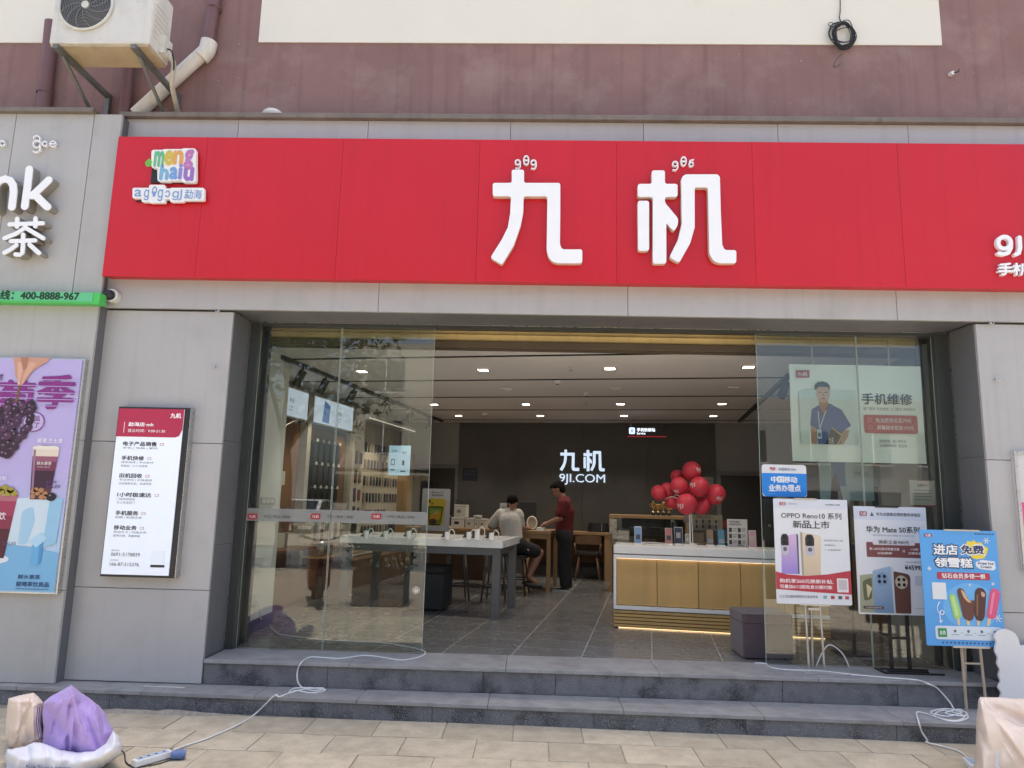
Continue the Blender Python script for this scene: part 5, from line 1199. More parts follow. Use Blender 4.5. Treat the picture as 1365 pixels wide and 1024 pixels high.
# trays and cable clutter in front of the phones
q = on_counter(870, 725); t = thing('accessory_tray', 'flat dark tray with cables near the left of the counter', 'tray', (q.x, q.y+.1, cz), None, 'I', local=True)
part(MB().box(-.10, .15, -.05, .05, 0, .012), 'tray', mat('brown_tray', (.10, .075, .06), .6), t, bevel=.003); part(MB().tube(smooth_path([(-.2, -.03, .006), (-.12, -.07, .01), (0, -.06, .012), (.12, -.07, .008), (.25, -.04, .006)], 5), .005, 6), 'cable', M_white_plastic, t, smooth=True)
q = on_counter(986, 728.5); t = thing('dark_scanner', 'grey rounded scanner at the foot of the white offer sheet', 'scanner', (q.x, q.y-.06, cz), None, 'I', local=True)
part(MB().sphere((0, 0, .012), (.10, .04, .025)), 'body', mat('blue_grey_plastic', (.16, .17, .2), .4), t, smooth=True); part(MB().tube([(.09, 0, .015), (.16, .03, .01), (.24, .03, .008)], .005, 6), 'cable', M_black, t)

# ------------------------------------------------ balloon bouquet on the counter
M_bal = bpy.data.materials.new('red_balloon'); M_bal.use_nodes = True; _b = M_bal.node_tree.nodes['Principled BSDF']
_b.inputs['Base Color'].default_value = (.50, .030, .055, 1); _b.inputs['Roughness'].default_value = .55; _b.inputs['Subsurface Weight'].default_value = .0
bb = on_counter(920, 726)
bo = thing('balloon_bouquet', 'bouquet of red balloons with white lettering on a pole at the counter', 'balloons', (bb.x, bb.y, cz), None, 'I')
BL = [(922.2, 627.8, 11.9, 0, 1), (905.5, 647.8, 11, -.10, 1), (931.9, 648.9, 12.4, -.14, 1), (953.9, 659, 12.4, -.02, 1), (915.2, 672, 13.2, -.18, 1), (935.5, 674, 11, .0, 0), (878.2, 657, 9.8, .06, 0), (890, 653, 9.2, .12, 0), (903, 635.5, 8.6, .20, 0), (896, 669, 8.6, .12, 0), (918, 655, 9, .2, 0)]
for k, (px, py, r_, dv, lt) in enumerate(BL):
    v = bb.y+dv; c = iv(px, py, v); rad = r_/F_PX*v
    mb = MB(); n = 24; prof = [(0.001, -1.16), (.05, -1.14), (.03, -1.09)]+[(math.cos(a)*(1 if a > 0 else 1), math.sin(a)*(1.06 if a > 0 else 1.10)) for a in [R(-86+11*i) for i in range(17)]]
    d = (c-Vector((bb.x, bb.y, cz+.45))).normalized(); rot = d.to_track_quat('Z', 'Y').to_matrix().lerp(Matrix.Identity(3), .45)
    mb.lathe([(x*rad, z*rad*.99) for x, z in prof], n=n); mb.v = [rot @ vv+c for vv in mb.v]
    b_ = part(mb, 'balloon', M_bal, bo, smooth=60)
    part(MB().tube(smooth_path([c+rot @ Vector((0, 0, -1.16*rad)), (c*.5+Vector((bb.x, bb.y, cz+.5))*.5), Vector((bb.x, bb.y, cz+.42))], 4), .004, 6), 'stick', M_white_plastic, b_, smooth=True)
    if lt:   # curved lettering hugging the balloon
        vs, fs = text_mb('9JI', .02, 0); ax = max(v_.x for v_ in vs); sgn = (.75, -.55, -.85, .35, -.75)[k]; h0 = (.15, -.95, .25, -.6, -.25)[k]
        P = []
        for v_ in vs:
            a_ = sgn+(v_.x/ax-.5)*.75; e_ = h0*.7+(v_.y-.35)*.55
            P.append(c+Vector((math.sin(a_)*math.cos(e_), -math.cos(a_)*math.cos(e_), math.sin(e_)*1.04))*(rad*1.03))
        mb = MB(); mb.add(P, fs); part(mb, 'lettering', ink('e8dcdc'), b_)
part(MB().cyl((bb.x, bb.y, cz+.01), (bb.x, bb.y, cz+.46), .009, n=8), 'pole', M_white_plastic, bo); part(MB().cyl((bb.x+.03, bb.y, cz+.01), (bb.x+.02, bb.y, cz+.44), .006, n=8), 'pole', M_white_plastic, bo)
part(MB().lathe([(.08, 0), (.08, .012), (.02, .02)], (bb.x, bb.y, cz), 20), 'base', M_white_plastic, bo, smooth=40)

# ------------------------------------------------ display cabinet and trophies behind the counter
vc = 11.3; a = iv(812, 685, vc); b = iv(909, 690, vc)
cbn = thing('display_cabinet', 'oak framed glass display cabinet behind the counter', 'cabinet', ((a.x+b.x)/2, vc+.2, ZF), None, 'I')
x0, x1, zt_ = a.x, b.x+.1, 1.49
mb = MB(); mb.box(x0, x1, vc, vc+.45, zt_-.05, zt_); mb.box(x0, x0+.05, vc, vc+.45, ZF, zt_-.0505); mb.box(x1-.05, x1, vc, vc+.45, ZF, zt_-.0505); mb.box(x0+.05, x1-.05, vc, vc+.45, 1.02, 1.06); part(mb, 'frame', M_wood, cbn, bevel=.003)
part(MB().box(x0+.051, x1-.051, vc+.40, vc+.44, ZF, zt_-.051), 'back_panel', mat('cabinet_dark', (.06, .055, .05), .6), cbn); part(MB().box(x0+.051, x1-.051, vc+.01, vc+.03, ZF, 1.019), 'front_panel', M_wood_d, cbn)
part(MB().box(x0+.051, x1-.051, vc+.005, vc+.009, 1.061, zt_-.051), 'glass_front', M_glass, cbn); part(MB().box(x0+.12, x0+.40, vc+.08, vc+.30, 1.061, 1.16), 'stock_box', mat('cream_box', (.4, .36, .28), .6), cbn)
part(MB().box(x0+.52, x0+.70, vc+.1, vc+.25, 1.061, 1.13), 'stock_box', mat('dusky_box', (.3, .2, .18), .6), cbn); part(MB().cyl((x0+.85, vc+.2, 1.061), (x0+.85, vc+.2, 1.30), .05, .07, 14), 'vase', M_black, cbn, smooth=40); part(MB().box(x0+.01, x0+.12, vc-.06, vc-.01, 1.2, 1.42), 'lucky_charm', mat('charm', (.45, .42, .36), .6, 0, .4, 40), cbn)
M_gold = mat('trophy_gold', (.62, .42, .15), .28, .9, .1, 8)
for k, (px, top, lab) in enumerate(((871, 668, 'leftmost gold trophy on the display cabinet'), (877.5, 672, 'second gold trophy from the left on the cabinet'), (884.5, 669, 'third gold trophy on the cabinet with a star top'), (892, 673, 'rightmost gold trophy beneath the balloons'))):
    q = iv(px, 686, vc+.15); h = max(.15, iv(px, top, vc+.15).z-zt_)
    t = thing('trophy', lab, 'trophy', (q.x, vc+.15, zt_), 'gold trophies on the display cabinet', 'I', local=True)
    part(MB().box(-.03, .03, -.03, .03, 0, .05), 'plinth', M_black, t, bevel=.003); part(MB().lathe([(.022, .05), (.008, .07), (.008, h*.5), (.03, h*.62), (.035, h*.85), (.032, h*.86)], n=14), 'cup', M_gold, t, smooth=40)
    part(MB().sphere((0, 0, h*.93), .018, 10, 6), 'finial', M_gold, t, smooth=True)
    part(MB().tube(smooth_path([(.032, 0, h*.8), (.055, 0, h*.75), (.045, 0, h*.62), (.028, 0, h*.62)], 4), .004, 5), 'handle', M_gold, t, smooth=True); part(MB().tube(smooth_path([(-.032, 0, h*.8), (-.055, 0, h*.75), (-.045, 0, h*.62), (-.028, 0, h*.62)], 4), .004, 5), 'handle', M_gold, t, smooth=True)

# ------------------------------------------------ ottoman by the right glass
a = wz(993, 880, ZF); ox, oy = a.x, a.y+.03
om = thing('ottoman', 'mauve fabric cube ottoman on the floor just inside the entrance', 'ottoman', (ox+.2, oy+.2, ZF))
M_mauve = mat('mauve_fabric', (.085, .056, .066), .9, 0, .1, 30, bump=.3, bscale=300, sheen=.3)
part(MB().prism(rrect(ox, oy, ox+.44, oy+.44, .03), ZF+.012, ZF+.30, 'z'), 'body', M_mauve, om, bevel=.012); part(MB().prism(rrect(ox-.004, oy-.004, ox+.444, oy+.444, .035), ZF+.305, ZF+.385, 'z'), 'cushion', M_mauve, om, bevel=.022)
for x in (ox+.04, ox+.38):
    for y in (oy+.04, oy+.38): part(MB().cyl((x, y, ZF), (x, y, ZF+.012), .02, n=10), 'foot', M_black, om)
# ------------------------------------------------ right side of the shop, behind the hanging banner
rs = thing('right_shelving', 'dim wall display with pale posters behind the right glass', 'display wall', (2.2, 9.2, ZF), None, 'I')
part(MB().box(UR-.35, UR-.001, 7.7, 12.4, ZF, 1.0), 'base_cabinet', M_wood_d, rs); part(MB().box(UR-.05, UR-.001, 7.7, 12.4, 1.01, 2.7), 'back_panel', M_wood, rs)
for k in range(5):
    v0 = 7.9+.88*k; part(MB().box(UR-.06, UR-.051, v0, v0+.7, 1.25, 2.2), 'wall_poster', ink(['a8b4bc', 'b8bcbc', '9aa8b4', 'c0b8b0', 'a4b0b8'][k]), rs); part(MB().box(UR-.064, UR-.061, v0+.25, v0+.5, 1.35, 1.95), 'printed_phone', ink(['3a5a8a', '6a4a4a', '35404a', '7a6a5a', '40506a'][k]), rs)
for k in range(6): part(MB().box(UR-.33, UR-.12, 7.9+.7*k, 8.25+.7*k, 1.005, 1.2), 'stock_box', M_pk2[k % 4], rs)
# second, freestanding pair of poster stands just inside the glass
for k, (x0, y0, x1, y1, c, lab) in enumerate(((1091, 600, 1166, 668, '9cb0b2', 'pale blue poster board standing behind the hanging banner'), (1212, 640, 1248, 676, 'a8a8a0', 'paper notice with lines of text stuck inside the right glass'))):
    Yp = 6.95 if k == 0 else YG+.03
    a = wy(x0, y0, Yp); b = wy(x1, y1, Yp); w, h = b.x-a.x, a.z-b.z
    if k == 0:
        t = thing('inner_poster', lab, 'poster', (a.x, Yp, ZF), local=True); z0 = b.z-ZF
        part(MB().box(0, w, 0, .01, z0, z0+h), 'board', ink(c), t); B = Board(t, w, h, 0, z0); B.rect(.22, 0, .48, .72, ink('4a6c98'), 1, 'printed_phone'); B.poly([(.18, 1), (.22, .6), (.30, .45), (.36, .7), (.42, 1)], ink('4a3a3c'), 2, 'printed_branch'); B.text('旗舰', .62, .42, .92, .52, ink('7a8088'), 1)
        part(MB().box(w*.47, w*.53, .011, .03, 0, z0+.1), 'pole', M_black_metal, t); part(MB().box(w*.2, w*.8, -.05, .2, 0, .015), 'foot', M_black_metal, t)
    else:
        t = thing('glass_notice', lab, 'notice', (a.x, Yp, b.z), local=True); part(MB().box(0, w, 0, .002, 0, h), 'sheet', ink(c), t); B = Board(t, w, h)
        B.rect(.3, -.0, .9, .02, ink('a03030'), 1); B.text('温馨提示', .3, .14, .7, .24, ink('5a3a3a'), 1, .01)
        for q in range(4): B.rect(.15, .36+.12*q, .85, .40+.12*q, ink('84807a'), 1, 'printed_line')
        B.rect(.0, .94, 1, 1, ink('8a3434'), 1)
# ================================================================== HANGING REPAIR BANNER (inside the right glass)
YB = YG+.11
a = wy(1051.5, 485.5, YB); c = wy(1055.8, 614.7, YB); d = wy(1231, 552, YB)
w, h = d.x-a.x, a.z-c.z
hbn = thing('hanging_banner', 'pale mint repair banner with a uniformed man behind the right glass', 'banner', (a.x, YB, c.z), local=True)
mb = MB().grid(lambda s, t: Vector((s*w, .006*math.sin(s*9)+.004*math.sin(t*5), t*h)), 40, 20); part(mb, 'sheet', mat('banner_cloth', (.80, .86, .80), .7, 0, .02, 3), hbn, smooth=True)
for x in (.18*w, .765*w): part(MB().cyl((x, .0, h), (x, .0, hb-.03-c.z), .007, n=6), 'cord', mat('cord_tan', (.40, .36, .28), .8), hbn)
B = Board(hbn, w, h, 0, 0, -.012)
def bz(pts): return [((x-130)/1020, (y-150)/735) for x, y in pts]
B.poly(bz([(178, 198), (284, 196), (284, 254), (178, 256)]), ink('b03c40'), 1, 'red_logo_field', .008); B.text('九机', .06, .085, .135, .125, ink('f0e4e4'), 2, .03)
B.poly(bz([(195, 370), (240, 345), (640, 345), (640, 755), (195, 755)]), ink('d3e2dc'), 0.4, 'printed_backdrop', .02)
B.poly(bz([(275, 620), (322, 640), (320, 755), (272, 755)]), ink('b08a70'), 1, 'printed_arm', .01); B.poly(bz([(505, 660), (570, 640), (560, 690), (520, 755), (480, 755)]), ink('b08a70'), 1, 'printed_arm', .01)
B.poly(bz([(350, 420), (412, 420), (425, 470), (380, 520), (345, 475)]), ink('a87c62'), 1, 'printed_neck', .01)
B.poly(bz([(288, 495), (345, 462), (375, 520), (425, 445), (470, 470), (520, 495), (585, 612), (515, 662), (500, 755), (325, 755), (318, 640), (272, 615)]), ink('4a6296'), 2, 'printed_shirt', .008)
B.poly(bz([(345, 470), (375, 520), (420, 455), (400, 500), (372, 545)]), ink('8a3a3c'), 3, 'printed_collar', .004)
B.poly(bz([(326, 335), (340, 300), (420, 300), (434, 340), (430, 400), (412, 435), (380, 448), (352, 436), (332, 400)]), ink('d0aa90'), 3, 'printed_face', .02)
B.poly(bz([(318, 345), (318, 312), (340, 288), (378, 280), (418, 290), (436, 315), (434, 350), (422, 325), (345, 322), (330, 345)]), ink('2a2624'), 4, 'printed_hair', .01)
for x in (358, 402): B.poly(bz([(x-12, 362), (x+12, 360), (x+12, 367), (x-12, 369)]), ink('4a342c'), 4, 'printed_eye')
B.poly(bz([(362, 408), (398, 406), (392, 415), (368, 416)]), ink('94584c'), 4, 'printed_mouth'); B.poly(bz([(376, 370), (384, 370), (389, 394), (371, 395)]), ink('b08870'), 4, 'printed_nose')
for P in ([(392, 500), (400, 503), (346, 645), (338, 642)], [(333, 510), (341, 508), (345, 640), (338, 642)]): B.poly(bz(P), ink('c6d2d8'), 4, 'printed_lanyard')
B.poly(bz([(320, 645), (356, 645), (356, 715), (320, 715)]), ink('c8d4dc'), 5, 'printed_badge', .004); B.poly(bz([(328, 672), (348, 672), (348, 700), (328, 700)]), ink('58707c'), 6, 'printed_badge')
B.poly(bz([(432, 640), (512, 690), (470, 756), (378, 756)]), ink('201e1e'), 5, 'printed_folder', .006); B.poly(bz([(430, 632), (438, 630), (516, 686), (478, 756), (466, 756), (504, 692)]), ink('c8a83c'), 6, 'printed_folder_edge'); B.text('九机', .27, .75, .31, .82, ink('d8d8d8'), 7)
B.text('手机维修', .535, .295, .92, .405, ink('26282a'), 1, .018); B.text('原厂配件 专业维修 上门服务 先修后付', .545, .435, .935, .468, ink('50605c'), 1)
B.rect(.545, .515, .945, .70, ink('b6464a'), 1, 'red_field', .02)
B.text('电池更换低至79元', .635, .545, .90, .59, ink('f2e0e0'), 2, .015); B.text('屏幕维修低至179元', .64, .62, .915, .665, ink('f2e0e0'), 2, .015)
for fy_ in (.567, .642): B.oval(.59, fy_, .016, .022, ink('d88a8c'), 2, 'printed_icon'); B.oval(.59, fy_, .011, .015, ink('b6464a'), 3, 'printed_icon')
B.text('旧机修复，换一种方式', .655, .765, .85, .795, ink('50605c'), 1); B.text('让您的手机焕一新生命', .655, .81, .855, .84, ink('50605c'), 1)

# ================================================================== POSTERS ON EASELS
def board_at(name, label, Y, TL, TR, BL, foot_z, thick=.006, col='e9ebee'):
    a = wy(*TL, Y); b = wy(*TR, Y); c = wy(*BL, Y); w, h = b.x-a.x, a.z-c.z
    t = thing(name, label, 'poster stand', (a.x, Y, foot_z), 'poster stands on the steps', local=True)
    part(MB().prism(rrect(0, c.z-foot_z, w, a.z-foot_z, .012), 0, thick), 'board', ink(col), t)
    return t, Board(t, w, h, 0, c.z-foot_z, 0), w, h, c.z-foot_z
M_alu = mat('aluminium', (.50, .48, .44), .4, .7, .06, 8)
# 1: two phones, red band
t, B, w, h, z0 = board_at('poster_easel', 'white poster with lilac and gold phones above a red band on a silver stand', YG-.14, (1030.6, 664.5), (1129, 667.6), (1036.5, 804.5), ZF)
B.rect(0, .0, 1, .095, ink('dfe5ee'), 1, 'header_field'); B.rect(.08, .035, .165, .065, ink('a83a40'), 2, 'red_logo'); B.text('九机', .09, .038, .155, .062, ink('f4e8e8'), 3, .02); B.text('| 中国移动 5G', .19, .037, .32, .06, ink('8a90a0'), 2); B.text('手机数码 连锁', .70, .04, .90, .06, ink('50545c'), 2)
B.text('OPPO Reno10 系列', .10, .13, .91, .19, ink('3a3c40'), 2, .008); B.text('新品上市', .25, .21, .75, .28, ink('3a3c40'), 2, .015)
PHB = grad_ink('lilac_phone', 'a08ad8', 'd8b8dc', z0+h*.28, z0+h*.62); PHG = grad_ink('gold_phone', 'd8c2a4', 'ead9bc', z0+h*.28, z0+h*.65)
B.poly([(.09, .37), (.30, .335), (.315, .345), (.30, .72), (.08, .72)], PHB, 1, 'printed_phone', .01); B.poly([(.295, .335), (.318, .345), (.318, .72), (.30, .72)], ink('5a5a74'), 2, 'printed_phone_edge')
B.poly([(.355, .32), (.60, .345), (.625, .37), (.60, .74), (.36, .74)], PHG, 1, 'printed_phone', .012); B.poly([(.345, .32), (.375, .32), (.375, .74), (.35, .72)], ink('b0a690'), 2, 'printed_phone_edge')
for x, w_ in ((.135, .052), (.47, .06)):
    B.poly([(x-w_, .375), (x-w_*.6, .34), (x+w_*.6, .34), (x+w_, .375), (x+w_, .45), (x-w_, .45)], ink('34303a'), 3, 'printed_camera', .012); B.poly([(x-w_, .452), (x+w_, .452), (x+w_, .52), (x+w_*.5, .545), (x-w_*.5, .545), (x-w_, .52)], ink('c8c4d0'), 3, 'printed_camera', .012)
    B.oval(x, .375, w_*.55, .022, ink('141216'), 4, 'printed_lens'); B.oval(x-.0, .42, w_*.55, .022, ink('141216'), 4, 'printed_lens'); B.oval(x+.0, .485, w_*.5, .02, ink('6a6474'), 4, 'printed_lens')
for k, s in enumerate(('·超光影长焦人像', '·轻薄设计', '·一亿像素影像')): B.text(s, .66, .385+.045*k, .66+.032*len(s), .402+.045*k, ink('6a6e76'), 1)
B.poly([(0, .70), (.15, .725), (.4, .735), (.7, .715), (1, .675), (1, .90), (.5, .885), (0, .865)], ink('c23a48'), 2, 'red_band')
B.text('购机享260元换新补贴,', .05, .765, .76, .805, ink('faf0f0'), 3, .02); B.text('可叠加6/12期免息分期付款', .05, .82, .745, .855, ink('faf0f0'), 3, .02)
B.rect(.81, .75, .96, .88, ink('efe6e6'), 3, 'blank_code_field', .006); B.rect(.83, .765, .94, .855, ink('d2c8c8'), 4, 'blank_code_field')
B.text('以上活动最终解释权归本店所有', .04, .915, .55, .945, ink('4a4c54'), 2); 
for x, c_ in ((.62, '8ab0b8'), (.72, 'b04a50'), (.82, '5a5a60'), (.91, 'c05060')): B.rect(x, .915, x+.05, .945, ink(c_), 2, 'printed_logo', .004)
for x in (w*.40, w*.60): part(MB().cyl((x, .012, 0), (x-.01, .02, z0+.02), .010, n=8), 'leg', M_alu, t, smooth=40)
part(MB().cyl((w*.5, .028, z0+h*.7), (w*.5, .10, 0), .010, n=8), 'rear_leg', M_alu, t, smooth=40); part(MB().box(w*.28, w*.58, -.008, .014, z0+h-.008, z0+h+.008), 'top_clip', M_alu, t); part(MB().box(w*.30, w*.70, -.006, .014, z0-.010, z0+.004), 'bottom_clip', M_alu, t); part(MB().box(w*.42, w*.58, .014, .04, z0-.05, z0-.03), 'knob_bar', M_alu, t)
part(MB().box(w*.49, w*.51, .012, .024, z0, z0+h), 'mast', M_alu, t)
# 2: blue and brown phones, black stand
t, B, w, h, z0 = board_at('poster_easel', 'white poster with blue and brown phones and a price on a black stand', YG-.10, (1137.4, 674.6), (1233.5, 675.8), (1147, 818.5), ZF)
B.rect(0, 0, 1, .125, ink('d6deec'), 1, 'header_field'); B.rect(.08, .048, .18, .092, ink('8a3a3e'), 2, 'red_logo'); B.text('九机', .09, .053, .17, .087, ink('f4e8e8'), 3, .03); B.poly([(.225, .09), (.25, .05), (.275, .09)], ink('5a4c54'), 2, 'printed_logo'); B.text('华为全国售后授权服务体验店', .31, .055, .92, .088, ink('3c3e48'), 2, .015)
B.text('华为 Mate 50系列', .16, .185, .90, .245, ink('3a3c40'), 2, .02); B.text('超光变影像 昆仑玻璃 北斗卫星消息', .25, .262, .82, .278, ink('9a9ca2'), 2)
B.rect(.15, .335, .93, .475, ink('86504c'), 1, 'brown_field', .012); B.rect(.24, .305, .82, .36, ink('e6e2e4'), 2, 'white_tab', .014); B.text('换新立省900元', .32, .314, .74, .35, ink('4a3c3c'), 3, .01)
B.text('享1100元原价购置优惠', .19, .385, .60, .41, ink('f2e4e2'), 2, .02); B.text('以旧换新', .30, .425, .50, .447, ink('f2e4e2'), 2, .02); B.text('或', .64, .40, .68, .425, ink('f2e4e2'), 2); B.text('12期', .76, .385, .86, .405, ink('f2e4e2'), 2, .02); B.text('分期免息', .72, .42, .90, .442, ink('f2e4e2'), 2, .02)
B.text('Mate 50 系列 到手价', .68, .505, .95, .522, ink('6a6c70'), 2); B.text('¥4599起', .66, .535, .955, .59, ink('3a3a3e'), 2, .02)
B.poly([(.04, .645), (.22, .63), (.235, .65), (.22, .985), (.02, .985)], ink('a8ac90'), 1, 'printed_phone', .01); B.poly([(.07, .70), (.2, .66), (.19, .86), (.08, .88)], ink('6c6a4c'), 2, 'printed_screen', .02); B.poly([(.12, .72), (.20, .76), (.13, .86)], ink('d8cfa8'), 3, 'printed_screen', .015)
B.poly([(.215, .60), (.46, .555), (.49, .575), (.48, .985), (.21, .985)], grad_ink('blue_phone', '7494b8', 'a8c0d8', z0, z0+h*.42), 3, 'printed_phone', .012); B.poly([(.465, .56), (.495, .575), (.495, .985), (.475, .985)], ink('d0d8e0'), 4, 'printed_phone_edge')
B.poly([(.50, .60), (.70, .625), (.725, .65), (.71, .985), (.50, .985)], ink('6a463c'), 3, 'printed_phone', .012)
for cx_, cy_, m_ in ((.335, .675, '8aa6c4'), (.60, .70, 'cbbfa8')):
    B.oval(cx_, cy_, .085, .062, ink(m_), 5, 'printed_camera')
    for dx_ in (-.035, .035):
        for dy_ in (-.024, .024): B.oval(cx_+dx_, cy_+dy_, .022, .0165, ink('161a20'), 6, 'printed_lens', 14)
B.rect(.06, .925, .34, .95, ink('5a463c'), 7, 'printed_pill', .01); B.text('以旧换新最高补贴', .09, .93, .31, .945, ink('efe6e2'), 8); B.rect(.79, .64, .93, .73, ink('cfd2d8'), 1, 'blank_code_field'); B.rect(.76, .935, .98, .938, ink('a0a4aa'), 1, 'printed_line')
for x in (w*.42, w*.66): part(MB().box(x-.012, x+.012, .008, .03, .012, z0+h*.5), 'upright', M_black_metal, t)
part(MB().box(w*.42, w*.66, .012, .028, z0-.20, z0-.18), 'cross_bar', M_black_metal, t); part(MB().box(w*.3, w*.62, -.008, .016, z0+h-.008, z0+h+.01), 'top_clip', M_black_metal, t)
mb = MB(); mb.box(w*.20, w*.98, -.145, -.125, 0, .014); mb.box(w*.20, w*.24, -.124, .04, 0, .014); mb.box(w*.30, w*.85, -.06, -.042, 0, .012); mb.box(w*.241, w*.9, .015, .035, 0, .012); part(mb, 'floor_frame', M_black_metal, t)
# 3: blue ice cream poster on the lower step
q = wz(1294, 949, Z1)
t, B, w, h, z0 = board_at('poster_easel', 'bright blue ice cream poster on a thin wooden stand on the lower step', q.y+.01, (1225.3, 705.8), (1327.5, 706.7), (1241.5, 860.5), Z1, col='5aa8ea')
B.rect(.055, .035, .16, .065, ink('8a4a6a'), 2, 'logo_field'); B.text('九机', .07, .038, .145, .062, ink('f4e8f0'), 3, .03)
B.poly([(.62, .09), (.67, .10), (.70, .08), (.73, .105), (.80, .10), (.82, .13), (.88, .15), (.86, .19), (.82, .24), (.72, .25), (.66, .24), (.58, .13)], ink('f0d84a'), 1, 'printed_burst')
def outlined(s, x0, y0, x1, y1, fillc, edge):
    B.text(s, x0-.008, y0-.006, x1+.008, y1+.006, edge, 3, .075); B.text(s, x0, y0, x1, y1, fillc, 4, .03)
Wh = ink('f6f8fa'); Nv = ink('33406a')
outlined('进店', .16, .13, .48, .215, Wh, Nv); outlined('免费', .52, .13, .82, .205, Nv, Wh); outlined('领雪糕', .17, .245, .66, .325, Wh, Nv)
B.poly([(.70, .275), (.78, .255), (.95, .265), (.955, .33), (.92, .345), (.75, .335), (.70, .31)], ink('e8eef4'), 2, 'printed_cloud', .01); B.text('Free Ice', .735, .272, .93, .295, Nv, 3, .02); B.text('Cream', .76, .303, .90, .325, Nv, 3, .02)
B.rect(.19, .37, .87, .43, ink('b8384c'), 2, 'red_banner', .01); B.text('钻石会员多领一根', .25, .378, .81, .42, Wh, 3, .02)
B.oval(.60, .66, .36, .20, ink('6fb8f0'), 1, 'printed_disc', 30)
B.rect(.115, .46, .295, .605, ink('e4e8ec'), 2, 'blank_code_field', .006)
def pop(P, c_, edge, stick): B.poly(P, ink(c_), 4, 'printed_ice_lolly', .02); B.poly(stick, ink('e6d0a8'), 3, 'printed_stick', .006)
pop([(.32, .575), (.36, .55), (.41, .565), (.47, .74), (.44, .765), (.37, .77)], 'a8d87c', 0, [(.40, .76), (.435, .76), (.44, .82), (.41, .82)]); B.poly([(.345, .585), (.38, .575), (.43, .735), (.39, .745)], ink('c4e8a0'), 5, 'printed_shine', .01)
pop([(.43, .53), (.46, .50), (.52, .515), (.54, .57), (.60, .615), (.645, .60), (.64, .70), (.605, .775), (.55, .785), (.49, .76)], '6a4038', 0, [(.52, .77), (.56, .77), (.57, .82), (.53, .82)]); B.poly([(.475, .515), (.515, .53), (.55, .585), (.61, .625), (.56, .625), (.51, .585)], ink('e0b888'), 5, 'printed_bite', .01)
pop([(.66, .53), (.70, .495), (.77, .50), (.805, .54), (.76, .75), (.72, .785), (.65, .775), (.63, .73)], '54352f', 0, [(.66, .77), (.70, .77), (.69, .82), (.655, .82)]); B.poly([(.74, .525), (.79, .545), (.775, .58), (.735, .565)], ink('d8a890'), 5, 'printed_bite', .01); B.poly([(.675, .56), (.70, .55), (.675, .74), (.655, .735)], ink('8a6048'), 5, 'printed_shine', .006)
pop([(.86, .52), (.90, .495), (.96, .51), (.985, .54), (.91, .74), (.87, .765), (.80, .755), (.785, .73)], 'e05a86', 0, [(.80, .75), (.845, .755), (.815, .82), (.78, .82)]); B.poly([(.88, .54), (.92, .525), (.85, .725), (.82, .72)], ink('f08ca8'), 5, 'printed_shine', .01)
B.rect(.12, .83, .97, .945, ink('dfe9f2'), 2, 'white_strip', .02); B.rect(.15, .85, .265, .925, ink('3f9a5c'), 3, 'printed_icon', .006); B.text('会员', .17, .87, .245, .905, Wh, 4, .02)
for k, x in enumerate((.34, .51, .68, .85)):
    B.oval(x+.03, .872, .018, .013, ink('6a7480'), 3, 'printed_icon', 12); B.rect(x-.02, .90, x+.08, .905, ink('8a929c'), 3, 'printed_line')
    if k < 3: B.rect(x+.10, .885, x+.13, .889, ink('8a929c'), 3, 'printed_line')
for k in range(13): B.rect(.20+.05*k, .965, .22+.05*k, .978, Nv, 2, 'printed_dash')
for k in range(8): B.rect(.72+.032*k, .022, .738+.032*k, .034, Nv, 2, 'printed_dash')
def flake(cx_, cy_, r_):
    for k in range(3):
        a_ = k*math.pi/3; B.poly([(cx_+r_*math.cos(a_)-.004*math.sin(a_), cy_+r_*.7*math.sin(a_)+.003*math.cos(a_)), (cx_-r_*math.cos(a_)-.004*math.sin(a_), cy_-r_*.7*math.sin(a_)+.003*math.cos(a_)), (cx_-r_*math.cos(a_)+.004*math.sin(a_), cy_-r_*.7*math.sin(a_)-.003*math.cos(a_)), (cx_+r_*math.cos(a_)+.004*math.sin(a_), cy_+r_*.7*math.sin(a_)-.003*math.cos(a_))], Wh, 3, 'printed_snowflake')
flake(.86, .085, .04); flake(.095, .34, .025); flake(.93, .755, .05); flake(.90, .46, .022); flake(.60, .475, .018)
pts = [(.20, .625), (.165, .665), (.17, .71), (.22, .735), (.245, .71), (.21, .70), (.185, .735), (.195, .79)]
ar = smooth_path([(B.X(a_), B.y-.005, B.Z(b_)) for a_, b_ in pts], 5); part(MB().tube(ar, .0035, 5), 'printed_arrow', Wh, t); B.poly([(.17, .785), (.195, .81), (.225, .78), (.197, .79)], Wh, 3, 'printed_arrow')
M_bam = mat('pale_wood_leg', (.42, .34, .25), .6, 0, .12, 10)
for x, dx_ in ((w*.44, .0), (w*.66, .02)): part(MB().cyl((x+dx_+.01, .012, .0), (x, .016, z0+h*.6), .011, n=8), 'leg', M_bam, t, smooth=40)
part(MB().cyl((w*.45, .014, z0-.13), (w*.67, .014, z0-.13), .008, n=8), 'rung', M_bam, t); part(MB().cyl((w*.55, .02, z0+h*.6), (w*.55, .12, .0), .011, n=8), 'rear_leg', M_bam, t); part(MB().box(w*.32, w*.78, -.006, .012, z0+h-.006, z0+h+.006), 'top_clip', M_alu, t); part(MB().box(w*.33, w*.80, -.006, .014, z0-.012, z0+.003), 'bottom_clip', M_alu, t)

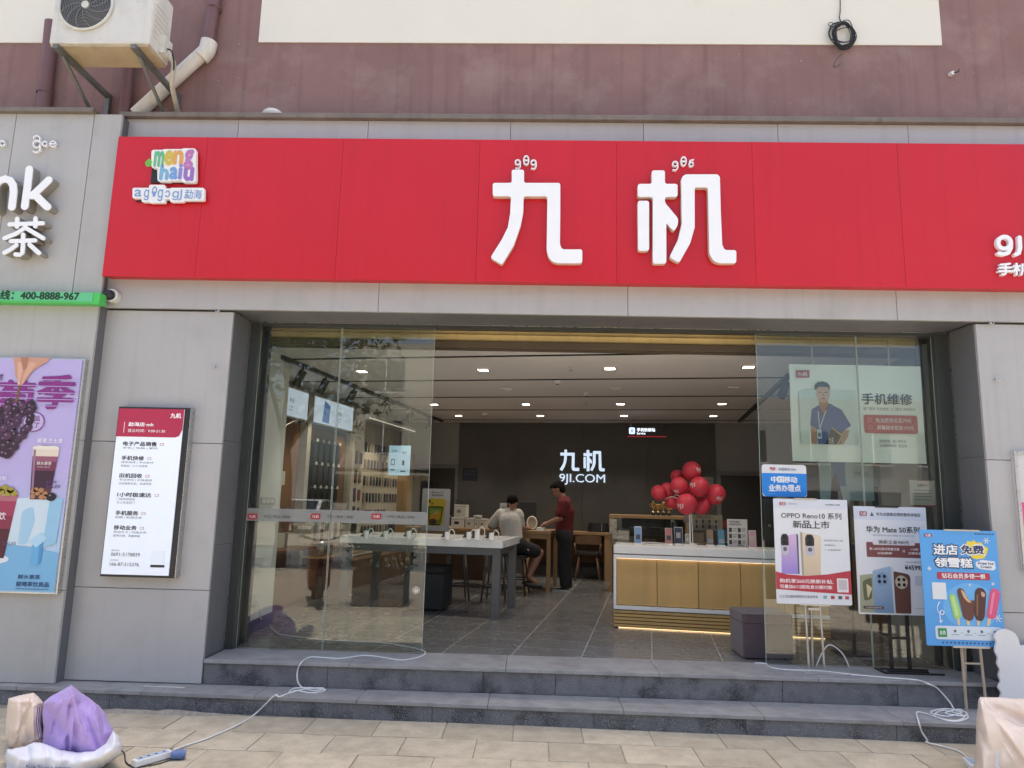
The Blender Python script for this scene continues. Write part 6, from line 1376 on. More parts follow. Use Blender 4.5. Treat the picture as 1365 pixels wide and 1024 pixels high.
# ================================================================== DEFLATED INFLATABLES
def fabric(cx_, cy_, z0, rx, ry, prof, lean, creases, seed, amp=.02, nu=96, nv=30, top_open=False):
    """Slack fabric: a lathe of prof[(r,z)] squashed to rx, ry, pulled off centre by lean and cut by folds."""
    def at(t):
        n = len(prof)-1; k = min(n-1, int(t*n)); f_ = t*n-k; return [prof[k][i]*(1-f_)+prof[k+1][i]*f_ for i in (0, 1)]
    mb = MB()
    def fn(s, t):
        th = s*2*math.pi; r_, z = at(t)
        fold = sum(A*math.cos(kf*th+p_+tw*t) for A, kf, p_, tw in creases)
        rid = 1-abs(noise.noise(Vector((math.cos(th)*1.7, math.sin(th)*1.7, t*2.2+seed))))*2
        fine = noise.noise(Vector((math.cos(th)*4, math.sin(th)*4, t*5+seed)))
        k = r_*(1+fold*(1-.4*t))+amp*(rid-.6)*(1 if r_ > .06 else .2)+amp*.5*fine
        return Vector((cx_+lean[0]*z+rx*max(.0, k)*math.cos(th), cy_+lean[1]*z+ry*max(.0, k)*math.sin(th), max(z0+.001, z0+z+amp*.6*fine*min(1, z*8))))
    return mb.grid(fn, nu, nv, True)
M_purple = mat('purple_nylon', (.37, .26, .58), .5, 0, .05, 4, bump=.55, bscale=9, sheen=.2)
M_wnylon = mat('white_nylon', (.62, .63, .68), .5, 0, .04, 4, bump=.55, bscale=9)
M_beige = mat('peach_nylon', (.70, .585, .49), .5, 0, .06, 3, bump=.55, bscale=9, dirt=('d8ccc8', 3, .45, .7, .7))
from mathutils.geometry import delaunay_2d_cdt, intersect_point_line
def seg_dist(p, a, b):
    d = b-a; t = max(0, min(1, (p-a).dot(d)/max(1e-9, d.length_squared))); return (p-(a+d*t)).length
def crumpled(outline, conv, bulge, ridges, nm, m, par, seed, step=2.2, back=.75):
    """Slack fabric bag: outline in picture units, swelling by bulge (m) in front and behind, cut by sharp folds
    ridges = [(points, height, width)]; conv(x, y, d) gives the point d metres nearer than the bag's middle plane."""
    O = [Vector(p) for p in outline]; edge = []
    for i in range(len(O)):
        a, b = O[i], O[(i+1) % len(O)]; n = max(1, int((b-a).length/step))
        edge += [a.lerp(b, k/n) for k in range(n)]
    def inside(p):
        c = False
        for i in range(len(O)):
            a, b = O[i-1], O[i]
            if (a.y > p.y) != (b.y > p.y) and p.x < (b.x-a.x)*(p.y-a.y)/(b.y-a.y)+a.x: c = not c
        return c
    dist = lambda p: min(seg_dist(p, O[i-1], O[i]) for i in range(len(O)))
    x0, x1 = min(p.x for p in O), max(p.x for p in O); y0, y1 = min(p.y for p in O), max(p.y for p in O)
    pts = list(edge); y = y0; row = 0
    while y < y1:
        x = x0+(step/2 if row % 2 else 0)
        while x < x1:
            p = Vector((x, y))
            if inside(p) and dist(p) > step*.45: pts.append(p)
            x += step
        y += step*.87; row += 1
    ne = len(edge); vs, _, fs, *_r = delaunay_2d_cdt(pts, [(i, (i+1) % ne) for i in range(ne)], [], 1, 1e-6)
    rg_ = random.Random(int(seed*10)); ap = min(O, key=lambda p: p.y); low = [p for p in O if p.y > y0+.45*(y1-y0)]
    for k in range(9):
        e_ = low[rg_.randrange(len(low))].lerp(low[rg_.randrange(len(low))], rg_.random()); m_ = ap.lerp(e_, .5)+Vector((rg_.uniform(-.05, .05), rg_.uniform(-.05, .05)))*(x1-x0)
        ridges = ridges+[([tuple(ap.lerp(m_, rg_.uniform(.15, .6))), tuple(m_), tuple(m_.lerp(e_, rg_.uniform(.5, .95)))], rg_.choice((-1, 1))*rg_.uniform(.014, .03)*bulge/.17, (x1-x0)*rg_.uniform(.016, .03))]
    dm = max(dist(v) for v in vs) or 1; ext_ = max(x1-x0, y1-y0)
    def depth(v):
        t = min(1, dist(v)/dm); d = bulge*math.sqrt(max(0, 1-(1-t)**2))
        e = min(1, dist(v)/(step*2.5))
        for P, h_, w_ in ridges:
            q = min(seg_dist(v, Vector(P[i]), Vector(P[i+1])) for i in range(len(P)-1)); d += e*.62*h_*math.exp(-(q/(w_*1.25))**2)
        q_ = v/ext_; d += e*.22*bulge*noise.noise(Vector((q_.x*2.2, q_.y*2.2, seed)))
        d += e*.11*bulge*max(0, 1-2.6*abs(noise.noise(Vector((q_.x*3.2+q_.y*.9, q_.y*2.0-q_.x*.8, seed+4)))))**2
        return max(.0, d)
    D = [depth(v) for v in vs]; bd = [dist(v) < 1e-3 for v in vs]
    mb = MB(); F_ = [conv(v.x, v.y, d) for v, d in zip(vs, D)]; K_ = [conv(v.x, v.y, -d*back) for v, d in zip(vs, D)]
    n = len(vs); mb.add(F_+K_, [])
    for f in fs:
        mb.f.append(list(f)); mb.f.append([(i if bd[i] else i+n) for i in f][::-1])
    o_ = part(mb, nm, m, par, smooth=True); ss = o_.modifiers.new('soften', 'SMOOTH'); ss.factor = .5; ss.iterations = 3
    sb2 = o_.modifiers.new('sub', 'SUBSURF'); sb2.levels = 1; sb2.render_levels = 1; return o_
Yh = 4.80
def bag_pt(Y0, sx, sy, k):
    def conv(x, y, d):
        p = wy(sx+x/k, sy+y/k, Y0-d)
        if p.z < .004: p = wz(sx+x/k, sy+y/k, .004)
        return p
    return conv
ctr = wy(88, 990, Yh)
inf = thing('deflated_inflatable', 'collapsed purple, white and beige inflatable figure on the paving at bottom left', 'inflatable', (ctr.x, Yh, 0))
zz_ = bag_pt(Yh, 0, 890, 5.25); zb_ = bag_pt(Yh+.10, 0, 890, 5.25); zh_ = bag_pt(Yh-.17, 0, 890, 5.25)
crumpled([(500, 116), (560, 165), (640, 220), (700, 268), (740, 320), (765, 380), (805, 445), (800, 560), (760, 680), (640, 720), (480, 720), (330, 680), (288, 560), (300, 420), (290, 330), (302, 240), (350, 200), (410, 168)], zz_, .19,
         [([(500, 118), (540, 230), (600, 400), (640, 560)], .05, 60), ([(330, 290), (400, 380), (470, 470), (520, 590)], -.055, 34), ([(340, 240), (440, 250), (520, 210), (505, 150)], .035, 22), ([(700, 280), (715, 400), (735, 560)], -.03, 14), ([(660, 240), (690, 330), (700, 420)], .03, 16), ([(410, 170), (415, 215), (380, 260)], -.03, 12), ([(310, 330), (325, 430), (318, 540)], .03, 20), ([(560, 330), (500, 430), (480, 560)], .03, 30)], 'purple_body', M_purple, inf, 1.7, 7)
crumpled([(56, 212), (150, 188), (238, 172), (275, 205), (305, 240), (310, 330), (320, 520), (240, 580), (150, 590), (60, 560), (32, 460), (40, 350), (48, 270)], zb_, .16,
         [([(60, 215), (150, 235), (300, 240)], .03, 18), ([(120, 240), (130, 330), (110, 440)], .035, 18), ([(180, 260), (170, 380), (220, 500)], -.04, 20), ([(250, 250), (240, 380), (280, 500)], .03, 22), ([(40, 440), (120, 540), (200, 560)], -.03, 14)], 'beige_body', M_beige, inf, 4.2, 7)
crumpled([(28, 625), (45, 568), (110, 560), (180, 545), (230, 520), (300, 522), (420, 570), (540, 588), (660, 578), (735, 530), (790, 432), (840, 480), (862, 540), (850, 600), (790, 650), (720, 700), (600, 750), (400, 790), (200, 790), (80, 760), (40, 700)], zh_, .13,
         [([(60, 600), (180, 640), (340, 640), (560, 650), (760, 590)], .045, 30), ([(190, 540), (200, 620), (240, 720)], -.035, 14), ([(110, 570), (130, 650), (100, 740)], .03, 16), ([(300, 525), (340, 600), (330, 720)], -.03, 14), ([(540, 590), (560, 660), (520, 760)], .02, 20), ([(790, 440), (780, 540), (700, 640)], .04, 20), ([(440, 585), (450, 680)], -.02, 12)], 'white_hem', M_wnylon, inf, 7.9, 9)
for k in range(3):   # dark stripes on the seam
    p0 = wy(50.5+2.6*k, 942, Yh-.13); p1 = wy(52.5+2.6*k, 986, Yh-.15); part(MB().tube(smooth_path([p0, (p0+p1)/2+Vector((-.006, -.01, 0)), p1], 5), .0024, 5), 'stripe', ink('4c3f70'), inf)
text('Rice Soup Queeno', wy(35, 1020, 4.5).x-ctr.x, wy(94, 1020, 4.5).x-ctr.x, .020, .045, 4.50-Yh, inf, ink('5a5870'), .01)
Yr = 5.05
inr = thing('slumped_inflatable', 'slumped peach fabric tub of an inflatable on the paving at bottom right', 'inflatable', (wy(1370, 1000, Yr).x, Yr, 0))
zr_ = bag_pt(Yr, 980, 640, 2.667); zi_ = bag_pt(Yr+.14, 980, 640, 2.667); zf_ = bag_pt(Yr-.12, 980, 640, 2.667)
crumpled([(864, 768), (1000, 772), (1130, 778), (1240, 800), (1240, 960), (1040, 960), (900, 900)], zi_, .10, [([(880, 780), (1000, 840), (1200, 850)], -.04, 20), ([(1000, 775), (1040, 860)], .03, 10)], 'peach_lining', M_beige, inr, 2.2, 7, .5)
crumpled([(862, 770), (882, 772), (900, 806), (940, 838), (1000, 868), (1080, 890), (1240, 900), (1260, 1080), (1100, 1110), (840, 1090), (850, 980), (853, 860)], zr_, .20, [([(885, 778), (905, 815), (1000, 880), (1200, 910)], .035, 9), ([(880, 800), (900, 900), (880, 1040)], .04, 16), ([(930, 850), (950, 950), (930, 1060)], -.045, 16), ([(990, 880), (1000, 980), (1050, 1080)], .04, 20), ([(860, 880), (900, 960)], -.02, 8)], 'peach_body', M_beige, inr, 5.6, 7)
crumpled([(892, 1080), (900, 1000), (912, 955), (930, 932), (950, 950), (965, 1000), (985, 1090)], zf_, .05, [([(930, 940), (925, 1060)], .02, 8), ([(950, 960), (960, 1080)], -.02, 7)], 'white_fold', M_wnylon, inr, 8.3, 7)
# white scalloped cut-out standing behind the tub, on the lower step
Yc = 5.92
sc = [(1336, 940), (1333, 931), (1336, 924), (1330, 917), (1335, 909), (1331, 901), (1334, 893), (1329, 886), (1331, 877), (1326, 868), (1329, 856), (1325, 850), (1330, 842), (1340, 838), (1352, 843), (1358, 851), (1360, 862), (1368, 860), (1420, 862), (1425, 945)]
q = [wy(x, y, Yc) for x, y in sc]
cut = thing('cutout_figure', 'back of a white scalloped cut-out board behind the peach inflatable', 'board', (q[0].x+.1, Yc, Z1))
part(MB().prism(rounded([(v.x, v.z) for v in q], .02, 3), Yc, Yc+.022), 'foam_board', mat('white_foam', (.72, .72, .72), .6, 0, .02, 4), cut, bevel=.003)
bx0 = q[0].x; part(MB().box(bx0-.0, bx0+.5, Yc-.02, Yc+.10, Z1, Z1+.012), 'foot', M_black, cut); part(MB().box(bx0+.2, bx0+.23, Yc+.023, Yc+.04, Z1+.012, q[12].z-.2), 'strut', M_black, cut)

# ================================================================== CABLES AND POWER STRIPS
def surf(px, py, kind):
    if kind == 'f': return wz(px, py, ZF+.006)
    if kind == 'r': p_ = wy(px, py, YF-.03); return p_
    if kind == 'n': p_ = wy(px, py, 5.7); return Vector((p_.x, fy(p_.x)-.024, Z1+.008))
    if kind == 't': p_ = wz(px, py, Z1+.006); p_.y = min(p_.y, YF-.02); return p_
    if kind == 'R': p_ = wy(px, py, 5.72); p_.y = fy(p_.x)-.03; return p_
    return wz(px, py, .008)
def cable(lab, pts, m, r_=.006, name='power_cable'):
    P = smooth_path([surf(*p_) if not isinstance(p_, Vector) else p_ for p_ in pts], 6)
    return solo(MB().tube(P, r_, 8), name, m, lab, 'cable', tuple(P[-1]), smooth=True)
M_cab = mat('white_cable', (.70, .70, .68), .45)
s0 = on_pier(340, 803)
P = [Vector((-2.665, s0.y, s0.z)), Vector((-2.64, s0.y+.02, s0.z-.15))]+[(353, 827, 'f'), (368, 843, 'f'), (382, 847, 'f'), (423, 852, 'f'), (464, 855, 'f'), (508, 857, 'f'), (541, 862, 'f'), (562, 867, 'f'), (567, 871, 'f'), (562, 875, 'f'), (551, 878, 'f'), (532, 880, 'f'), (489, 874, 'f'), (453, 878, 'f'), (418, 876, 'f'), (407, 879, 'f'), (401, 884, 'f'), (397, 893, 'r'), (396, 903, 'r'), (398, 911, 'r'), (404, 917, 't'), (420, 921, 't'), (432, 918, 't'), (425, 915, 't'), (405, 919, 't'), (386, 924, 't'), (392, 918, 't'), (415, 916, 't'), (434, 920, 't'), (415, 924, 't'), (395, 921, 't'), (383, 925, 't'), (372, 929, 't'), (362, 933, 'n'), (340, 952, 'g'), (318, 966, 'g'), (277, 984, 'g'), (250, 993, 'g'), (230, 1000, 'g')]
cable('white extension cable running over the steps to the left power strip', P, M_cab)
A = wz(178, 1017, .03); Bp = wz(227, 1003, .03); d_ = (Bp-A); ang = math.atan2(d_.y, d_.x); L_ = d_.length
psx = thing('power_strip', 'white power strip with blue sockets on the paving beside the collapsed inflatable', 'power strip', ((A.x+Bp.x)/2, (A.y+Bp.y)/2, 0), None, 'W', ang, local=True)
part(MB().box(-L_/2, L_/2, -.028, .028, .006, .045), 'body', M_white_plastic, psx, bevel=.005); part(MB().box(-L_/2+.02, L_/2-.02, -.02, .02, .046, .0475), 'socket_face', mat('pale_blue_plastic', (.36, .47, .62), .4), psx)
for k in range(5): part(MB().box(-L_/2+.035+.05*k, -L_/2+.05+.05*k, -.01, .01, .0476, .0482), 'socket_hole', M_black, psx)
for x in (-L_/2+.02, L_/2-.02): part(MB().box(x-.01, x+.01, -.02, .02, 0, .0058), 'rubber_foot', M_black, psx)
p_ = wz(239, 1006, .03); pg = thing('blue_plug', 'blue plug and black lead at the right end of the left power strip', 'plug', (p_.x, p_.y, 0))
M_bp = mat('blue_plug_plastic', (.10, .16, .34), .4)
part(MB().cyl((p_.x-.045, p_.y-.01, .028), (p_.x+.01, p_.y+.005, .03), .024, .030, 14), 'plug_body', M_bp, pg, smooth=40); part(MB().cyl((p_.x+.01, p_.y+.005, .03), (p_.x+.035, p_.y+.012, .03), .030, .022, 14), 'plug_cap', M_bp, pg, smooth=40)
Pb = smooth_path([Vector((p_.x+.0, p_.y-.02, .02)), wz(230, 1012, .006), wz(212, 1018, .006), wz(195, 1021, .006), wz(178, 1022, .006), wz(168, 1016, .006), wz(166, 1005, .006), wz(160, 999, .03)], 6); part(MB().tube(Pb, .004, 6), 'lead', M_black, pg, smooth=True)
P = [(1006, 884, 'f'), (1021, 885, 'f'), (1026, 889.5, 'f'), (1048, 893, 'f'), (1092, 894.5, 'f'), (1136, 899.5, 'f'), (1190, 904, 'f'), (1224, 907, 'f'), (1238, 912, 'f'), (1250, 918, 'r'), (1266, 936, 'r'), (1273, 947, 't'), (1282, 950, 't'), (1262, 955, 't'), (1240, 950, 't'), (1260, 945, 't'), (1288, 950, 't'), (1276, 961, 't'), (1246, 955, 't'), (1258, 947, 't'), (1286, 955, 't'), (1260, 951, 't'), (1280, 946, 't'), (1290, 957, 't'), (1268, 962, 't'), (1236, 952, 't'), (1222, 950, 't'), (1217, 957, 'n'), (1219, 970, 'R'), (1226, 981, 'R'), (1236, 990, 'g'), (1268, 998, 'g'), (1282, 1004, 'g'), (1291, 1012, 'g')]
cable('white cable looping down the right side of the steps to the peach inflatable', P, M_cab)
q0 = wy(1088, 888, YG-.05); q1 = wy(1108, 860, YG-.05); q2 = wy(1132, 887, YG-.05); q0.z = q2.z = ZF+.006
cable('short white cable arching up behind the silver poster stand', [q0, q0.lerp(q1, .6)+Vector((-.01, 0, .03)), q1, q1.lerp(q2, .5)+Vector((.02, 0, .02)), q2], M_cab, .005)
p_ = wz(1295, 1019, .02); ad = thing('white_adapter', 'white adapter block with blue stripe on the paving by the peach inflatable', 'adapter', (p_.x, p_.y, 0), None, 'W', R(75), local=True)
part(MB().box(-.08, .08, -.03, .03, 0, .04), 'body', M_white_plastic, ad, bevel=.006); part(MB().box(-.06, .06, -.02, .02, .0405, .042), 'socket_face', mat('pale_blue_plastic', (.36, .47, .62)), ad)
# small litter: pale stick on the lower step
a = wz(192, 915, Z1+.004); b = wz(246, 917, Z1+.004); solo(MB().tube([a, b], .006, 6), 'cable_offcut', mat('offcut', (.5, .48, .44), .6), 'short pale offcut lying on the lower step under the directory', 'litter', tuple(a))
p_ = wz(1105, 898, ZF); solo(MB().obox((p_.x, p_.y, ZF+.004), (.42, .10, .006), Matrix.Rotation(.03, 3, 'Z')), 'flattened_card', mat('wet_card', (.34, .33, .31), .7, 0, .2, 12), 'flat pale card lying on the top step below the silver stand', 'litter', tuple(p_))

# ================================================================== PEOPLE
M_skin = mat('skin', (.34, .175, .115), .55, 0, .06, 12); M_hair = mat('black_hair', (.010, .008, .008), .8, 0, .2, 60, bump=.5, bscale=200, spec=.15)
def limb(mb, pts, rad, n=14):
    for k in range(len(pts)-1): mb.cyl(pts[k], pts[k+1], rad[k], rad[k+1], n)
    for p_, r_ in zip(pts, rad): mb.sphere(p_, r_ if not isinstance(r_, tuple) else r_, 14, 9)
def flesh(mb, nm, m, par, vox=.014, it=4):
    o_ = part(mb, nm, m, par, smooth=True); r_ = o_.modifiers.new('remesh', 'REMESH'); r_.mode = 'VOXEL'; r_.voxel_size = vox; r_.use_smooth_shade = True
    s_ = o_.modifiers.new('smooth', 'SMOOTH'); s_.factor = .5; s_.iterations = it; return o_
def hand(mb, wrist, d, up, curl=.5, side=1):
    d = d.normalized(); n_ = up.normalized(); s_ = d.cross(n_).normalized()
    palm = wrist+d*.05; mb.sphere(palm, (.036, .036, .022), 12, 8); mb.cyl(wrist, palm, .026, .034, 10)
    for k, (o_, l) in enumerate(((-.030, .062), (-.010, .072), (.010, .068), (.028, .052))):
        b0 = palm+d*.03+s_*o_; b1 = b0+(d*.8-n_*curl*.5).normalized()*l*.55; b2 = b1+(d*.4-n_*curl).normalized()*l*.45
        limb(mb, [b0, b1, b2], [.0095, .0088, .0078], 8)
    t0 = palm-d*.02-s_*side*.03; t1 = t0+(d*.5-s_*side*.7).normalized()*.035; t2 = t1+(d*.9-n_*.3).normalized()*.028; limb(mb, [t0, t1, t2], [.012, .010, .009], 8)
def ip(px, py, v): return iv(px, py, v)
def head(mb, c, fwd, tilt_up, s=1.0):
    """Head about c: skull, jaw, nose, ears; fwd is the face direction."""
    f_ = fwd.normalized(); side = f_.cross(Vector((0, 0, 1))).normalized(); u_ = side.cross(f_).normalized()
    def pt(a_, b_, c_): return c+(f_*a_+side*b_+u_*c_)*s
    def ell(center, rf, rs, ru):
        k0 = len(mb.v); mb.sphere((0, 0, 0), 1, 18, 12)
        for i in range(k0, len(mb.v)): v = mb.v[i]; mb.v[i] = center+f_*v.x*rf*s+side*v.y*rs*s+u_*v.z*ru*s
    ell(pt(-.008, 0, .025), .098, .078, .092); ell(pt(.030, 0, -.035), .062, .060, .078); ell(pt(.055, 0, -.075), .034, .035, .030)
    ell(pt(.098, 0, -.022), .018, .013, .022); ell(pt(.088, 0, -.062), .014, .024, .010); ell(pt(.082, 0, .012), .018, .05, .012)
    for q in (-1, 1): ell(pt(-.012, q*.078, -.015), .022, .010, .032)
    return pt, ell
# ---- seated man, white T-shirt, seen from behind
vS_ = 10.52
seat = thing('person', 'man in white T-shirt and black shorts sitting with his back turned', 'person', tuple(ip(688, 788, vS_)), None, 'I')
body = MB(); hc = ip(683.5, 670.5, vS_+.05); nk = ip(681.5, 680, vS_+.02); shl = ip(667.5, 685, vS_+.05); shr = ip(690.5, 685, vS_+.05); pel = ip(683, 722, vS_-.02); chest = ip(680, 696, vS_)
pt, ell = head(body, hc, Vector((.35, .85, -.35)), 0, .95)
limb(body, [nk, hc-Vector((0, 0, .04))], [.055, .052])
limb(body, [pel, chest, nk-Vector((0, 0, .04))], [.13, .14, .08])
ell_, err = ip(654, 702, vS_+.16), ip(693.5, 703, vS_+.20); hl = ip(668, 706, vS_+.42); hr = ip(703, 704.5, vS_+.46)
hl.z = max(hl.z, oz+.03); hr.z = max(hr.z, oz+.03)
for sh0, el0, ha0 in ((shl, ell_, hl), (shr, err, hr)): limb(body, [sh0, el0, ha0], [.052, .042, .028]); hand(body, ha0, (ha0-el0), Vector((0, 0, 1)), .5)
hipr, hipl = ip(689, 727, vS_+.0), ip(680, 727, vS_+.05); knr, knl = ip(719.5, 737, vS_+.18), ip(714, 736, vS_+.34); anr, anl = ip(705, 769, vS_+.10), ip(702, 768, vS_+.30)
for a_, b_, c_ in ((hipr, knr, anr), (hipl, knl, anl)):
    limb(body, [a_, b_], [.085, .062]); limb(body, [b_, b_.lerp(c_, .35), c_], [.058, .056, .038]); limb(body, [c_, c_+Vector((.10, .04, -.085))], [.036, .03])
flesh(body, 'body', M_skin, seat, .010, 3)
M_tee = mat('white_cotton', (.66, .63, .58), .9, 0, .05, 6, bump=.5, bscale=26)
tee = MB(); limb(tee, [pel+Vector((0, 0, .0)), ip(682, 710, vS_-.01), chest, nk-Vector((0, -.01, .055))], [.165, .158, .168, .095])
limb(tee, [shl+Vector((-.02, 0, -.03)), shl.lerp(shr, .5)+Vector((0, -.02, -.015)), shr+Vector((.02, 0, -.03))], [.075, .11, .075])
for sh0, el0 in ((shl, ell_), (shr, err)): limb(tee, [sh0, sh0.lerp(el0, .72)], [.078, .082])
flesh(tee, 'tshirt', M_tee, seat, .014, 3)
sho = MB(); limb(sho, [pel+Vector((-.05, 0, -.04)), pel+Vector((.06, 0, -.05))], [.15, .15])
for a_, b_ in ((hipr, knr), (hipl, knl)): limb(sho, [a_, a_.lerp(b_, .78)], [.118, .100])
M_short = mat('black_shorts', (.016, .016, .018), .8, 0, .1, 8); flesh(sho, 'shorts', M_short, seat, .014, 3)
c0 = hipr.lerp(knr, .45)+Vector((.0, -.112, .01)); part(MB().obox(c0, (.11, .003, .018), Matrix.Rotation(R(28), 3, 'Y')), 'white_print', ink('c8c8c8'), seat)
hair = MB(); k0 = len(hair.v)
f_ = Vector((.35, .85, -.35)).normalized(); side = f_.cross(Vector((0, 0, 1))).normalized(); u_ = side.cross(f_)
hair.sphere((0, 0, 0), 1, 22, 14); hair.v = [hc+(f_*(v.x*.098-.022)+side*v.y*.083+u_*(v.z*.088+.034))*.98+Vector((.009, .009, .010))*noise.noise(v*9) for v in hair.v]; part(hair, 'hair', M_hair, seat, smooth=True)
for a_ in (anr, anl):
    s_ = MB(); limb(s_, [a_+Vector((-.03, 0, -.10)), a_+Vector((.06, .02, -.125)), a_+Vector((.17, .06, -.14))], [.04, .042, .036]); s_.v = [Vector((v.x, v.y, max(v.z, ZF+.003))) for v in s_.v]; flesh(s_, 'shoe', M_black, seat, .012, 2)
stl = thing('bar_stool', 'black stool carrying the seated man', 'stool', tuple(ip(686, 788, vS_)), None, 'I')
sz = pel.z-.19; su, sv = pel.x+.03, pel.y+.02
part(MB().prism(rrect(su-.19, sv-.17, su+.19, sv+.17, .06), sz-.04, sz, 'z'), 'seat', M_black, stl, bevel=.012)
for sx_ in (-1, 1):
    for sy_ in (-1, 1): part(MB().tube([(su+sx_*.14, sv+sy_*.12, sz-.04), (su+sx_*.20, sv+sy_*.18, ZF)], .013, 8), 'leg', M_black_metal, stl, smooth=True)
part(MB().tube([(su+.18, sv+.16, ZF+.22), (su-.18, sv+.16, ZF+.22), (su-.18, sv-.16, ZF+.22), (su+.18, sv-.16, ZF+.22)], .009, 6, True), 'foot_ring', M_black_metal, stl, smooth=True)
# ---- standing man, red polo shirt, facing left
vM = 11.18
man = thing('person', 'man in red polo shirt and dark trousers standing at the oak table', 'person', tuple(ip(751, 788, vM)), None, 'I')
body = MB(); hc = ip(743.5, 652.5, vM); fdir = Vector((-.86, .05, -.45)); nk = ip(750, 664, vM); chest = ip(753, 683, vM); pel = ip(752.5, 714, vM)
pt, ell = head(body, hc, fdir, 0, .98); limb(body, [nk, hc+Vector((.03, 0, -.03))], [.058, .054])
limb(body, [pel, chest, nk+Vector((.01, 0, -.05))], [.12, .13, .075])
sn, sf = ip(751, 671, vM-.19), ip(752, 671, vM+.19); en, ef = ip(747.5, 691, vM-.22), ip(748, 691, vM+.20); hn, hf = ip(731, 697.5, vM-.12), ip(730, 697, vM+.10)
for a_, b_, c_, s_ in ((sn, en, hn, 1), (sf, ef, hf, -1)): limb(body, [a_, b_], [.052, .044]); limb(body, [b_, b_.lerp(c_, .4), c_], [.044, .042, .028]); hand(body, c_, c_-b_, Vector((0, 0, 1)), .6, s_)
hipn, hipf = ip(753, 718, vM-.09), ip(753, 718, vM+.09); kn_, kf_ = ip(751, 750, vM-.10), ip(754, 750, vM+.10); an_, af_ = ip(752.5, 781, vM-.11), ip(757, 781, vM+.12)
for a_, b_, c_ in ((hipn, kn_, an_), (hipf, kf_, af_)): limb(body, [a_, b_, c_], [.085, .06, .042])
flesh(body, 'body', M_skin, man, .010, 3)
M_polo = mat('red_polo', (.12, .010, .015), .85, 0, .06, 6, bump=.4, bscale=24); polo = MB()
limb(polo, [pel+Vector((0, 0, .04)), ip(752, 700, vM), chest, nk+Vector((.015, 0, -.07))], [.138, .142, .155, .10])
limb(polo, [ip(752, 672, vM-.15), ip(752.5, 670, vM), ip(752, 672, vM+.15)], [.085, .11, .085])
for a_, b_ in ((sn, en), (sf, ef)): limb(polo, [a_, a_.lerp(b_, .72)], [.075, .072])
k0 = len(polo.v); flesh(polo, 'polo_shirt', M_polo, man, .014, 3)
part(MB().tube([nk+Vector((.062*math.cos(k*.4), .062*math.sin(k*.4), -.012+.012*math.cos(k*.4))) for k in range(16)], .008, 6, True), 'collar', mat('pale_collar', (.6, .5, .48), .8), man, smooth=True)
M_tr = mat('dark_trousers', (.016, .017, .020), .8, 0, .1, 8); tr = MB(); limb(tr, [pel+Vector((0, -.06, -.01)), pel+Vector((0, .06, -.01))], [.135, .135])
for a_, b_, c_ in ((hipn, kn_, an_), (hipf, kf_, af_)): limb(tr, [a_, b_, c_+Vector((0, 0, .02))], [.112, .088, .070])
flesh(tr, 'trousers', M_tr, man, .014, 3)
hair = MB(); f_ = fdir.normalized(); side = f_.cross(Vector((0, 0, 1))).normalized(); u_ = side.cross(f_)
hair.sphere((0, 0, 0), 1, 24, 14)
hair.v = [hc+(f_*(v.x*.104-.026+(.03 if v.z > .3 and v.x > 0 else 0))+side*v.y*.088+u_*(v.z*.088+.042))+Vector((.012, .012, .012))*noise.noise(v*8) for v in hair.v]; part(hair, 'hair', M_hair, man, smooth=True)
hb2 = MB(); hb2.sphere((0, 0, 0), 1, 18, 10); hb2.v = [hc+f_*(v.x*.06-.058)+side*v.y*.078+u_*(v.z*.085-.012) for v in hb2.v]; part(hb2, 'hair', M_hair, man, smooth=True)
for q in (-1, 1): e_ = MB(); e_.sphere(pt(.088, q*.03, -.004), .011, 10, 6); part(e_, 'eye', ink('241c1a'), man, smooth=True)
for a_, nm in ((an_, 0), (af_, 1)):
    s_ = MB(); limb(s_, [a_+Vector((.04, 0, -.06)), a_+Vector((-.05, 0, -.075)), a_+Vector((-.15, 0, -.085))], [.045, .046, .036]); s_.v = [Vector((v.x, v.y, max(v.z, ZF+.024))) for v in s_.v]; sh0 = flesh(s_, 'shoe', M_black, man, .012, 2)
    part(MB().prism(rrect(a_.x-.19, a_.y-.045, a_.x+.085, a_.y+.045, .04), ZF+.001, ZF+.026, 'z'), 'sole', mat('white_sole', (.55, .55, .53), .6), sh0)

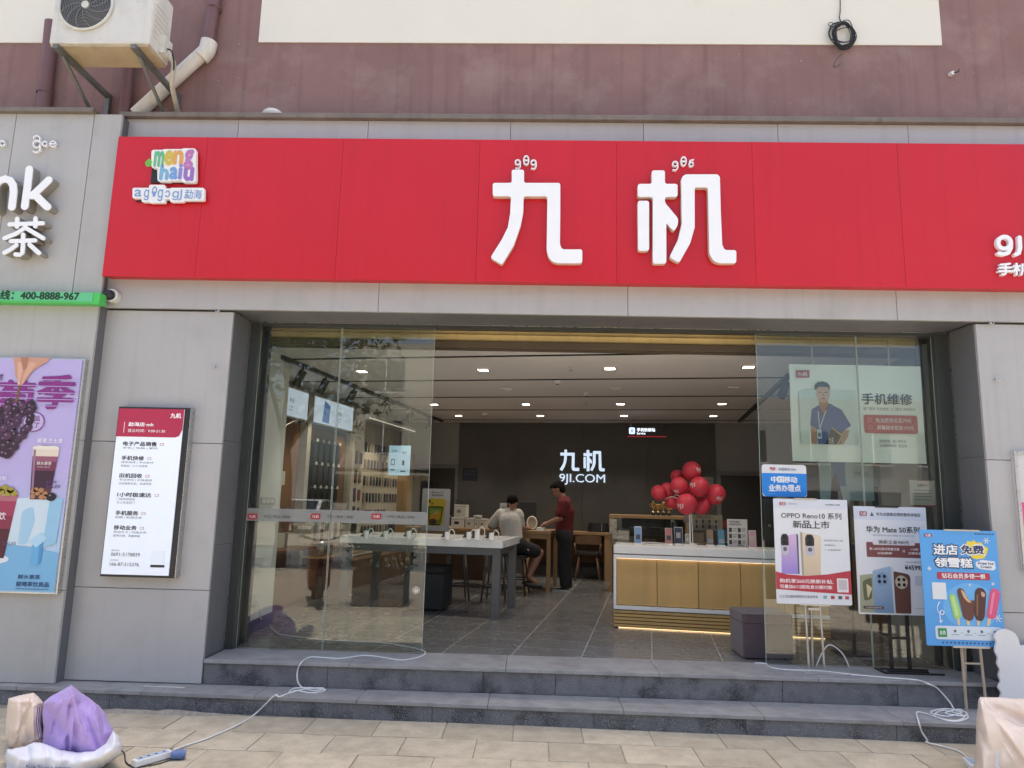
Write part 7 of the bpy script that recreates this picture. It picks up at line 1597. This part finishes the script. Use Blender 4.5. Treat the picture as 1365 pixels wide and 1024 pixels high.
# ================================================================== ACROSS THE STREET (seen as reflections in the glass)
M_ob = mat('opposite_render', (.56, .52, .42), .85, 0, .06, 1); M_win = mat('dark_window_glass', (.03, .035, .04), .1, 0, .1, 1); M_rt = mat('grey_roof_tile', (.22, .19, .17), .8, 0, .2, 6, rnd=.1)
def opp_building(x0, x1, y0, y1, hgt, m, lab, floors, cols, roof):
    t = thing('opposite_building', lab, 'building', ((x0+x1)/2, y1, 0), 'buildings across the street')
    part(MB().box(x0, x1, y0, y1, 0, hgt), 'wall', m, t)
    for f in range(floors):
        for c_ in range(cols):
            xa = x0+(x1-x0)*(c_+.22)/cols; xb = x0+(x1-x0)*(c_+.78)/cols; za = 3.9+f*3.1
            w_ = part(MB().box(xa, xb, y1+.02, y1+.05, za, za+1.6), 'window', M_win, t); part(MB().box(xa-.06, xb+.06, y1+.03, y1+.14, za-.1, za-.02), 'sill', M_white_plastic, w_); part(MB().box((xa+xb)/2-.03, (xa+xb)/2+.03, y1+.051, y1+.08, za, za+1.6), 'mullion', M_white_plastic, w_)
    for c_ in range(cols):
        xa = x0+(x1-x0)*(c_+.1)/cols; xb = x0+(x1-x0)*(c_+.9)/cols; part(MB().box(xa, xb, y1+.02, y1+.05, .1, 2.5), 'shopfront', M_win, t)
    if roof:
        mb = MB(); n = int((x1-x0+.6)/.28)
        for k in range(n):
            for r_ in range(6): mb.obox((x0-.3+.28*(k+.5), y1+.12+.2*r_, 3.75-.13*r_), (.25, .26, .05), Matrix.Rotation(R(-32), 3, 'X'))
        part(mb, 'roof_tiles', M_rt, t, kind='stuff'); part(MB().box(x0-.3, x1+.3, y1+.001, y1+1.3, 2.75, 2.86), 'awning_soffit', M_ob, t)
opp_building(-9.2, 7.5, -33, -23, 9.5, M_ob, 'cream building with a tiled awning across the street', 2, 5, True)
opp_building(9.5, 22, -33, -24, 7.2, mat('opposite_grey', (.36, .35, .33), .85, 0, .06, 1), 'grey low building across the street', 1, 4, False)
opp_building(-34, -16.5, -40, -28, 8, mat('opposite_white', (.62, .61, .58), .85, 0, .05, 1), 'white building further along the far side of the street', 2, 5, False)
M_leaf = mat('leaf_green', (.055, .095, .028), .6, 0, .35, 3, rnd=.1); M_bark = mat('bark', (.09, .07, .05), .9, 0, .2, 12, bump=.6, bscale=30)
def street_tree(x, y, hgt, cr, lab, seed, nleaf=2600):
    rg_ = random.Random(seed); t = thing('street_tree', lab, 'tree', (x, y, 0), 'street trees')
    tk = MB(); tk.tube(smooth_path([(x, y, -.1), (x+.06, y, hgt*.3), (x-.05, y+.08, hgt*.55), (x, y, hgt*.8)], 5), [.17-.006*k for k in range(16)], 10)
    cl_ = []
    for k in range(11):
        a_ = rg_.random()*6.28; e = Vector((x+cr*.75*math.cos(a_)*rg_.uniform(.4, 1), y+cr*.75*math.sin(a_)*rg_.uniform(.4, 1), hgt*rg_.uniform(.62, 1.05)))
        tk.tube(smooth_path([Vector((x, y, hgt*.45)), Vector((x, y, hgt*.6)).lerp(e, .5), e], 4), [.07, .065, .06, .055, .045, .04, .03, .025, .02], 6); cl_.append((e, cr*rg_.uniform(.32, .55)))
    part(tk, 'trunk', M_bark, t, smooth=True)
    mb = MB()
    for k in range(nleaf):
        e, r_ = cl_[k % len(cl_)]; d_ = Vector((rg_.gauss(0, 1), rg_.gauss(0, 1), rg_.gauss(0, .8))).normalized()*r_*rg_.random()**.4
        p_ = e+d_; a_ = Vector((rg_.gauss(0, 1), rg_.gauss(0, 1), rg_.gauss(0, .6))).normalized(); b_ = a_.orthogonal().normalized(); s_ = rg_.uniform(.07, .14)
        mb.add([p_-a_*s_, p_+b_*s_*.45, p_+a_*s_, p_-b_*s_*.45], [(0, 1, 2, 3)])
    part(mb, 'crown', M_leaf, t, kind='stuff')
street_tree(-6.2, -5.0, 6.2, 2.6, 'leafy street tree reflected high in the left glass', 3)
street_tree(1.6, -6.2, 6.4, 2.8, 'leafy street tree on the far kerb facing the open entrance', 9)
street_tree(-12.5, -13, 7.5, 3.2, 'taller street tree across the road reflected at the left frame', 5)
# planter with clipped shrub near the camera
pl_ = thing('planter', 'square dark planter with clipped shrub reflected low in the left glass', 'planter', (-2.35, 1.3, 0))
part(MB().box(-2.75, -1.95, 1.0, 1.6, 0, .55), 'box', mat('planter_stone', (.09, .085, .08), .8, 0, .15, 6), pl_, bevel=.02)
mb = MB(); rg_ = random.Random(8)
for k in range(1800):
    p_ = Vector((-2.35+rg_.uniform(-.5, .5), 1.3+rg_.uniform(-.38, .38), .55+rg_.random()**.8*.62)); a_ = Vector((rg_.gauss(0, 1), rg_.gauss(0, 1), rg_.gauss(.4, 1))).normalized(); b_ = a_.orthogonal().normalized(); s_ = rg_.uniform(.03, .06)
    mb.add([p_-a_*s_, p_+b_*s_*.45, p_+a_*s_, p_-b_*s_*.45], [(0, 1, 2, 3)])
part(mb, 'foliage', M_leaf, pl_, kind='stuff'); part(MB().cyl((-2.35, 1.3, .5), (-2.35, 1.3, .9), .03, n=8), 'stem', M_bark, pl_)
# scooter
sc_ = thing('parked_scooter', 'parked scooter with orange panels reflected in the left glass', 'scooter', (-3.35, 1.4, 0), None, 'W', R(70), local=True)
M_or = mat('orange_paint', (.30, .10, .04), .35); M_ty = mat('tyre_rubber', (.02, .02, .02), .8)
for x in (-.55, .55):
    wh = part(MB().tube([(x+.19*math.cos(k*.314), 0, .23+.19*math.sin(k*.314)) for k in range(20)], .045, 8, True), 'wheel', M_ty, sc_, smooth=True); part(MB().cyl((x, -.03, .23), (x, .03, .23), .12, n=18), 'rim', M_steel, wh)
part(MB().prism(rounded([(-.75, .35), (-.2, .25), (-.05, .32), (-.1, .68), (-.72, .72)], .06), -.13, .13), 'rear_body', M_or, sc_, bevel=.03)
part(MB().prism(rounded([(-.1, .24), (.35, .24), (.38, .30), (-.1, .32)], .02), -.14, .14), 'footboard', M_black, sc_); part(MB().prism(rounded([(.30, .28), (.42, .30), (.56, .95), (.44, .98)], .04), -.16, .16), 'leg_shield', M_or, sc_, bevel=.03)
part(MB().prism(rounded([(-.75, .72), (-.08, .70), (-.05, .80), (-.7, .84)], .04), -.13, .13), 'seat', M_black, sc_, bevel=.03); part(MB().tube([(.38, -.33, 1.06), (.45, -.1, 1.0), (.45, .1, 1.0), (.38, .33, 1.06)], .016, 8), 'handlebar', M_black_metal, sc_)
part(MB().tube([(.55, 0, .23), (.50, 0, .95)], .03, 8), 'fork', M_black_metal, sc_); part(MB().sphere((.55, 0, .92), (.06, .09, .08), 12, 8), 'headlight', M_steel, sc_, smooth=True)
for s_ in (-1, 1): part(MB().cyl((.42, s_*.26, 1.02), (.44, s_*.32, 1.22), .006, n=6), 'mirror_stalk', M_black_metal, sc_); part(MB().sphere((.44, s_*.33, 1.26), (.012, .055, .04), 10, 6), 'mirror', M_steel, sc_)
# white car parked up the side street
cr_ = thing('parked_car', 'white car across the street reflected small in the left glass', 'car', (-10.6, -21, 0), None, 'W', R(-4), local=True)
M_cp = mat('white_car_paint', (.75, .75, .75), .25); 
prof = [(-2.2, .35), (2.15, .35), (2.25, .6), (2.2, .85), (1.2, 1.0), (.55, 1.48), (-1.2, 1.5), (-2.0, 1.05), (-2.25, .95), (-2.28, .55)]
part(MB().prism(rounded(prof, .12), -.88, .88, 'x'), 'body', M_cp, cr_, bevel=.06)
part(MB().prism(rounded([(1.22, 1.02), (.58, 1.44), (.50, 1.44), (1.1, 1.02)], .03), -.72, .72, 'x').move((0, .04, .01)), 'windscreen', M_win, cr_)
for x in (-.885, .885): part(MB().prism(rounded([(1.0, 1.02), (.5, 1.40), (-1.1, 1.42), (-1.75, 1.05)], .05), x-.004, x+.004, 'x'), 'side_window', M_win, cr_)
for x in (-.8, .8):
    for y in (-1.4, 1.4):
        wh = part(MB().cyl((x-.1, y, .33), (x+.1, y, .33), .33, n=24), 'wheel', M_ty, cr_, smooth=40); part(MB().cyl((x-.105, y, .33), (x+.105, y, .33), .2, n=18), 'rim', M_steel, wh)
for x in (-.62, .62): part(MB().box(x-.2, x+.2, 2.20, 2.27, .68, .80), 'headlight', M_steel, cr_, bevel=.02)
part(MB().box(-.55, .55, 2.235, 2.275, .45, .62), 'grille', M_black, cr_, bevel=.02); part(MB().box(-.25, .25, 2.27, 2.285, .48, .6), 'number_plate', mat('blue_plate', (.05, .1, .4), .4), cr_)
